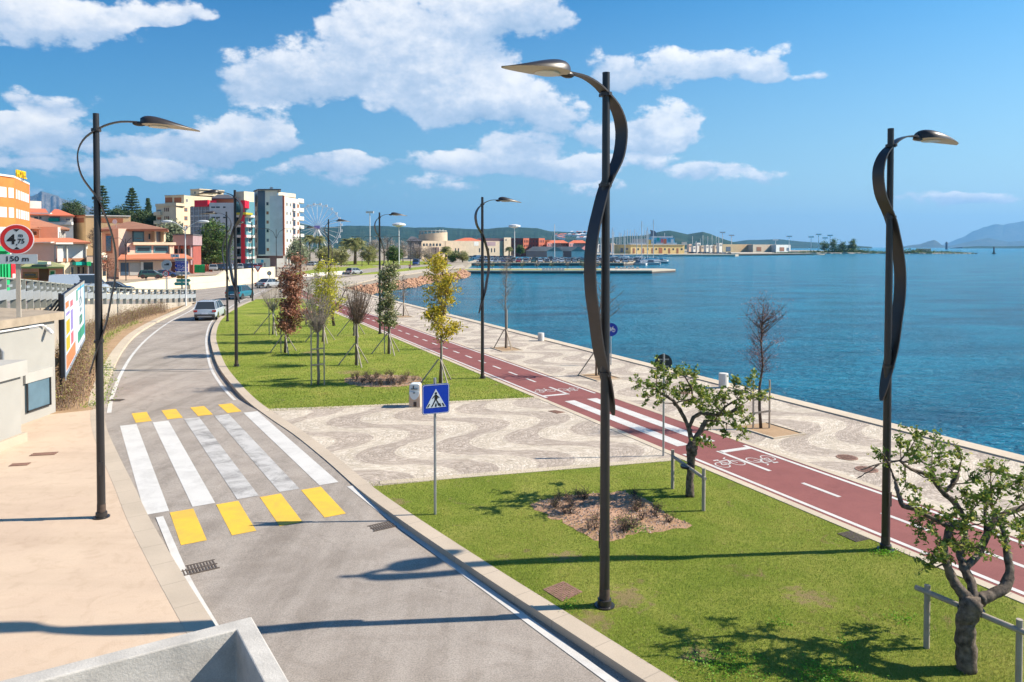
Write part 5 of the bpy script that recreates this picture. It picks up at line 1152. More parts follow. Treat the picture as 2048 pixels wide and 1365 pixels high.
# --- palms, park trees, conifers
def palm(px, Y, ctop, rpx, label, base_z=-.2, thick=.3):
    x = XW(px, Y); s = F / Y; zc = ZW(ctop, Y) + .2; Rr = rpx / s; t = thing('palm_tree', label, 'palm tree', (x, Y, base_z), 0, 'palm trees near the park'); h = zc - base_z
    m = MB(); m.tube([(0, 0, 0), (.1, 0, h * .5), (0, 0, h)], [thick * 1.1, thick * .85, thick], 9); m.blob((0, 0, h - .2), (thick * 1.3, thick * 1.3, thick * 1.3), 9, 6); m.build('trunk', MATS['bark_brown'], t, smooth='all')
    rn = random.Random(int(px)); vs = []; m = MB(); C = []
    for k in range(84):
        a = rn.uniform(0, 2 * math.pi); e = rn.uniform(-.7, 1.4); L_ = Rr * rn.uniform(.9, 1.12); pts = []
        for i in range(7):
            u = i / 6; r_ = L_ * u * (math.cos(e) * (1 - .1 * u) + .25 * u); z = h + L_ * (math.sin(e) * u - .62 * u * u * (1.1 if e > 0 else .5)); pts.append(Vector((r_ * math.cos(a), r_ * math.sin(a), z)))
        m.tube(pts, [.05 * thick / .3, .03, .03, .02, .02, .015, .01], 3, cap=False); sd = Vector((-math.sin(a), math.cos(a), 0))
        for i in range(1, 7):
            for j in range(3):
                u = j / 3; p = pts[i - 1].lerp(pts[i], u); d = (pts[i] - pts[i - 1]).normalized(); w = L_ * .30 * math.sin(math.pi * min(1, (i - 1 + u) / 6 * .85 + .12))
                for sgn in (-1, 1): q = p + d * w * .7 + sd * sgn * w - Vector((0, 0, w * .35)); vs.append((p - d * w * .12, p + d * w * .12, q))
    o = len(m.v); 
    for a_, b_, c_ in vs: m.add([a_, b_, c_], [(0, 1, 2)])
    m.build('crown', MATS['leaf_palm'], t)
palm(710, 262, 487, 27, 'largest bushy date palm in the park right of the ferris wheel', thick=.55); palm(619, 330, 477, 15, 'tall palm in front of the ferris wheel, left one', thick=.4); palm(639, 330, 478, 14, 'tall palm in front of the ferris wheel, right one', thick=.4)
palm(892, 262, 500, 15, 'palm in front of the long beige quay building', thick=.55); palm(1018, 420, 498, 9, 'small palm beside the red harbour buildings', thick=.45); palm(691, 330, 484, 14, 'palm partly hidden behind the largest date palm', thick=.5)
def far_tree(name, label, px, Y, ytop, ybot, hw, base, mat, n=60, lp=60, ls=.4, wood='bark_brown', cl=.9, group='park and street trees of the town', seed=1, r0=.25, prof=None, zb=-.2, up=.3, tw_r=.03):
    pr = prof or [(ytop, px, hw * .35), (ytop + (ybot - ytop) * .2, px, hw * .8), ((ytop + ybot) / 2, px, hw), (ybot - (ybot - ytop) * .15, px, hw * .8), (ybot, px, hw * .4)]
    return T(name, label, px, base, pr, ybot, r0, n, lp, ls, mat, wood, cl=cl, group=group, twigs=2, seed=seed, tw_r=tw_r, Y=Y, zb=zb, up=up)
far_tree('round_tree', 'large dense dark green round tree in front of the building with the red pillar', 431, 190, 450, 529, 38, 540, 'leaf_dark', 170, 70, .55, seed=2, cl=1.0, prof=[(450,432,14),(460,430,28),(480,428,37),(500,430,39),(515,428,36),(526,428,26),(532,430,10)], r0=.4)
far_tree('olive_tree', 'grey green rounded tree at the right foot of the white tower', 598, 215, 484, 526, 22, 531, 'leaf_olive', 90, 60, .5, seed=3, cl=1.0)
far_tree('round_tree', 'compact dark green tree on the park lawn', 787, 262, 497, 521, 17, 528, 'leaf_dark', 70, 60, .5, seed=4, cl=.8)
for k, (px, Y, a, b_, hw, bs, mt, lb) in enumerate(((655, 250, 497, 522, 20, 530, 'leaf_park', 'loose yellow green park tree left of the large palm'), (682, 240, 500, 526, 16, 532, 'leaf_park', 'small yellow green park tree at the foot of the large palm'), (737, 255, 495, 524, 18, 529, 'leaf_park', 'yellow green tree right of the large palm trunk'), (648, 300, 490, 516, 26, 526, 'leaf_dark', 'dark green tree at the foot of the ferris wheel'), (925, 300, 505, 520, 12, 526, 'leaf_park', 'low bushy tree at the start of the small pier'), (1040, 420, 494, 506, 9, 508, 'leaf_dark', 'dark green tree beside the red harbour buildings'), (905, 300, 506, 522, 9, 525, 'leaf_dark', 'dark bush under the quay palm'))):
    far_tree('park_tree', lb, px, Y, a, b_, hw, bs, mt, 50, 60, .5, seed=10 + k, cl=.9)
for k, (px, Y, a, b_, hw, lb) in enumerate(((748, 300, 478, 512, 18, 'leafless grey brown park tree behind the largest palm'), (775, 310, 476, 512, 24, 'largest leafless grey brown park tree left of the museum'), (806, 300, 484, 514, 18, 'leafless brown park tree right of the dark green tree'), (835, 290, 492, 518, 16, 'leafless tree before the grey museum annex'), (858, 285, 496, 519, 13, 'leafless brown tree before the museum portico'), (606, 300, 496, 520, 14, 'leafless tree behind the grey green tree by the tower'))):
    far_tree('bare_park_tree', lb, px, Y, a, b_, hw, b_ + 12, 'leaf_bare', 70, 26, .38, 'bark_grey', seed=30 + k, cl=1.1, tw_r=.035)
def conifer(px, Y, ytop, ybase, hwb, label, zb):
    x = XW(px, Y); s = F / Y; zt = ZW(ytop, Y); rn = random.Random(int(px)); h = zt - zb; t = thing('araucaria', label, 'conifer', (x, Y, zb), 0, 'tall tiered conifers behind the town'); m = MB(); m.tube([(0, 0, 0), (0, 0, h)], [.5, .08], 6); m.build('trunk', MATS['bark_dark'], t)
    zc = ZW(ybase, Y) - zb; C = []; tiers = 15; m = MB()
    for i in range(tiers):
        u = i / (tiers - 1); z = zc + (h - zc) * u * .98; r = hwb / s * (1 - u) ** .75 * rn.uniform(.8, 1.1) + .3
        for k in range(9):
            a = rn.uniform(0, 2 * math.pi); e = Vector((math.cos(a) * r, math.sin(a) * r, z + r * .12)); m.tube([(0, 0, z), e], [.12, .05], 3, cap=False)
            for j in range(34): q = rn.uniform(.15, 1); C.append((e.x * q + rn.gauss(0, .25), e.y * q + rn.gauss(0, .25), z + r * .12 * q + rn.gauss(.1, .16)))
    cr = m.build('crown', MATS['bark_dark'], t); leaves('leaves', np.array(C), .7, MATS['leaf_pine'], cr, .4, .6)
conifer(206, 270, 373, 452, 28, 'large tiered conifer behind the left lamp post', 3); conifer(265, 260, 378, 455, 25, 'tall tiered conifer right of the left lamp post', 3); conifer(297, 330, 398, 448, 9, 'thin distant tiered conifer left of the cream apartment block', 3)
for k, (px, Y, a, b_, hw, lb) in enumerate(((148, 300, 407, 436, 24, 'dark pine crowns left of the large tiered conifer'), (240, 270, 416, 450, 20, 'bushy pine between the two large conifers'), (282, 250, 425, 462, 26, 'dark green tree below the tall conifer'), (226, 260, 430, 455, 22, 'dark tree behind the tan flat roofed house'), (305, 240, 436, 468, 14, 'green tree before the cream apartment block'), (345, 180, 455, 482, 14, 'pale green tree beside the pink restaurant terrace'))):
    far_tree('pine_tree', lb, px, Y, a, b_, hw, 520, 'leaf_pine' if k < 5 else 'leaf_olive', 80, 70, .6, seed=50 + k, cl=1.1, zb=0)
T('bare_tree', 'small leafless street tree behind the left lamp post before the tan wall', 187, 520, [(452,188,8),(470,187,13),(490,187,10),(500,187,4)], 500, .12, 26, 0, .1, 'leaf_bare', 'bark_dark', cl=.5, twigs=4, seed=60, tw_r=.02, Y=118, zb=0)
T('rust_tree', 'small street tree with rusty brown leaves right of the left lamp post', 215, 545, [(513,214,7),(525,214,10),(540,215,8)], 540, .08, 30, 24, .25, 'leaf_red', 'bark_dark', cl=.5, twigs=2, seed=61, tw_r=.01, Y=112, zb=0)
# ------------------------------------------------------------------ buildings
for n_, c_, r_ in (('orange_plaster', (.72, .20, .045), .8), ('parapet_white', (.66, .64, .58), .8), ('cream_plaster', (.66, .56, .40), .8), ('pink_plaster', (.66, .48, .37), .8), ('tan_plaster', (.62, .42, .22), .8), ('white_plaster', (.64, .63, .59), .8),
                   ('brick_brown', (.36, .13, .06), .85), ('red_panel', (.62, .008, .035), .5), ('pale_blue_wall', (.50, .55, .58), .7), ('blue_panel', (.055, .095, .15), .6), ('grey_plaster', (.42, .41, .39), .8), ('roof_tile', (.52, .19, .10), .85), ('roof_brown', (.33, .17, .11), .85),
                   ('roof_red', (.60, .16, .08), .85), ('roof_dark', (.10, .10, .11), .7), ('shutter_brown', (.28, .11, .05), .6), ('brick_red', (.52, .15, .09), .85), ('brick_dark', (.34, .09, .07), .85), ('beige_stone', (.58, .46, .33), .85), ('yellow_plaster', (.68, .51, .22), .8),
                   ('shop_green', (.01, .42, .14), .5), ('shop_red', (.60, .02, .03), .5), ('shack_pink', (.62, .26, .24), .8), ('grey_roof', (.24, .26, .24), .8), ('teal_cloth', (.0, .36, .30), .7), ('door_brown', (.10, .03, .02), .6), ('mauve_plaster', (.36, .25, .26), .8), ('sign_yellow', (.80, .50, .01), .5), ('wood_fence', (.36, .16, .08), .8), ('hull_blue', (.05, .30, .50), .5), ('moss_roof', (.28, .30, .14), .9)):
    M(n_, c_, r_, .10, .5, .2, 3)
def glassm(name, c, rough=.12):
    m, nt, b = nodes(name); b.inputs['Base Color'].default_value = (*c, 1); b.inputs['Roughness'].default_value = rough; b.inputs['Specular IOR Level'].default_value = .8; MATS[name] = m
glassm('glass_dark', (.025, .035, .045)); glassm('glass_teal', (.10, .24, .27)); glassm('glass_grey', (.13, .14, .17)); glassm('blind_white', (.66, .66, .64), .6)
class B:
    def __init__(s, name, label, px, Y, zb=-.2, cat='building', group=None):
        s.o = Vector((XW(px, Y), Y, zb)); s.t = thing(name, label, cat, tuple(s.o), 0, group); s.zb = zb
    def _l(s, p): return (p[0] - s.o.x, p[1] - s.o.y, p[2] - s.o.z)
    def vol(s, front, D, pt, pb=None, mat='white_plaster', name='wall', parent=None, z=None):
        pts = [(XW(px, Y), Y) for px, Y in front]; Y0 = front[0][1]; z1 = ZW(pt, Y0) if z is None else z[1]; z0 = (s.zb if pb is None else ZW(pb, Y0)) if z is None else z[0]
        pl_, pf = front[-1], front[0]; xl_ = XW(pl_[0], pts[-1][1] + D) - .02 * D; pts += [(xl_, pts[-1][1] + D), (min(pts[0][0], xl_ - 1), pts[-1][1] + D + .01)]
        m = MB(); m.prism(pts, z0, z1); m.v = [s._l(v) for v in m.v]; return m.build(name, MATS[mat], parent or s.t)
    def hit(s, A, Bp, px):
        a = Vector((XW(*A), A[1])); b = Vector((XW(*Bp), Bp[1])); k = (px - 1024) / F; d = b - a; t = (k * a.y - a.x) / (d.x - k * d.y) if abs(d.x - k * d.y) > 1e-9 else 0; return a + d * t, d.normalized()
    def win(s, A, Bp, x0, x1, y0, y1, mat='glass_dark', frame=None, name='window', out=.06, z=None, parent=None, pane=True):
        p, d = s.hit(A, Bp, x0); q, _ = s.hit(A, Bp, x1); c = (p + q) / 2; w = (q - p).length
        z1, z0 = (ZW(y0, c.y), ZW(y1, c.y)) if z is None else (z[1], z[0]); n = Vector((d.y, -d.x))
        a = math.atan2(d.y, d.x); cc = (c.x + n.x * (out / 2 - .1), c.y + n.y * (out / 2 - .1), (z0 + z1) / 2)
        if frame:
            f = w * .10 + .05; m = MB(); m.box(s._l(cc), (w + 0 * f, out + .2, z1 - z0), a); fr = m.build(name, MATS[frame], parent or s.t)
            m = MB(); cc2 = (c.x + n.x * (out + .02), c.y + n.y * (out + .02), cc[2]); m.box(s._l(cc2), (max(.1, w - 2 * f), .05, max(.1, z1 - z0 - 2 * f)), a); m.build('pane', MATS[mat], fr); return fr
        m = MB(); m.box(s._l(cc), (w, out + .2, z1 - z0), a); return m.build(name, MATS[mat], parent or s.t)
    def roof(s, eaves, pe, ridge, mat='roof_tile', name='roof', th=.25):
        # eaves: 4 (px,Y) going round, pe: pixel row of the eave at eaves[0]; ridge: 1 or 2 (px,Y,py)
        z0 = ZW(pe, eaves[0][1]); E = [(XW(*e), e[1], z0) for e in eaves]; Rg = [(XW(r[0], r[1]), r[1], ZW(r[2], r[1])) for r in ridge]
        m = MB(); vs = E + [(x, y, z - th) for x, y, z in E] + Rg
        fs = [(7, 6, 5, 4)] + [(i, i + 4, (i + 1) % 4 + 4, (i + 1) % 4) for i in range(4)]
        if len(Rg) == 1: fs += [(i, (i + 1) % 4, 8) for i in range(4)]
        else: fs += [(0, 1, 9, 8), (1, 2, 9), (2, 3, 8, 9), (3, 0, 8)]
        m.add([s._l(v) for v in vs], fs); return m.build(name, MATS[mat], s.t)
# hotel
b = B('hotel_building', 'orange hotel with white blinds, white roof edge and yellow HOTEL letters, at the left edge', 31, 120)
H = [(-70, 109), (31, 120), (61, 134)]
zt = ZW(356, 120); b.vol(H, 22, 0, mat='orange_plaster', z=(-.2, zt)); b.vol([(-70.5, 108.8), (31, 119.7), (61.4, 133.8)], 22.6, 0, mat='parapet_white', name='roof_edge', z=(zt + .003, ZW(352.2, 120)))
for r in range(4):
    y0 = 377 + 39.2 * r; z = (ZW(y0 + 20, 120), ZW(y0, 120))
    for a, c in ((-18, -3), (.5, 14.5), (18.5, 28.8)): b.win(H[0], H[1], a, c, 0, 0, 'blind_white', z=z)
    for a, c in ((33.4, 36.2), (38, 41.2), (42.7, 46.2), (47.3, 50.4), (51.7, 55), (56, 58.9)): b.win(H[1], H[2], a, c, 0, 0, 'blind_white', z=(z[0], z[1] - .1))
sg = thing('hotel_sign', 'upright yellow letters HOTEL on the roof of the orange building', 'roof sign', (XW(37, 124), 125, ZW(352, 120) - .3), R(104)); textmesh('HOTEL', 1.75, 'lettering', MATS['sign_yellow'], sg, (0, 0, .95), extr=.12, sx=.75, font_off=.03); m = MB(); m.box((0, .16, .95), (4.0, .06, .08)); m.box((-1.3, .16, .5), (.08, .06, 1.0)); m.box((1.3, .16, .5), (.08, .06, 1.0)); m.build('sign_frame', MATS['dark_metal'], sg)
b = B('green_market_stall', 'bright green corrugated building below the orange hotel', 10, 92); A, C = (-60, 88), (20, 92); b.vol([A, C], 8, 500, mat='shop_green')
for k in range(7): b.win(A, C, -22 + k * 6, -19.4 + k * 6, 528, 556, 'shop_green', name='panel', out=.15)
b.vol([(-62, 87), (20.5, 91)], 9.5, 492, 503, 'shop_green', 'canopy')
b = B('red_kiosk', 'narrow bright red structure between the green building and the sign pole', 26, 94); b.vol([(22, 93), (30.5, 93.6)], 3, 523, mat='shop_red'); b.win((22, 93), (30.5, 93.6), 24, 29.5, 548, 556, 'parapet_white', name='panel')
b = B('shack_restaurant', 'low pink restaurant with mossy roof, dark brown doorway and orange base', 84, 104); A, C = (43, 104), (125, 104); b.vol([A, C], 8, 533, mat='shack_pink'); b.roof([(41, 103), (127, 103), (129, 113), (39, 113)], 534, [(64, 108, 520), (104, 108, 524)], 'moss_roof')
b.win(A, C, 46, 75, 544.5, 555.5, 'glass_dark', 'wood_fence'); b.win(A, C, 99, 111, 541, 552, 'glass_dark', 'parapet_white'); b.win(A, C, 78, 97, 536, 562, 'door_brown', name='doorway'); b.win(A, C, 44, 76, 556, 564, 'orange_plaster', name='base_band', out=.3); b.win(A, C, 99, 118, 553, 560, 'orange_plaster', name='base_band', out=.3)
b.win(A, C, 74, 100, 524, 529, 'parapet_white', name='sign_board', out=.6); b.win(A, C, 72, 102, 529.5, 534, 'roof_dark', name='door_canopy', out=1.0)
b = B('gallery_house', 'two storey house with plain grey wall, white open gallery and tiled roof, above the shops', 116, 121); A, C, D_ = (40, 120), (108, 120), (172, 124)
b.vol([A, C, D_], 9, 486, mat='grey_plaster'); b.win(C, D_, 110, 169.5, 490.5, 518, 'pale_blue_wall', name='gallery', out=.1); b.win(C, D_, 112, 123, 493, 524, 'parapet_white', name='gallery_pillar', out=.5); b.win(C, D_, 131, 133.5, 492, 524, 'parapet_white', name='gallery_pillar', out=.5); b.win(C, D_, 169.5, 173, 489, 524, 'parapet_white', name='gallery_pillar', out=.5); b.win(C, D_, 112, 171, 517, 523.8, 'wood_fence', name='balustrade', out=.35)
b.win(C, D_, 106, 175, 485.5, 489, 'parapet_white', name='eave', out=1.2); b.win(A, C, 38, 108, 484, 486.6, 'parapet_white', name='eave', out=.8); b.roof([(38, 119), (182, 122), (180, 134), (36, 134)], 484.4, [(60, 127, 476.5), (140, 128, 476)], 'roof_tile')
b.win(C, D_, 112, 172, 524.6, 560, 'cream_plaster', name='shop_front', out=.25); b.win(C, D_, 143, 167, 524, 530.5, 'teal_cloth', name='shop_awning', out=1.6)
for a, c in ((120, 126), (138, 145), (150, 158), (160, 166)): b.win(C, D_, a, c, 533, 556, 'glass_dark', 'cream_plaster', out=.5, name='shop_window')
b = B('pharmacy_shop', 'small pink shop with dark glass front and green sign left of the lamp post', 186, 122); A, C = (173, 122), (204, 123); b.vol([A, C], 8, 511, mat='pink_plaster'); b.win(A, C, 176, 191, 524, 551, 'glass_dark', 'parapet_white', name='shop_window', out=.2); b.win(A, C, 174, 182, 524, 532, 'shop_green', name='shop_sign', out=.5); b.win(A, C, 173, 196, 498, 511.5, 'tan_plaster', name='terrace_wall', out=.1)
b = B('corner_shop', 'narrow building with teal, white and orange shop boards right of the lamp post', 208, 124); A, C = (203, 124), (212, 125); b.vol([A, C], 6, 506, mat='cream_plaster'); b.win(A, C, 204, 211.5, 511, 515.5, 'parapet_white', name='shop_sign', out=.3); b.win(A, C, 204, 211.5, 515.7, 520, 'sign_teal', name='shop_sign', out=.3); b.win(A, C, 204, 211.5, 521, 526, 'roof_red', name='shop_sign', out=.3); b.win(A, C, 205, 211, 530, 552, 'glass_dark', name='shop_window')
b = B('hip_roof_house', 'pinkish house with brown hipped roof and one small dark window behind the gallery', 95, 140); A, C, D_ = (40, 139), (116, 140), (131, 146); b.vol([A, C, D_], 9, 454, mat='pink_plaster'); b.roof([(38, 137), (140, 143), (138, 158), (30, 158)], 455.5, [(44, 147, 433), (58, 148, 434)], 'roof_brown'); b.win(A, C, 66, 76, 462, 472, 'glass_dark', 'parapet_white'); b.win(A, C, 78.5, 79.5, 454, 476, 'roof_brown', name='downpipe', out=.2)
b.win(C, D_, 116.5, 130.5, 457, 478, 'parapet_white', name='wall_panel', out=.04)
for a in (119, 123, 127): b.win(C, D_, a, a + 1.4, 464, 476, 'glass_dark', out=.1)
b = B('white_apartment_house', 'white apartment house with teal awning, orange roof and small roof tower', 105, 178); A, C = (50, 176), (147, 178); b.vol([A, C], 12, 430, mat='white_plaster'); b.roof([(98, 175), (150, 177), (150, 192), (96, 190)], 430.5, [(110, 184, 418.5), (118, 184, 419)], 'roof_red'); b.roof([(45, 174), (100, 176), (100, 190), (45, 190)], 428.5, [(60, 183, 417), (92, 184, 418)], 'roof_red')
b.vol([(58, 184), (84, 186)], 6, 402, 420, 'parapet_white', 'roof_tower'); b.vol([(57, 183), (85, 185)], 7, 409.5, 402, 'parapet_white', 'tower_cap') if False else None
b.win(A, C, 50, 105, 426, 430, 'parapet_white', name='cornice', out=.8); b.win(A, C, 70, 77, 434, 438, 'glass_dark'); b.win(A, C, 80, 84, 434, 438, 'glass_dark'); b.win(A, C, 100, 121, 432, 437, 'glass_grey', name='balcony_recess'); b.win(A, C, 100, 120.5, 437, 443.5, 'teal_cloth', name='awning', out=.6); b.win(A, C, 131.5, 143, 436, 443, 'glass_grey', 'parapet_white'); b.win(A, C, 60, 147, 444.5, 450, 'white_plaster', name='balcony', out=.9)
b = B('flat_roof_house', 'tan flat roofed house with dark brick openings behind the left lamp post', 190, 186); A, C, D_ = (147, 186), (172, 182), (262, 186); b.vol([A, C, D_], 12, 432, mat='tan_plaster'); b.win(A, C, 147.5, 169, 436.5, 446, 'brick_brown', name='recess'); b.win(C, D_, 204, 247, 436.5, 446, 'brick_brown', name='recess'); b.win(C, D_, 172, 262, 431, 433, 'parapet_white', name='coping', out=.2); b.win(A, C, 147, 172, 431, 433, 'brick_brown', name='coping', out=.2)
m = MB(); x, y = XW(231, 150), 150; z = ZW(444, 150); t = thing('satellite_dish', 'white satellite dish on the pink restaurant roof', 'satellite dish', (x, y, z), 0); m.lathe([(.5, .12), (.3, .03), (.05, 0), (.3, .05), (.5, .14)], 14, axis='Y'); m.build('dish', MATS['pure_white'], t); m = MB(); m.tube([(0, .1, 0), (0, .4, -1.2)], .05, 6); m.build('arm', MATS['galvanised'], t)
# pink restaurant
b = B('restaurant_building', 'pink two storey restaurant with brown roof, wide glass windows and tiled arcade roof', 290, 146)
U = [(204, 156), (237, 150), (328, 158)]; b.vol(U, 10, 459, mat='pink_plaster'); b.roof([(196, 153), (336, 149), (338, 166), (204, 168)], 459, [(257, 157, 443.5), (268, 158, 444)], 'roof_brown', th=.4)
b.win(U[0], U[1], 212, 225, 468, 507, 'glass_dark', 'roof_brown'); b.win(U[1], U[2], 265, 288.5, 462.5, 485, 'glass_teal', 'glass_dark'); b.win(U[1], U[2], 296, 302, 467, 480, 'glass_dark', 'pink_plaster'); b.win(U[1], U[2], 304, 307, 462, 484, 'cream_plaster', name='column', out=1.2); b.win(U[1], U[2], 322, 325.5, 462, 484, 'cream_plaster', name='column', out=1.2); b.win(U[1], U[2], 308, 321, 463, 484, 'glass_grey', name='terrace_opening')
V = [(254, 146), (348, 152)]; b.vol(V, 8, 487, mat='pink_plaster', name='middle_wall'); b.win(V[0], V[1], 265, 350, 485, 490.5, 'cream_plaster', name='terrace_slab', out=.8); b.win(V[0], V[1], 271, 303, 492, 506, 'glass_dark', 'glass_teal'); b.win(V[0], V[1], 307, 337, 492, 506, 'glass_dark', 'glass_teal'); b.win(V[0], V[1], 255.5, 259.5, 495, 505, 'glass_dark'); b.win(V[0], V[1], 338, 342, 491, 508, 'cream_plaster', name='column', out=.5)
G_ = [(237, 141), (378, 149)]; b.vol(G_, 8, 518, mat='pink_plaster', name='arcade_wall'); b.roof([(235, 139.5), (386, 147.5), (380, 154), (238, 149)], 517.5, [(243, 147, 508), (370, 152, 508)], 'roof_tile'); b.win(G_[0], G_[1], 236, 384, 518, 522, 'mauve_plaster', name='fascia', out=.8)
for a, c, y0, mt in ((241, 257, 526, 'blue_panel'), (259, 280, 526, 'grey_plaster'), (286, 305.5, 525, 'glass_dark'), (322, 336, 524, 'parapet_white'), (342, 350, 524, 'door_brown'), (354, 366, 524, 'parapet_white')): b.win(G_[0], G_[1], a, c, y0, 551, mt, name='arcade_bay', out=.08)
b.win(G_[0], G_[1], 280.5, 286, 524, 551, 'white_plaster', name='door_leaf', out=.3)
t = thing('roof_signboard', 'small pale blue shop signboard on the tiled arcade roof', 'sign', (XW(350, 139.5), 139.5, ZW(512, 139.5)), 0); m = MB(); m.box((0, 0, 0), (1.6, .12, .62)); m.build('board', MATS['pale_blue_wall'], t); m = MB(); m.box((-.6, .1, -.5), (.06, .06, .6)); m.box((.6, .1, -.5), (.06, .06, .6)); m.build('post', MATS['dark_metal'], t); m = MB(); m.box((-.25, -.07, 0), (.3, .02, .34)); m.box((.35, -.07, -.03), (.34, .02, .4)); m.build('emblem', MATS['hull_blue'], t)
b = B('carport_building', 'mauve flat roofed block over dark brick bays, right of the pink restaurant', 366, 168); A, C, D_ = (346, 168), (386, 167), (404, 178); b.vol([A, C, D_], 8, 471, 491, 'mauve_plaster'); b.vol([(345, 167.5), (386.5, 166.5), (405, 178)], 9, 468.5, 471, 'roof_dark', 'flat_roof'); b.vol([(348, 170), (386, 169), (402, 178)], 6, 491.5, mat='brick_dark', name='lower_wall')
for a in (350, 362, 374): b.win((348, 170), (386, 169), a, a + 8, 498, 518, 'glass_dark', name='bay'); b.win((348, 170), (386, 169), a + 9, a + 11, 490, 530, 'mauve_plaster', name='pillar', out=.6)
def fence_panel(px0, px1, Y, y0, y1, mat, label, n=6):
    b = B('fence', label, (px0 + px1) / 2, Y, cat='fence'); b.zb = -.2; A, C = (px0, Y), (px1, Y); b.win(A, C, px0, px1, y0, y1, mat, name='panel', out=.0)
    for k in range(n + 1): x = px0 + (px1 - px0) * k / n; b.win(A, C, x - .25, x + .25, y0 - .4, y1, mat, name='post', out=.12)
fence_panel(389, 409, 160, 530, 546, 'shop_green', 'green metal gate fence by the dark round tree'); fence_panel(410.5, 424, 160, 530, 544, 'brick_red', 'orange red gate beside the green fence', 3); fence_panel(425, 482, 172, 527, 537, 'wood_fence', 'brown wooden fence under the dark round tree', 10)
# cream apartment block
b = B('apartment_block', 'cream five storey apartment block with stepped top floors', 353, 228); A, C, D_ = (313, 230), (353, 225), (383, 232); b.vol([A, C, D_], 14, 412, mat='cream_plaster'); zc = ZW(406.5, 225)
b.vol([(311.5, 229.6), (353.3, 224.4), (371, 228)], 12, 0, mat='cream_plaster', name='cornice', z=(ZW(412, 225) + .01, zc)); b.vol([(331, 234), (369, 231), (428, 240)], 10, 0, mat='cream_plaster', name='upper_wall', z=(zc - .5, ZW(391, 231))); b.vol([(329.5, 233.5), (369.3, 230.4), (369.9, 231)], 10, 0, mat='grey_plaster', name='upper_roof', z=(ZW(391, 231) + .01, ZW(390, 231)))
b.win((331, 234), (369, 231), 332, 346, 395.5, 405.5, 'brick_brown', name='terrace_recess'); b.win((331, 234), (369, 231), 350, 364, 395.5, 405.5, 'brick_brown', name='terrace_recess'); b.win((369, 231), (428, 240), 373, 377, 398, 405, 'glass_grey', 'parapet_white')
b.vol([(382, 238), (400, 236), (448, 242)], 8, 0, mat='cream_plaster', name='penthouse', z=(ZW(391, 236), ZW(380, 236))); b.vol([(381, 237.6), (400, 235.5), (450, 242)], 9, 0, mat='cream_plaster', name='penthouse_roof', z=(ZW(380, 236) + .01, ZW(378, 236))); b.win((382, 238), (400, 236), 390.5, 392.5, 384, 388, 'glass_dark'); b.win((400, 236), (448, 242), 418, 427, 386, 389.5, 'glass_grey')
for y0, y1 in ((416, 423.5), (433, 441), (451, 459), (469, 477)):
    for a in (330, 333.8, 337): b.win(A, C, a, a + 1.8, y0, y1, 'door_brown')
    b.win(C, D_, 369.5, 375.6, y0, y1, 'glass_grey', 'shutter_brown')
    b.win(A, C, 314.5, 325, y0 + (2 if y0 < 420 else 0), y1 + 1, 'brick_brown' if y0 > 420 else 'glass_grey', 'cream_plaster', name='balcony_recess'); b.win(A, C, 313.2, 326, y1 + 1, y1 + 8, 'cream_plaster', name='balcony', out=.9)
# building with glass bays, red bands and red pillar
b = B('office_building', 'pale blue and white building with red roof bands, glass bays and a tall red pillar', 440, 215); A, C = (381, 218), (420, 215); b.vol([A, C], 12, 414, mat='glass_grey', name='glass_wall'); W2 = [(419.5, 214), (472, 214)]; b.vol(W2, 14, 406, mat='pale_blue_wall'); b.win(A, C, 393, 419.6, 401, 413.8, 'red_panel', name='red_band', out=.6); b.vol([(421, 215.5), (434, 215.5)], 3, 401, 405.8, 'red_panel', 'red_band')
for y in (422, 431.5, 441, 452, 462, 472): b.win(A, C, 381.5, 419, y, y + (1.8 if y in (431.5, 452) else .5), 'pale_blue_wall', name='mullion', out=.15)
for x in (389, 399, 405, 412): b.win(A, C, x, x + .6, 414, 500, 'pale_blue_wall', name='mullion', out=.18)
for y0 in (413.4, 434, 455): [b.win(W2[0], W2[1], a, c, y0, y0 + 3, 'glass_dark') for a, c in ((423.5, 431.5), (433, 440.6), (447, 452))]
b.vol([(427, 219), (470, 219)], 8, 396, 406, 'brick_brown', 'penthouse'); b.roof([(424, 218), (470, 218), (472, 229), (424, 229)], 396.5, [(436, 223, 389.5), (458, 223, 389.5)], 'roof_dark')
Q = [(472, 216), (493, 214), (509, 218)]; b.vol(Q, 12, 404, mat='glass_teal', name='bay_wall'); b.vol([(470, 224), (489, 222), (509, 226)], 9, 0, mat='cream_plaster', name='rear_penthouse', z=(ZW(405, 224), ZW(384, 224)))
for k, (y0, y1) in enumerate(((428.5, 434.5), (448, 454.5), (468.5, 475.5), (492, 497.5), (512, 518))):
    b.vol([(471, 212.5), (493.4, 210.8), (510, 216)], 6, y0 + 2, y1, 'white_plaster', 'balcony')
    b.win((472, 216), (493, 214), 474, 480, y1 + 1, y1 + 11, 'glass_dark'); b.win((493, 214), (509, 218), 497, 502.5, y1 + 1, y1 + 11, 'glass_dark', 'white_plaster')
b.vol([(482, 210.2), (490, 209.8)], 1.2, 402, mat='red_panel', name='red_pillar'); b.vol([(482, 209.6), (490.5, 209.2), (499, 214)], 3.5, 401, 415.5, 'red_panel', 'red_box')
b.vol([(473, 210), (492.5, 208.6), (506, 213)], .8, 425.6, 429.5, 'leaf_yellow', 'balcony_planting')
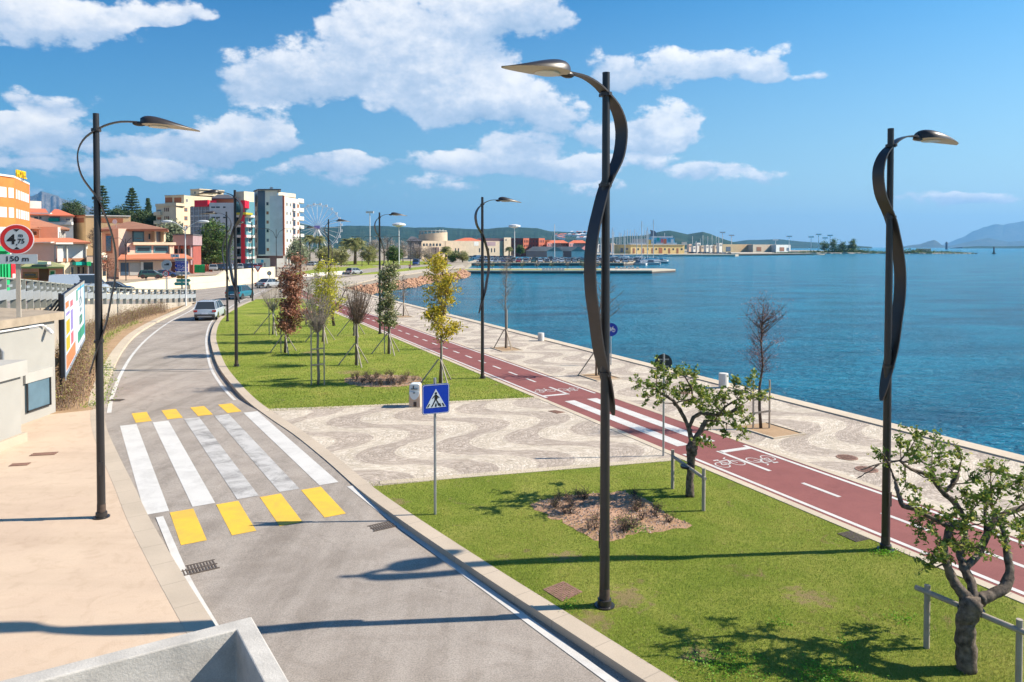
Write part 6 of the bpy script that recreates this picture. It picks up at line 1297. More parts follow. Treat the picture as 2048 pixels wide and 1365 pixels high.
# white tower
b = B('tower_block', 'tall white tower block with a dark blue vertical panel and white balconies', 540, 230); A, C, D_ = (510, 236), (517, 229), (568, 229); E_ = (594, 240); Z1 = ZW(381, 229); z1b = ZW(391, 229)
b.vol([A, C, D_], 14, 0, mat='white_plaster', z=(ZW(512, 229), z1b)); b.vol([D_, E_, (600, 246)], 8, 0, mat='parapet_white', name='side_wall', z=(ZW(512, 229), z1b - .4)); b.vol([A, C, (556, 229)], 9, 0, mat='white_plaster', name='top_wall', z=(z1b + .01, Z1)); b.vol([(507.5, 235), (516.8, 227.8), (563, 228)], 12, 0, mat='roof_dark', name='flat_roof', z=(Z1 + .01, Z1 + .35))
b.win(C, D_, 516.8, 531, 382, 509.5, 'blue_panel', name='blue_panel', out=.1); b.win(C, D_, 540.5, 566, 392.5, 511.5, 'pale_blue_wall', name='plain_panel', out=.03); b.win(C, D_, 566, 569.6, 392, 512, 'brick_red', name='corner_strip', out=.08)
b.vol([(558, 232), (592, 240)], 5, 0, mat='cream_plaster', name='roof_terrace', z=(z1b, ZW(384.5, 232))); b.vol([(541.5, 231), (547, 231)], 1.2, 0, mat='parapet_white', name='chimney', z=(Z1, ZW(374.5, 231)))
for k, y0 in enumerate((404, 422.3, 440.6, 458, 477, 495.5)):
    z = (ZW(y0 + 8, 229), ZW(y0, 229)); b.win(C, D_, 532.7, 539, 0, 0, ('glass_dark', 'shutter_brown', 'shutter_brown', 'glass_dark', 'glass_grey', 'shutter_brown')[k], 'parapet_white', z=z)
    b.win(A, C, 511.5, 514, 0, 0, 'shutter_brown', z=z)
    for a, c in ((572.8, 576), (580, 583)): b.win(D_, E_, a, c, 0, 0, 'glass_grey', 'cream_plaster', z=z)
    b.win(D_, E_, 585.6, 591.5, 0, 0, 'glass_dark', 'mauve_plaster', z=(z[0] - .6, z[1] + .3), name='loggia'); b.win(D_, E_, 585.2, 592, 0, 0, 'parapet_white', z=(z[0] - 1.2, z[0] - .6), name='loggia_rail', out=.5); b.win(E_, (600, 246), 595, 598.5, 0, 0, 'shutter_brown', z=z)
for y0, y1 in ((397, 405), (416, 423), (433, 440.5), (451, 457.5), (468, 474), (486, 492)): b.vol([(597, 243), (608.5, 247)], 5, y0, y1, 'parapet_white', 'balcony')
b.vol([(513, 233), (538, 232), (566, 233)], 8, 0, mat='mauve_plaster', name='ground_floor', z=(-.2, ZW(512.3, 229))); b.vol([(512, 226), (540, 226)], 2, 517.5, mat='white_plaster', name='entrance_wall'); b.vol([(553, 226), (568, 227)], 2, 517.5, mat='white_plaster', name='entrance_wall'); b.win((512, 226), (540, 226), 522, 527, 520, 526, 'hull_blue', name='sign_board')
for x in (572, 578, 584, 592): b.win(D_, E_, x, x + 1, 512, 531, 'parapet_white', name='column', out=.3)
# cream retaining walls of the town street
def low_wall(pxY, y_top, label, D=.5, mat='cream_wall', name='retaining_wall', zb=-.2):
    m = MB(); P_ = [Vector((XW(px, Y), Y)) for px, Y in pxY]; P_ = resample(P_, 30); zt = [float(np.interp(p.x, [XW(*q) for q in pxY], [ZW(y, q[1]) for y, q in zip(y_top, pxY)])) for p in P_]
    solidstrip(m, offset(P_, -D), P_, zb, zt); o = m.build(name, MATS[mat], None); tag(o, label, 'wall'); return o
low_wall([(175, 84), (230, 92), (300, 103), (382, 115), (485, 129), (549, 142)], [577, 568, 557, 547.5, 538.5, 534], 'upper cream retaining wall of the town street, above the lower wall'); low_wall([(380, 106), (443, 114), (505, 123), (556, 133)], [569.5, 562.5, 557.5, 555.5], 'lower cream wall along the far road bend')
low_wall([(604, 150), (650, 158), (700, 166)], [549.5, 545, 541.5], 'pale low wall by the bay road right of the yellow green tree', mat='parapet_white')
# ferris wheel
t = thing('ferris_wheel', 'white ferris wheel with small cabins behind the palms', 'ferris wheel', (XW(635, 400), 400, -.2), R(8)); hz = ZW(455, 400) + .2; RR = 45.5 / F * 400
for dy, nm in ((-.9, 'wheel_rim'), (.9, 'wheel_rim')):
    m = MB(); m.tube([(RR * math.cos(2 * math.pi * k / 48), dy, hz + RR * math.sin(2 * math.pi * k / 48)) for k in range(49)], .11, 4, cap=False); m.tube([(RR * .93 * math.cos(2 * math.pi * k / 24), dy, hz + RR * .93 * math.sin(2 * math.pi * k / 24)) for k in range(25)], .05, 4, cap=False); m.build(nm, MATS['pure_white'], t)
m = MB()
for k in range(24): a = 2 * math.pi * k / 24; m.tube([(0, -.9, hz), (RR * math.cos(a), -.9, hz + RR * math.sin(a))], .07, 3); m.tube([(0, .9, hz), (RR * math.cos(a), .9, hz + RR * math.sin(a))], .06, 3)
m.build('spokes', MATS['pure_white'], t)
for k in range(24):
    a = 2 * math.pi * (k + .5) / 24; m = MB(); c = (RR * math.cos(a) * 1.03, 0, hz + RR * math.sin(a) * 1.03 - .4); m.box(c, (1.1, 1.3, .75)); m.box((c[0], 0, c[2] + .75), (1.3, 1.5, .25)); m.tube([(c[0] - .5, 0, c[2]), (c[0] - .5, 0, c[2] + .7)], .05, 3); m.tube([(c[0] + .5, 0, c[2]), (c[0] + .5, 0, c[2] + .7)], .05, 3); m.build('cabin', MATS['blue_panel' if k == 10 else 'pure_white'], t)
m = MB()
for s_ in (-1, 1):
    for dy in (-2.4, 2.4): m.tube([(0, dy * .5, hz), (s_ * 7.5, dy, 0)], .22, 6)
m.build('support_frame', MATS['pure_white'], t); m = MB(); m.box((0, -1.5, hz), (3.0, .5, 1.6)); m.build('hub_sign', MATS['violet_ink'], t)
# museum and beige quay buildings
b = B('museum_building', 'round drum shaped beige museum with a sloping top and row of white columns', 863, 400); cx, cyy, rr = XW(863, 400), 408, 8.0
m = MB(); n = 40; vs = []
for k in range(n): a = 2 * math.pi * k / n; vs.append((cx + rr * math.cos(a), cyy + rr * math.sin(a)))
zt = [ZW(467.5, 400) + .75 * math.cos(2 * math.pi * k / n) + .1 for k in range(n)]; m.prism(vs, -.2, zt); m.v = [b._l(v) for v in m.v]; m.build('drum', MATS['beige_stone'], b.t, smooth=True)
m = MB()
for k in range(n):
    a = 2 * math.pi * k / n
    if 2.4 < a < 5.7 and k % 2 == 0: m.box(b._l((cx + rr * .92 * math.cos(a), cyy + rr * .92 * math.sin(a), zt[k] + .6)), (.5, .5, 2.2))
m.build('column', MATS['parapet_white'], b.t); m = MB(); m.prism([(cx + rr * .97 * math.cos(2 * math.pi * k / n), cyy + rr * .97 * math.sin(2 * math.pi * k / n)) for k in range(n)], ZW(462.5, 400), ZW(461.5, 400)); m.v = [b._l(v) for v in m.v]; m.build('ring_roof', MATS['parapet_white'], b.t)
b.vol([(843, 380), (890, 390)], 10, 482, mat='beige_stone', name='wing'); [b.win((843, 380), (890, 390), x, x + 3.6, 487.5, 492.5, 'glass_dark') for x in (846, 852, 859, 865.5, 872, 878.5)]; b.win((843, 385), (890, 385), 858, 878, 495, 509, 'mauve_plaster', name='portico'); [b.win((843, 385), (890, 385), x, x + 1.6, 494, 510, 'beige_stone', name='column', out=.8) for x in (858, 863, 868, 873)]
b.vol([(815, 378), (843, 378)], 10, 482.5, mat='glass_grey', name='glass_wing'); b.roof([(812, 377), (845, 377), (845, 390), (812, 390)], 482.5, [(822, 384, 473), (830, 384, 474)], 'roof_dark')
b = B('quay_hall', 'long low beige hall with orange roof behind the car park', 960, 420); A, C = (891, 404), (1008, 432); b.vol([A, C], 14, 482, mat='beige_stone'); b.vol([(1008, 430), (1022, 434)], 14, 475.5, mat='beige_stone', name='end_tower'); b.roof([(905, 424), (966, 424), (966, 438), (905, 438)], 482.5, [(930, 431, 476), (942, 431, 476)], 'roof_red'); b.win((1008, 430), (1022, 434), 1011, 1013, 479, 482, 'glass_dark')
for x in (910, 916, 958, 963, 976, 982, 988): b.win(A, C, x, x + 2.2, 497, 505, 'glass_dark')
b.win(A, C, 948, 957, 484, 492, 'white_plaster', name='balcony'); b.win(A, C, 973, 991, 484, 492, 'mauve_plaster', name='recess'); b.vol([(955, 440), (1008, 440)], 8, 477, 490, 'mauve_plaster', 'rear_block')
# red harbour buildings
b = B('harbour_building', 'red brick harbour building with two bright projecting bays, tall arched windows', 1058, 470)
for (a, c, Yf, mt) in ((1022, 1046.5, 474, 'brick_dark'), (1046.5, 1058.5, 470, 'brick_red'), (1058.5, 1077.5, 474, 'brick_dark'), (1077.5, 1089.5, 470, 'brick_red')):  # one red brick, its sunlit and shaded tones put into the two colours
    Y2 = Yf + (4 if mt == 'brick_red' else 0); b.vol([(a, Yf), (c, Y2)], 10, 476.8, mat=mt)
    for x in np.arange(a + 2.0, c - 1.2, 3.2 if mt == 'brick_red' else 6):
        for y0, y1 in ((481, 485.5), (490, 494)): b.win((a, Yf), (c, Y2), x, x + 1.4, y0, y1, 'glass_dark')
b = B('harbour_house', 'yellow house between the red brick building and the pink harbour houses', 1096, 480); A, C = (1090, 480), (1103, 480); b.vol([A, C], 10, 480.5, mat='yellow_plaster'); [b.win(A, C, x, x + 1.5, 484, 488, 'glass_dark') for x in (1092, 1096, 1100)]
for nm, a, c, lb in (('harbour_house', 1094, 1136, 'pink harbour house with orange hipped roof, left of two'), ('harbour_house', 1138, 1174, 'pink harbour house with orange hipped roof, right of two')):
    b = B(nm, lb, (a + c) / 2, 470); A, C = (a, 466), (c, 474); b.vol([A, C], 12, 486.5, mat='shack_pink'); b.roof([(a - 1.5, 468), (c + 1.5, 468), (c + 1.5, 484), (a - 1.5, 484)], 486.5, [(a + 9, 476, 481), (c - 9, 476, 481)], 'roof_red')
    for x in np.arange(a + 2.5, c - 2, 5): b.win(A, C, x, x + 2.2, 488.5, 492, 'glass_dark', 'parapet_white')
for k, (ax, a, c) in enumerate(((1110, 1094, 1126), (1157, 1143, 1171))):
    b = B('harbour_shed', ('white gabled harbour shed with long grey roof, left of two', 'white gabled harbour shed with long grey roof, right of two')[k], ax, 450); Yf = 448; zE, zA = ZW(503, Yf), ZW(494.3, Yf); xa, xl, xr_ = XW(ax, Yf), XW(a, Yf), XW(c, Yf); zb = -.2
    m = MB(); pts = [(xl, zb), (xr_, zb), (xr_, zE), (xa, zA), (xl, zE)]; m.slabpoly(pts, Yf, Yf + .4); m.v = [b._l(v) for v in m.v]; m.build('gable_wall', MATS['white_plaster'], b.t)
    m = MB(); bx = -13; m.add([b._l(v) for v in [(xl - .5, Yf - .3, zE), (xa, Yf - .3, zA + .25), (xr_ + .5, Yf - .3, zE), (xl + bx, Yf + 22, zE), (xa + bx, Yf + 22, zA + .25), (xr_ + bx, Yf + 22, zE)]], [(0, 1, 4, 3), (1, 2, 5, 4), (0, 3, 5, 2), (0, 2, 1), (3, 4, 5)]); m.build('roof', MATS['grey_roof'], b.t); m = MB(); m.box(b._l((xa - .4, Yf - .05, (zE + zA) / 2)), (1.4, .1, .6)); m.build('window', MATS['glass_dark'], b.t); m = MB(); m.prism([(xl + bx + .5, Yf + 21), (xl + .3, Yf + .5), (xr_ - .3, Yf + .5), (xr_ + bx, Yf + 21)], zb, zE - .05); m.v = [b._l(v) for v in m.v]; m.build('wall', MATS['glass_grey'], b.t)
# yellow port building
b = B('port_building', 'long yellow single storey port building with brown doors on the quay', 1300, 640); A, C, D_ = (1237, 650), (1261.5, 640), (1369, 664); b.vol([A, C, D_], 14, 490.5, mat='yellow_plaster'); b.vol([(1236, 649), (1261.5, 639), (1369.5, 663)], 15, 489.5, 490.4, 'cream_plaster', 'roof_edge')
for x, w, y0, y1, mt in ((1265.5, 4, 497, 507, 'shutter_brown'), (1275, 3, 497, 500.5, 'glass_dark'), (1284, 4, 497, 507, 'shutter_brown'), (1294, 3, 497, 500.5, 'glass_dark'), (1303, 3, 497, 507, 'shutter_brown'), (1311, 3, 497, 500.5, 'glass_dark'), (1317.5, 7, 496, 507, 'brick_brown'), (1328, 3.4, 497, 500.5, 'glass_dark'), (1336.5, 3.6, 497, 507, 'shutter_brown'), (1345, 3, 497, 500.5, 'glass_dark'), (1353, 3.8, 497, 507, 'shutter_brown'), (1361.5, 3.5, 497, 500.5, 'glass_dark')): b.win(C, D_, x, x + w, y0, y1, mt, name='door' if mt != 'glass_dark' else 'window', out=.15)
b.win(A, C, 1241, 1246.5, 496.5, 505, 'glass_grey', name='door', out=.15); b.win(A, C, 1252, 1256, 496.5, 500.5, 'glass_grey', out=.15); b.vol([(1365.5, 641), (1374, 641)], 4, 484.5, 490, 'parapet_white', 'roof_tank')
# ------------------------------------------------------------------ piers, quays
M('pier_dark', (.10, .09, .085), .9, .2, .3); M('pier_top', (.48, .42, .33), .85, .1, .2); M('rock', (.38, .22, .14), .9, .35, .8, .8, 4); M('rock_grey', (.42, .38, .32), .9, .2, .5, .6, 4)
def pier(pts, z1, label, zs=-1.9, name='pier'):
    m = MB(); m.prism(pts, zs, z1 - .35); m.prism(pts, z1 - .345, z1, 1); o = m.build(name, [MATS['pier_dark'], MATS['pier_top']], None); tag(o, label, 'pier', 'harbour piers'); return o
pier([(-16, 202), (38.8, 202), (48, 214), (46, 221), (-16, 221)], -.42, 'low near pier with a green strip and stubby bollards, reaching out into the bay')
pier([(-18, 287), (44, 287), (52, 300), (58, 352), (-18, 352)], -.1, 'broad pier carrying the harbour car park')
m = MB(); m.prism([(-14, 205.5), (26, 205.5), (26, 213), (-14, 213)], -.6, -.405); struct(m.build('pier_lawn', MATS['lawn'], None), 'green strip on the near pier')
m = MB(); m.prism([(-34, 588), (180, 588), (184, 592), (184, 640), (-34, 640)], -5, .25); o = m.build('quay_wall', MATS['pale_quay'], None); tag(o, 'long pale quay wall below the yellow port building', 'quay wall')
# riprap
rnd.seed(55); rp = resample([UV(94, QE - .4), Vector((-23.2, 112)), Vector((-21.6, 121)), Vector((-19.2, 131.5)), Vector((-17.2, 153)), Vector((-12.6, 170)), Vector((-12.6, 199))], 250); m = MB()
for k in range(1700):
    i = rnd.randrange(245); p = rp[i]; u = rnd.random(); q = p + Vector((rnd.gauss(0, .25) + u * 1.6 - .6, rnd.gauss(0, .3) - u * .5)); r = rnd.uniform(.18, .5); m.blob((q.x, q.y, -.1 - u * 1.2), (r, r * rnd.uniform(.7, 1.1), r * .7), 5, 4, jit=.25)
struct(m.build('riprap', MATS['rock'], None), 'reddish boulders piled along the curving shore', 'stuff')
# low walls of grey parapet along the shore
# planters and stubby bollards on near pier
rnd.seed(6)
pb = MB(); pb.box((0, 0, .3), (.8, .5, .6), taper=.8); me = None
for k in range(13):
    x = (8.8 + k * .9) if k < 7 else 31 + (k - 7) * 1.2
    if me is None: o = pb.build('bollard', MATS['parapet_white'], None, loc=(x, 203.2, -.42)); me = o.data
    else: o = bpy.data.objects.new('bollard', me); COL.objects.link(o); o.location = (x, 203.2 if k < 7 else 215 + (k % 2), -.42)
    tag(o, 'small white block on the edge of the near pier', 'bollard', 'white blocks on the near pier')
for k in range(9):
    x = -10 + k * 4.3; tz = (XW(905, 209), 209)
    T('pier_tree', 'small scraggly tree on the green strip of the near pier', 1024 + x / 209 * F, 540, [(526, 1024 + x / 209 * F, 3), (530, 1024 + x / 209 * F, 6), (534, 1024 + x / 209 * F, 3)], 535, .06, 12, 6, .25, 'leaf_park' if k % 2 else 'leaf_bare', 'bark_dark', cl=.4, group='scraggly trees on the near pier', twigs=2, seed=200 + k, tw_r=.02, Y=209 + (k % 3), zb=-.42)
# ------------------------------------------------------------------ cars
def paint(name, c, rough=.25):
    m, nt, b = nodes(name); b.inputs['Base Color'].default_value = (*c, 1); b.inputs['Roughness'].default_value = rough; b.inputs['Coat Weight'].default_value = .6; b.inputs['Coat Roughness'].default_value = .06; MATS[name] = m
for n_, c_ in (('paint_white', (.40, .47, .55)), ('paint_teal', (.012, .14, .19)), ('paint_silver', (.32, .34, .36)), ('paint_dark', (.03, .035, .045)), ('paint_blue', (.03, .07, .20)), ('paint_red', (.30, .03, .03)), ('paint_green', (.05, .12, .10)), ('paint_grey', (.12, .13, .14)), ('tail_red', (.42, .01, .015)), ('cladding', (.03, .03, .033))): paint(n_, c_)
M('tyre', (.02, .02, .02), .8, .1, 5, local=True)
def car(name, label, cat, loc, rz, pm, kind='suv', group=None, detail=True, scale=1.):
    Lg, Wd, Ht, belt = {'suv': (4.2, 1.8, 1.62, .98), 'hatch': (4.0, 1.74, 1.48, .92), 'sedan': (4.5, 1.78, 1.42, .9), 'van': (5.2, 1.95, 2.15, 1.25)}[kind]
    t = thing(name, label, cat, loc, rz, group) if detail else None; t and setattr(t, 'scale', (scale,) * 3)
    # local +y is forward
    ys = [-.5, -.485, -.42, -.3, 0, .25, .38, .46, .5]; bonnet = belt * (.93 if kind != 'van' else .95)
    tops = [belt * .62, belt * .95, belt, belt, belt, belt * .99, bonnet, bonnet * .85, bonnet * .6]; wid = [.86, .94, 1, 1, 1, 1, .98, .92, .8]; bots = [.42, .32, .28, .26, .26, .26, .28, .32, .42]
    m = MB(); vs = []; k = 10
    for y, tp, w, bt in zip(ys, tops, wid, bots):
        w2 = Wd / 2 * w; y *= Lg
        half = [(0, bt), (w2 * .9, bt), (w2, bt + .12), (w2, tp * .72), (w2 * .95, tp), (0, tp + .03)]
        ring = half + [(-x, z) for x, z in half[-2:0:-1]]; vs += [(x, y, z) for x, z in ring]
    k = 10; fs = [(i * k + j, i * k + (j + 1) % k, (i + 1) * k + (j + 1) % k, (i + 1) * k + j) for i in range(len(ys) - 1) for j in range(k)]; fs += [tuple(range(k))[::-1], tuple((len(ys) - 1) * k + j for j in range(k))]
    if not detail: body = m
    m.add(vs, fs)
    # cabin: glass block and roof
    if kind == 'van': c0, c1, r0, r1 = -.495, .40, -.485, .27
    elif kind == 'sedan': c0, c1, r0, r1 = -.38, .28, -.2, .10
    else: c0, c1, r0, r1 = -.475, .29, -.40, .10
    g = MB(); wl, wr = Wd / 2 * .93, Wd / 2 * .76
    gv = [(-wl, c0 * Lg, belt - .02), (wl, c0 * Lg, belt - .02), (wl, c1 * Lg, belt - .02), (-wl, c1 * Lg, belt - .02), (-wr, r0 * Lg, Ht - .05), (wr, r0 * Lg, Ht - .05), (wr, r1 * Lg, Ht - .05), (-wr, r1 * Lg, Ht - .05)]
    gf = [(0, 3, 2, 1), (4, 5, 6, 7), (0, 1, 5, 4), (1, 2, 6, 5), (2, 3, 7, 6), (3, 0, 4, 7)]
    rf = MB(); e = .03; rf.add([(-wr - e, r0 * Lg - e, Ht - .06), (wr + e, r0 * Lg - e, Ht - .06), (wr + e, r1 * Lg + e, Ht - .06), (-wr - e, r1 * Lg + e, Ht - .06), (-wr * .85, r0 * Lg + .15, Ht), (wr * .85, r0 * Lg + .15, Ht), (wr * .85, r1 * Lg - .2, Ht), (-wr * .85, r1 * Lg - .2, Ht)], gf)
    def pillar(mb, a, b, w=.05): mb.tube([a, b], w, 4)
    pl = MB(); lerp = lambda a, b, t_: tuple(a[i] * (1 - t_) + b[i] * t_ for i in range(3))
    for i in range(4): pillar(pl, gv[i], gv[i + 4], .045)
    for s_ in (0, 1):
        a0, a1 = (gv[0], gv[3]) if s_ == 0 else (gv[1], gv[2]); b0, b1 = (gv[4], gv[7]) if s_ == 0 else (gv[5], gv[6])
        pillar(pl, lerp(a0, a1, .48), lerp(b0, b1, .5), .035)
        if kind in ('suv', 'hatch'): pillar(pl, lerp(a0, a1, .12), lerp(b0, b1, .12), .09)
        if kind == 'van': 
            q0, q1 = lerp(a0, a1, .0), lerp(a0, a1, .62); u0, u1 = lerp(b0, b1, 0), lerp(b0, b1, .62); sx = -.02 if s_ == 0 else .02; pl.add([(q0[0] + sx, *q0[1:]), (q1[0] + sx, *q1[1:]), (u1[0] + sx, *u1[1:]), (u0[0] + sx, *u0[1:])], [(0, 1, 2, 3)])
    if not detail:
        w_ = MB()
        for s_ in (-1, 1):
            for y in (-.31, .31): w_.lathe([(.3, -.1), (.3, .1)], 8, c=(s_ * (Wd / 2 - .1), y * Lg, .3), axis='X')
        al = MB(); al.add(m.v, m.f, 0); al.add(gv, gf, 1); al.add(rf.v, rf.f, 0); al.add(w_.v, w_.f, 2); al.add(pl.v, pl.f, 0)
        o = al.build(name, [MATS[pm], MATS['glass_dark'], MATS['tyre']], None); o.location = loc; o.rotation_euler = (0, 0, rz); tag(o, label, cat, group); return o
    body = m.build('body', MATS[pm], t, smooth=True); bv = body.modifiers.new('b', 'BEVEL'); bv.width = .03; bv.segments = 2; bv.limit_method = 'ANGLE'; bv.angle_limit = R(25)
    gl = MB(); gl.add(gv, gf); gl.build('window', MATS['glass_dark'], t); r_ = rf.build('roof', MATS[pm], t, smooth=True); bv = r_.modifiers.new('b', 'BEVEL'); bv.width = .05; bv.segments = 3; pl.build('pillar_frame', MATS[pm], t)
    for s_ in (-1, 1) if kind == 'suv' else ():
        m = MB(); m.tube([(s_ * wr * .85, r0 * Lg + .2, Ht + .05), (s_ * wr * .85, r1 * Lg - .1, Ht + .04)], .02, 5)
        m.build('roof_rail', MATS['cladding'], r_)
    for s_ in (-1, 1):
        for y in (-.31, .31):
            m = MB(); m.lathe([(.22, -.09), (.31, -.1), (.33, -.06), (.33, .06), (.31, .1), (.22, .09)], 20, c=(s_ * (Wd / 2 - .1), y * Lg, .33), axis='X'); w = m.build('wheel', MATS['tyre'], t, smooth=True); m = MB(); m.lathe([(.05, .0), (.21, .03), (.22, .095), (.03, .105)], 12, c=(s_ * (Wd / 2 - .1), y * Lg, .33), axis='X'); 
            if s_ < 0: m.v = [(2 * -(Wd / 2 - .1) - x, yy, z) for x, yy, z in m.v]
            m.build('rim', MATS['paint_silver'], w, smooth=True)
            m = MB(); m.lathe([(.37, -.02), (.37, .02)], 18, c=(s_ * (Wd / 2 - .015), y * Lg, .35), axis='X'); m.build('wheel_arch', MATS['cladding'], t)
        m = MB(); m.box((s_ * Wd * .41, -.487 * Lg, belt * .83), (.30, .1, .17)); m.build('taillight', MATS['tail_red'], t); m = MB(); m.box((s_ * Wd * .36, .475 * Lg, belt * .68), (.34, .14, .12)); m.build('headlight', MATS['paint_silver'], t)
        m = MB(); m.blob((s_ * (Wd / 2 + .1), .2 * Lg, belt + .05), (.13, .07, .085), 8, 6); m.build('wing_mirror', MATS['cladding'], t, smooth='all')
    m = MB(); m.box((0, -.495 * Lg, .40), (Wd * .9, .14, .26)); m.box((0, .485 * Lg, .38), (Wd * .85, .14, .24)); bp = m.build('bumper', MATS['cladding'], t)
    m = MB(); m.box((0, -.515 * Lg, .36), (Wd * .62, .04, .09)); m.build('bumper_trim', MATS['paint_silver'], bp); m = MB(); m.box((0, -.503 * Lg, belt * .62), (.5, .03, .11)); m.build('number_plate', MATS['poster_white'], t)
    return t
def on_road(px, py, z=-.09): p = G(px, py, z); return (p.x, p.y, road_z(p.x, p.y))
p = on_road(400, 641); car('parked_car', 'white crossover driving away on the left bend of the road', 'car', (p[0] + .1, p[1] + 1.9, p[2]), R(10), 'paint_white', 'suv')['label'] = 'white crossover car driving away on the left bend, nearest car on the road'
bpy.data.objects['parked_car'].name = 'car'
p = on_road(463, 600, -.1); car('car', 'teal hatchback driving away behind the lamp posts', 'car', (p[0] + .3, p[1] + 1.9, p[2]), R(-4), 'paint_teal', 'suv')
p = on_road(527, 577, -.1); car('car', 'silver car on the far bend behind the give way sign', 'car', (p[0] + .3, p[1] + 1.5, p[2]), R(-18), 'paint_silver', 'sedan')
p = G(709, 549, -.1); car('car', 'silver car on the bay road before the large palm', 'car', (p.x, p.y, -.09), R(-30), 'paint_silver', 'hatch')
z = float(np.interp(74, [w.y for w in WALL], wz)); car('van', 'white van on the upper road behind the railing, left of the lamp post', 'van', (XW(160, 73), 73, 1.15), R(-68), 'paint_white', 'van')
car('car', 'dark car parked on the upper road right of the left lamp post', 'car', (XW(225, 88), 88, .45), R(-75), 'paint_dark', 'sedan'); car('car', 'white small car behind the railing before the shack restaurant', 'car', (XW(101, 80), 80, .75), R(-70), 'paint_white', 'hatch'); car('car', 'pale green car parked before the pink restaurant entrance', 'car', (XW(303, 128), 128, .55), R(-80), 'paint_green', 'hatch'); car('car', 'blue grey car right of the pale green car at the restaurant', 'car', (XW(325, 132), 133, .5), R(-76), 'paint_blue', 'sedan')
protos = {}
def fcar(x, y, z, rz, pm, kind, label, group, nm='parked_car'):
    k = (pm, kind)
    if k not in protos: o = car(nm, label, 'car', (x, y, z), rz, pm, kind, group, detail=False); protos[k] = o.data; return o
    o = bpy.data.objects.new(nm, protos[k]); COL.objects.link(o); o.location = (x, y, z); o.rotation_euler = (0, 0, rz); return tag(o, label, 'car' if kind != 'van' else 'van', group)
rnd.seed(21); cn = {'paint_white': 'white', 'paint_silver': 'silver', 'paint_dark': 'black', 'paint_blue': 'dark blue', 'paint_grey': 'grey', 'paint_red': 'red', 'paint_green': 'green'}
kn = {'suv': 'tall car', 'hatch': 'small car', 'sedan': 'saloon car', 'van': 'van'}
for row, (Yr, x0, x1, zr) in enumerate(((290.5, -15, 42, -.1), (298, -16, 47, -.1), (312, -16, 50, -.1), (320, -16, 52, -.1), (335, -16, 54, -.1))):
    x = x0
    while x < x1:
        x += rnd.uniform(2.5, 3.1)
        if rnd.random() < .1: continue
        pm = rnd.choice(['paint_white', 'paint_white', 'paint_white', 'paint_silver', 'paint_silver', 'paint_dark', 'paint_blue', 'paint_grey', 'paint_red', 'paint_green', 'paint_dark']); kd = rnd.choice(['suv', 'hatch', 'hatch', 'sedan', 'suv', 'van' if row > 0 and rnd.random() < .3 else 'hatch'])
        fcar(x, Yr + rnd.uniform(-.3, .3), zr, rnd.choice((0, math.pi)) + R(rnd.uniform(-4, 4)), pm, kd, f'{cn[pm]} {kn[kd]} parked on the harbour pier car park', 'cars on the harbour pier')
for k in range(34):
    x = XW(905 + k * 3.6 + rnd.uniform(-1, 1), 395); pm = rnd.choice(['paint_white', 'paint_silver', 'paint_dark', 'paint_grey', 'paint_red']); fcar(x, 395 + rnd.uniform(0, 3), -.2, R(rnd.uniform(-10, 10)), pm, rnd.choice(['hatch', 'suv']), f'{cn[pm]} car parked along the beige quay hall', 'cars along the quay hall')
for k in range(10):
    x = XW(428 + k * 6.2, 158); pm = ['paint_silver', 'paint_dark', 'paint_blue', 'paint_white', 'paint_grey'][k % 5]; fcar(x, 158 + k * 1.2, .9, R(15), pm, 'hatch', f'{cn[pm]} car parked behind the upper cream wall below the dark round tree', 'cars behind the upper cream wall')
for k, (px, Y, pm) in enumerate(((622, 245, 'paint_white'), (640, 250, 'paint_silver'), (655, 255, 'paint_dark'), (668, 258, 'paint_white'))): fcar(XW(px, Y), Y, -.2, R(70), pm, 'hatch', f'{cn[pm]} car at the park edge below the ferris wheel', 'cars below the ferris wheel')
fcar(XW(832, 245), 245, -.08, R(180), 'paint_blue', 'van', 'blue and grey van on the bay road left of the golden tree', 'vans'); fcar(XW(953, 380), 380, -.2, R(90), 'paint_white', 'van', 'white box van behind the pier car park', 'vans')
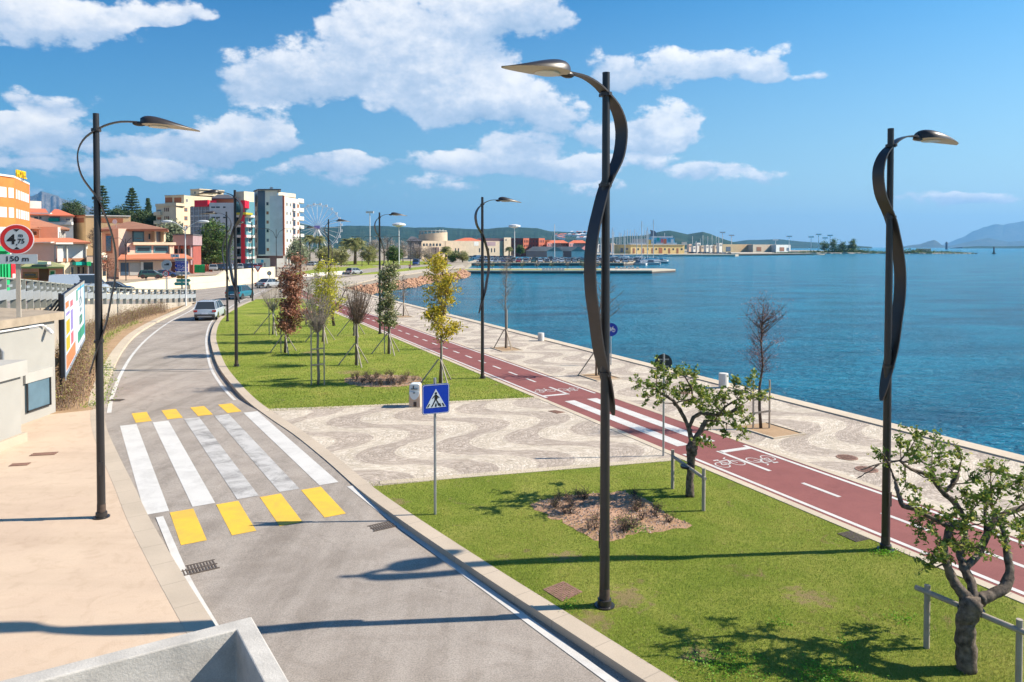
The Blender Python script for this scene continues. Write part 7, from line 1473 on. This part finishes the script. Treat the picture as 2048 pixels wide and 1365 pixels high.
# ------------------------------------------------------------------ people
M('skin', (.45, .27, .19), .6, .05, 5, local=True); M('cloth_red', (.35, .04, .05), .8, .1, 5, local=True); M('cloth_dark', (.03, .03, .04), .8, .1, 5, local=True); M('cloth_blue', (.05, .09, .22), .8, .1, 5, local=True); M('cloth_pale', (.5, .42, .40), .8, .1, 5, local=True)
def person(loc, rz, top, legs, label, pose='stand', group=None):
    t = thing('person', label, 'person', loc, rz, group); sit = pose == 'ride'
    J = [(0, 0, .92), (0, 0, 1.15), (0, 0, 1.42), (0, 0, 1.50), (0, .02, 1.60), (0, .02, 1.72), (.19, 0, 1.42), (.24, .03, 1.12), (.22, .12, .88), (-.19, 0, 1.42), (-.24, .0, 1.12), (-.22, .05, .88), (.09, 0, .90), (.10, .06, .5), (.10, .0, .06), (.10, .12, .03), (-.09, 0, .90), (-.10, -.02, .5), (-.10, -.12, .06), (-.10, 0, .03)]
    if sit: J = [(0, -.15, .95), (0, -.05, 1.15), (0, .1, 1.40), (0, .14, 1.47), (0, .18, 1.56), (0, .2, 1.66), (.18, .1, 1.38), (.2, .3, 1.15), (.2, .5, 1.02), (-.18, .1, 1.38), (-.2, .3, 1.15), (-.2, .5, 1.02), (.09, -.13, .93), (.1, .2, .72), (.1, .05, .3), (.1, .17, .27), (-.09, -.13, .93), (-.1, .15, .58), (-.1, -.02, .16), (-.1, .1, .13)]
    E = [(0, 1), (1, 2), (2, 3), (3, 4), (4, 5), (2, 6), (6, 7), (7, 8), (2, 9), (9, 10), (10, 11), (0, 12), (12, 13), (13, 14), (14, 15), (0, 16), (16, 17), (17, 18), (18, 19)]; Rd = [.15, .14, .15, .06, .10, .085, .065, .05, .035, .065, .05, .035, .10, .07, .05, .045, .10, .07, .05, .045]
    me = bpy.data.meshes.new('body'); me.from_pydata(J, E, []); o = bpy.data.objects.new('body', me); COL.objects.link(o); o.parent = t
    sk = o.modifiers.new('skin', 'SKIN'); 
    if not me.skin_vertices: bpy.context.view_layer.objects.active = o
    for i, v in enumerate(me.skin_vertices[0].data if me.skin_vertices else []): v.radius = (Rd[i], Rd[i])
    o.modifiers.new('sub', 'SUBSURF').levels = 1; m_, nt, b = nodes('person_clothes'); v = N(nt, 'ShaderNodeTexCoord').outputs['Object']; s_ = N(nt, 'ShaderNodeSeparateXYZ'); L(nt, v, s_.inputs[0]); c = ramp(nt, mathn(nt, 'DIVIDE', s_.outputs[2], 2.0), [(0, legs), (.455, legs), (.46, top), (.735, top), (.74, (.42, .25, .18)), (.83, (.42, .25, .18)), (.84, (.05, .03, .02))]); nt.nodes.get('Color Ramp', nt.nodes[-1]); [setattr(n.color_ramp, 'interpolation', 'CONSTANT') for n in nt.nodes if n.type == 'VALTORGB']; L(nt, c, b.inputs['Base Color']); b.inputs['Roughness'].default_value = .8; me.materials.append(m_); return t
p = G(820, 541, -.05); a = math.atan2(.3, 1)
person((p.x, p.y, -.05), R(150), (.30, .03, .05), (.03, .03, .05), 'person in a dark red jacket riding a bicycle on the far shore path', 'ride')
t = thing('bicycle', 'dark bicycle under the rider in the dark red jacket', 'bicycle', (p.x, p.y, -.05), R(150))
for y in (-.5, .55): m = MB(); m.tube([(0, y + .33 * math.cos(2 * math.pi * k / 18), .34 + .33 * math.sin(2 * math.pi * k / 18)) for k in range(19)], .025, 5, cap=False); m.tube([(0, y - .32, .34), (0, y + .32, .34)], .006, 3); m.tube([(0, y, .02), (0, y, .66)], .006, 3); m.build('wheel', MATS['cladding'], t)
m = MB(); [m.tube(q, .022, 5) for q in ([(0, -.5, .34), (0, -.12, .85)], [(0, -.12, .85), (0, .4, .85)], [(0, .4, .85), (0, 0, .32)], [(0, 0, .32), (0, -.5, .34)], [(0, 0, .32), (0, -.14, .9)], [(0, .55, .34), (0, .38, 1.0)], [(-.22, .45, 1.02), (.22, .45, 1.02)])]; m.build('frame', MATS['cladding'], t); m = MB(); m.box((0, -.15, .92), (.14, .26, .05)); m.build('saddle', MATS['cladding'], t)
zz = .1
for k, (px, Y, tp, lg, lb) in enumerate(((291, 137, (.06, .07, .12), (.03, .03, .05), 'person in dark blue clothes at the restaurant doorway, left of the door'), (311, 137, (.45, .30, .32), (.04, .06, .12), 'person in a pale pink top right of the restaurant doorway'), (529.5, 222, (.08, .08, .1), (.04, .04, .06), 'person in dark clothes before the white tower entrance'))): person((XW(px, Y), Y, -.2), R(170 + 20 * k), tp, lg, lb)
# ------------------------------------------------------------------ boats, masts, ferry
def sail_boat(px, Y, top, L_, label, rz=0., hull='pure_white', stripe=None, group='moored sailing boats'):
    x = XW(px, Y); h = ZW(top, Y) + 1.3; t = thing('sailing_boat', label, 'sailing boat', (x, Y, -1.3), rz, group); m = MB(); W_ = L_ * .16; pr = [(-.5, .75), (-.3, .95), (0, 1), (.3, .7), (.5, .02)]
    vs = []
    for u, w in pr: vs += [(-W_ * w, u * L_, 1.1 + .25 * u), (-W_ * w * .5, u * L_ * .94, -.2), (W_ * w * .5, u * L_ * .94, -.2), (W_ * w, u * L_, 1.1 + .25 * u)]
    fs = [(4 * i + j, 4 * i + (j + 1) % 4, 4 * i + 4 + (j + 1) % 4, 4 * i + 4 + j) for i in range(4) for j in range(4)] + [(0, 1, 2, 3), (19, 18, 17, 16)]; m.add(vs, fs); hl = m.build('hull', MATS[hull], t)
    if stripe: m = MB(); m.add([(v[0] * 1.02, v[1], .35 + v[2] * .25) for v in vs], fs); m.build('stripe', MATS[stripe], hl)
    m = MB(); m.box((0, -.02 * L_, 1.45), (W_ * 1.1, L_ * .4, .6), taper=.8); m.build('cabin', MATS['pure_white'], t); m = MB(); m.tube([(0, .08 * L_, 1), (0, .08 * L_, h)], [.1 + Y * .0003, .06 + Y * .00025], 6); mm = m.build('mast', MATS['white_pole'], t); m = MB(); m.tube([(0, .08 * L_, 2.2), (0, -.4 * L_, 2.3)], .16, 6); m.build('boom', MATS['hull_blue'], t)
    m = MB(); m.tube([(0, .08 * L_, h), (0, .5 * L_, 1.3)], .025, 3); m.tube([(0, .08 * L_, h), (0, -.5 * L_, 1.2)], .025, 3); m.box((0, .08 * L_, h * .6), (W_ * .9, .06, .06)); m.build('rigging', MATS['white_pole'], mm)
sail_boat(1288, 310, 443, 12, 'white sailing boat with the second tallest mast beside the car park pier', R(75)); sail_boat(1311, 330, 440, 12, 'white sailing boat with blue stripe and the tallest mast, outermost at the pier end', R(80), stripe='hull_blue'); sail_boat(1298, 330, 455, 9, 'smaller white sailing boat between the two tallest masts', R(70)); sail_boat(1112, 360, 449, 10, 'sailing boat with a tall mast behind the parked cars', R(60))
def motor_boat(px, Y, L_, label, rz, name='motor_boat'):
    t = thing(name, label, 'boat', (XW(px, Y), Y, -1.3), rz, 'small boats by the piers'); m = MB(); W_ = L_ * .18; vs = []
    for u, w in [(-.5, .9), (0, 1), (.3, .75), (.5, .05)]: vs += [(-W_ * w, u * L_, 1 + .2 * u), (-W_ * w * .5, u * L_ * .94, -.2), (W_ * w * .5, u * L_ * .94, -.2), (W_ * w, u * L_, 1 + .2 * u)]
    m.add(vs, [(4 * i + j, 4 * i + (j + 1) % 4, 4 * i + 4 + (j + 1) % 4, 4 * i + 4 + j) for i in range(3) for j in range(4)] + [(0, 1, 2, 3), (15, 14, 13, 12)]); m.build('hull', MATS['pure_white'], t); m = MB(); m.box((0, 0, 1.5), (W_ * 1.2, L_ * .35, .9), taper=.75); m.build('cabin', MATS['glass_grey'], t)
motor_boat(1277, 296, 7, 'white motor boat moored at the corner of the car park pier', R(60)); motor_boat(1302, 305, 8, 'white motor boat in front of the moored sailing boats', R(75)); motor_boat(1130, 372, 9, 'large white motor boat showing above the parked cars', R(80)); motor_boat(1331, 580, 10, 'dark little boat under the pale quay wall', R(90), 'fishing_boat')
rnd.seed(9)
for k in range(26):
    px = 1184 + k * 4.6 + rnd.uniform(-1.5, 1.5); sail_boat(px, 700 + rnd.uniform(0, 60), rnd.uniform(458, 478), 12, 'white masted yacht in the marina behind the yellow port building', R(80), group='yachts in the marina')
for k in range(16): motor_boat(1120 + k * 9 + rnd.uniform(-3, 3), 500 + rnd.uniform(0, 60), rnd.uniform(7, 11), 'white motor boat moored in the basin between the pier and the quay', R(90 + rnd.uniform(-30, 30)))
for k in range(8): sail_boat(1385 + k * 8 + rnd.uniform(-2, 2), 900, rnd.uniform(470, 486), 13, 'white masted yacht in the far marina right of the yellow port building', R(60), group='yachts in the far marina')
t = thing('ferry_ship', 'white ferry with a dark blue funnel and colourful painted superstructure behind the port building', 'ferry', (XW(1308, 980), 980, -1.3), 0)
def fx(a, c, y0, y1, mt, nm, D=16, dy=0, par=None):
    x0, x1 = XW(a, 980 + dy), XW(c, 980 + dy); z1, z0 = ZW(y0, 980 + dy) + 1.3, ZW(y1, 980 + dy) + 1.3; m = MB(); m.box(((x0 + x1) / 2 - t.location.x, dy + D / 2, (z0 + z1) / 2), (x1 - x0, D, z1 - z0)); return m.build(nm, MATS[mt], par or t)
M('ferry_blue', (.12, .45, .68), .5, .3, .06); fx(1262, 1354, 486, 498, 'pure_white', 'hull', 22, -2); ss = fx(1296, 1349, 476, 486.1, 'ferry_blue', 'superstructure', 16); fx(1267, 1296, 478, 486.1, 'grey_plaster', 'deck_house', 14); fx(1304, 1346, 473, 476, 'pure_white', 'bridge_deck', 12)
for a, c, y0, y1, mt in ((1294, 1302, 480, 490, 'sign_yellow'), (1303, 1307, 477, 484, 'pure_white'), (1314, 1318, 475.5, 482, 'teal_cloth'), (1322, 1326, 478, 486, 'pink_ink'), (1327, 1333, 478, 488, 'orange_ink'), (1336, 1341, 476, 484, 'hull_blue'), (1342, 1347, 479, 488, 'pure_white'), (1308, 1312, 480, 488, 'hull_blue')): fx(a, c, y0, y1, mt, 'painted_panel', .6, -2.8, ss)
m = MB(); m.slabpoly([(XW(x, 990) - t.location.x, ZW(y, 990) + 1.3) for x, y in ((1302, 474.5), (1313, 474.5), (1312, 466), (1309, 462.5), (1301, 460.5), (1303, 463.5))], 8, 16); m.build('funnel', MATS['blue_panel'], t)
for k, (px, top) in enumerate(((1331, 466), (1346, 471))): m = MB(); m.tube([(XW(px, 980) - t.location.x, 6, ZW(476, 980) + 1.3), (XW(px, 980) - t.location.x, 6, ZW(top, 980) + 1.3)], .3, 4); m.build('radar_mast', MATS['pure_white'], t)
rnd.seed(66)
for k in range(20):
    a = (1176 + k * 5.2 if k < 12 else 1378 + (k - 12) * 8.5) + rnd.uniform(-1, 1); w = rnd.uniform(4, 8); Y = rnd.uniform(790, 900); y0 = rnd.uniform(486, 494); mt = rnd.choice(['white_plaster', 'beige_stone', 'parapet_white', 'cream_plaster', 'pink_plaster']); cl_ = {'white_plaster': 'white', 'beige_stone': 'beige', 'parapet_white': 'white', 'cream_plaster': 'cream', 'pink_plaster': 'pale pink'}[mt]
    b = B('waterfront_house', f'small {cl_} waterfront house behind the marina masts', a, Y, -.5, group='small houses behind the marina'); A, C = (a, Y), (a + w, Y + w * .45); b.vol([A, C], 8, y0, mat=mt); b.win(A, C, a + w * .2, a + w * .4, y0 + 2.5, y0 + 5.5, 'glass_grey', out=.2); b.win(A, C, a + w * .6, a + w * .8, y0 + 2.5, y0 + 5.5, 'glass_grey', out=.2)
m = MB(); m.prism([(60, 770), (330, 800), (330, 960), (60, 960)], -3, -.52); struct(m.build('far_quay', MATS['pier_top'], None), 'far quay behind the marina')
rnd.seed(67)
for k in range(12): motor_boat(1262 + (k % 6) * 12 + rnd.uniform(-2, 2), 358 + (k // 6) * 22 + rnd.uniform(0, 8), rnd.uniform(6, 9), 'white motor boat moored beyond the end of the car park pier', R(70 + rnd.uniform(-25, 25)))
for k in range(5): sail_boat(1180 + k * 24, 420 + k * 9, rnd.uniform(452, 470), 9, 'white sailing boat moored behind the car park pier', R(75), group='sailing boats behind the car park pier')
# right hand harbour
for a, c, y0, mt, lb in ((1445, 1506, 489, 'tan_plaster', 'beige harbour warehouse with a big grey door right of the marina'), (1506, 1553, 489.5, 'beige_stone', 'plain long harbour warehouse next to the one with the grey door'), (1552, 1581, 490, 'white_plaster', 'white roofed hut at the end of the far quay')):
    b = B('warehouse', lb, (a + c) / 2, 1075, -1.2); A, C = (a, 1060), (c, 1088); b.vol([A, C], 20, y0, mat=mt)
    b.win(A, C, a + 7, a + 16, y0 + 5, 503, 'glass_grey' if a < 1500 else 'shutter_brown', name='door', out=.3); b.win(A, C, c - 8, c - 4, y0 + 6, 502, 'glass_grey', name='window', out=.3)
m = MB(); m.prism([(182, 640), (300, 700), (XW(1472, 700), 700), (XW(1475, 690), 680), (XW(1470, 640), 640)], -3, -.1); struct(m.build('far_quay', MATS['pale_quay'], None), 'pale end of the long quay')
rnd.seed(31)
for k in range(16): fcar(XW(1376 + k * 5.4, 665), 662 + rnd.uniform(0, 10), .26 if k < 8 else -.1, R(90 * (k % 2)), rnd.choice(['paint_dark', 'paint_white', 'paint_silver']), 'hatch', 'small car parked on the quay right of the yellow port building', 'cars on the far quay')
for k, (px, top) in enumerate(((1445, 465), (1463, 471), (1551, 480), (1578, 473), (1622, 474), (1637, 469), (1650, 476), (1660, 471))): mast(px, 1085, top, 500, ('', '')[0] or 'tall harbour light mast behind the far warehouses', group='far harbour light masts')
# islets
def islet(name, pxs, Y, ztop, label, seed, nb, bh, mat='rock_grey'):
    rnd.seed(seed); x0, x1 = XW(pxs[0], Y), XW(pxs[1], Y); m = MB(); n = 40; up = [(x0 + (x1 - x0) * i / n, Y - 6 * math.sin(math.pi * i / n) - rnd.uniform(0, 3)) for i in range(n + 1)]; lo = [(x0 + (x1 - x0) * i / n, Y + 26 * math.sin(math.pi * i / n) + 2) for i in range(n, -1, -1)]; m.prism(up + lo, -3, [-.9 + rnd.uniform(0, ztop) for _ in up + lo]); struct(m.build(name, MATS[mat], None), label)
    C = []; k = 0
    while k < nb:
        u = rnd.random(); x = x0 + (x1 - x0) * (.06 + .9 * u); h = bh(u) * rnd.uniform(.5, 1.1)
        if h < .3: k += 1; continue
        y = Y + rnd.uniform(0, 14)
        for j in range(90): C.append((x + rnd.gauss(0, 2.2), y + rnd.gauss(0, 2), -.6 + abs(rnd.gauss(0, 1)) * h * .45))
        k += 1
    o = leaves('shrubbery', np.array(C), 1.3, MATS['leaf_dark'], None, .7, .5); struct(o, 'low dark shrubs covering the ' + label, 'stuff')
islet('islet', (1545, 1778), 820, 1.2, 'long low islet with shrubs', 71, 120, lambda u: 6.0 if .45 < u < .85 else (2.2 if .2 < u else .8)); islet('islet', (1806, 1952), 800, .9, 'small islet with a ruined stone hut', 72, 60, lambda u: 4.5 if u < .25 else (2.0 if u < .85 else .6))
for k, px in enumerate((1668, 1684, 1701, 1706, 1650)): far_tree('islet_tree', 'dark ragged tree on the shrubby islet', px, 826, 483 + k % 3 * 2.5, 500, 5, 505, 'leaf_dark', 18, 50, 1.3, seed=300 + k, cl=2.0, group='ragged trees on the islet', zb=-1, tw_r=.12)
b = B('ruined_hut', 'small roofless stone hut on the right islet', 1852, 806, -.8); b.vol([(1842, 806), (1862, 806)], 8, 497.5, mat='beige_stone'); b.win((1842, 806), (1862, 806), 1848, 1852, 501, 505, 'glass_dark'); b.vol([(1829, 808), (1841, 808)], 6, 501, mat='beige_stone', name='broken_wall')
t = thing('channel_marker', 'dark channel marker on the water near the right islet', 'channel marker', (XW(1988, 800), 800, -1.3), 0, 'markers in the bay'); m = MB(); m.lathe([(2.0, 0), (2.0, 1), (1, 1.2), (.6, 5.5), (1.0, 6), (.2, 8)], 8); m.build('tower', MATS['dark_metal'], t)
t = thing('distant_lighthouse', 'thin distant lighthouse on a rock left of the mountains', 'lighthouse', (XW(1893, 2500), 2500, -1.3), 0); m = MB(); m.lathe([(4, 0), (3.4, 18), (5, 19), (2, 26)], 8); m.build('tower', MATS['blue_panel'], t)
# ------------------------------------------------------------------ hills
def forest_mat(name, c1, c2, c3, sc):
    m, nt, b = nodes(name); v = pos(nt); c = ramp(nt, noise(nt, v, sc, 8, .7), [(.3, c1), (.52, c2), (.72, c3)]); c = mixc(nt, .8, c, ramp(nt, noise(nt, v, sc * 6, 5, .7), [(.35, (.5, .55, .5)), (.65, (1.15, 1.1, 1.1))]), 'MULTIPLY'); L(nt, c, b.inputs['Base Color']); b.inputs['Roughness'].default_value = .95; b.inputs['Specular IOR Level'].default_value = .05; bump(nt, b, noise(nt, v, sc * 8, 5, .8), 1, 1 / sc * .06); MATS[name] = m
forest_mat('hill_forest', (.018, .05, .045), (.035, .078, .06), (.085, .115, .085), .012); forest_mat('hill_rock', (.05, .07, .05), (.16, .15, .13), (.42, .38, .34), .004); forest_mat('hill_far', (.06, .08, .06), (.10, .11, .08), (.18, .17, .13), .002)  # forest greens tinted towards blue, distance haze put into the colour
def hill(name, label, prof, Y, mat, thick=.25, rough=.02, seed=1, step=2.0):
    xs = np.arange(prof[0][0], prof[-1][0] + .1, step); ys = np.interp(xs, [p[0] for p in prof], [p[1] for p in prof]); R_ = np.random.RandomState(seed); n = len(xs); nz = np.zeros(n)
    for o_ in range(1, 6): k = max(2, int(n / (24 / 2 ** o_)) + 2); nz += np.interp(np.arange(n), np.linspace(0, n, k), R_.normal(size=k)) / 2 ** o_
    H = [max(2, ZW(y, Y)) for y in ys]; rows = [(-1., 0), (-.8, .18), (-.6, .38), (-.42, .58), (-.25, .77), (-.1, .93), (0, 1), (.15, .9), (.6, .3), (1., -.02)]; vs = []
    for r, (d, hh) in enumerate(rows):
        for i in range(n):
            z = H[i] * hh * (1 + (.5 * nz[i] + nz[(i + r * 7) % n] + .6 * nz[(i * 2 + r * 13) % n]) * rough * 4) if 0 < hh < 1 else (H[i] * (1 + nz[i] * rough) if hh == 1 else -3); z = z ; Yd = Y * (1 + d * thick); vs.append((XW(xs[i], Y) * (Yd / Y if d < 0 else 1), Yd, z))
    m = MB(); m.add(vs, [(r * n + i, r * n + i + 1, (r + 1) * n + i + 1, (r + 1) * n + i) for r in range(len(rows) - 1) for i in range(n - 1)]); struct(m.build(name, MATS[mat], None, smooth='all'), label)
hill('mountain', 'grey rocky mountain behind the hotel', [(-300,440),(-100,420),(0,405),(50,394),(68,391),(84,384.5),(96,391),(125,397),(150,404),(165,412),(178,420),(220,428),(300,424),(330,432),(420,446),(560,450),(680,470)], 9000, 'hill_rock', .2, .02, 3, 1.5)
hill('hills', 'long wooded ridge behind the town and museum', [(380,470),(500,455),(600,447),(640,455),(700,452),(760,452),(830,456),(880,455),(930,458),(960,459),(1000,455.5),(1040,455.5),(1075,457),(1100,463),(1120,463.5),(1160,466),(1180,470),(1215,480),(1260,494)], 3500, 'hill_forest', .25, .012, 4, 1.5)
hill('hills', 'green double topped hill behind the port', [(1170,492),(1200,482),(1228,475),(1258,472.5),(1285,471.5),(1302,468),(1324,463),(1339,461),(1361,466),(1376,469.5),(1390,466.5),(1405,464),(1420,468),(1442,477),(1461,483),(1490,491),(1530,494)], 3000, 'hill_forest', .25, .012, 5, 1.5)
hill('hills', 'low blue hill behind the far warehouses', [(1430,494),(1470,484),(1494,480.5),(1559,479),(1608,484),(1657,487),(1700,491),(1745,494.3)], 5200, 'hill_forest', .1, .01, 6)
hill('distant_island', 'small hazy rocky island on the horizon', [(1808,494),(1820,491),(1843,488.5),(1858,483),(1868,480),(1876,484),(1884,491),(1900,494)], 9500, 'hill_far', .03, .02, 7)
hill('mountain', 'large hazy mountain at the right edge', [(1885,493.5),(1905,486),(1934,472),(1952,461),(1967,454),(1990,448.5),(2006,450.5),(2030,446),(2060,441),(2150,432),(2300,440),(2600,470),(2750,492)], 15000, 'hill_far', .06, .015, 8)
hill('mountain', 'darker hazy headland in front of the large mountain', [(1900,494),(1925,487),(1951,480.5),(1977,476),(2000,481),(2016,484),(2048,482),(2120,476),(2300,486),(2400,494)], 11000, 'hill_far', .05, .015, 9)
hill('low_island', 'thin flat strip of land under the mountains', [(1925,494.6),(1950,492.8),(2000,493),(2048,492.2),(2200,493),(2350,494.5)], 4500, 'hill_forest', .04, .01, 10)
rnd.seed(77)
for k in range(30):
    px = rnd.choice([rnd.uniform(1138, 1176), rnd.uniform(1135, 1172), rnd.uniform(1112, 1131)]); py = 466.5 if 1138 < px < 1176 and k % 3 == 0 else rnd.uniform(471, 479); Y = 3500 * (1 - (py - 466) / 30 * .7 * .5); m = MB(); s_ = rnd.uniform(9, 18); m.box((0, 0, 2), (s_, 8, 8)); m.add([(-s_ / 2 - 1, -5, 6), (s_ / 2 + 1, -5, 6), (s_ / 2 + 1, 5, 6), (-s_ / 2 - 1, 5, 6), (-s_ / 4, 0, 9), (s_ / 4, 0, 9)], [(0, 1, 5, 4), (1, 2, 5), (2, 3, 4, 5), (3, 0, 4), (3, 2, 1, 0)], 1); o = m.build('hillside_house', [MATS['pure_white'], MATS['roof_red' if k % 2 else 'pure_white']], None, loc=(XW(px, Y * .93), Y * .93, ZW(py, Y * .93))); tag(o, 'white house high on the wooded ridge', 'house', 'houses on the wooded ridge')
# ------------------------------------------------------------------ air
m = MB(); m.box((0, 8400, 370), (34000, 17800, 752)); hz = m.build('haze', [], None) if False else None
me = bpy.data.meshes.new('haze'); me.from_pydata(m.v, [], m.f); mt = bpy.data.materials.new('haze'); mt.use_nodes = True; nt = mt.node_tree; nt.nodes.remove(nt.nodes['Principled BSDF']); pv = nt.nodes.new('ShaderNodeVolumePrincipled'); pv.inputs['Color'].default_value = (.22, .56, 1, 1); pv.inputs['Density'].default_value = 6.5e-5; pv.inputs['Anisotropy'].default_value = .2; L(nt, pv.outputs[0], nt.nodes['Material Output'].inputs['Volume']); me.materials.append(mt); me.update()
o = bpy.data.objects.new('haze', me); COL.objects.link(o); o['kind'] = 'stuff'; o['label'] = 'thin blue sea haze'
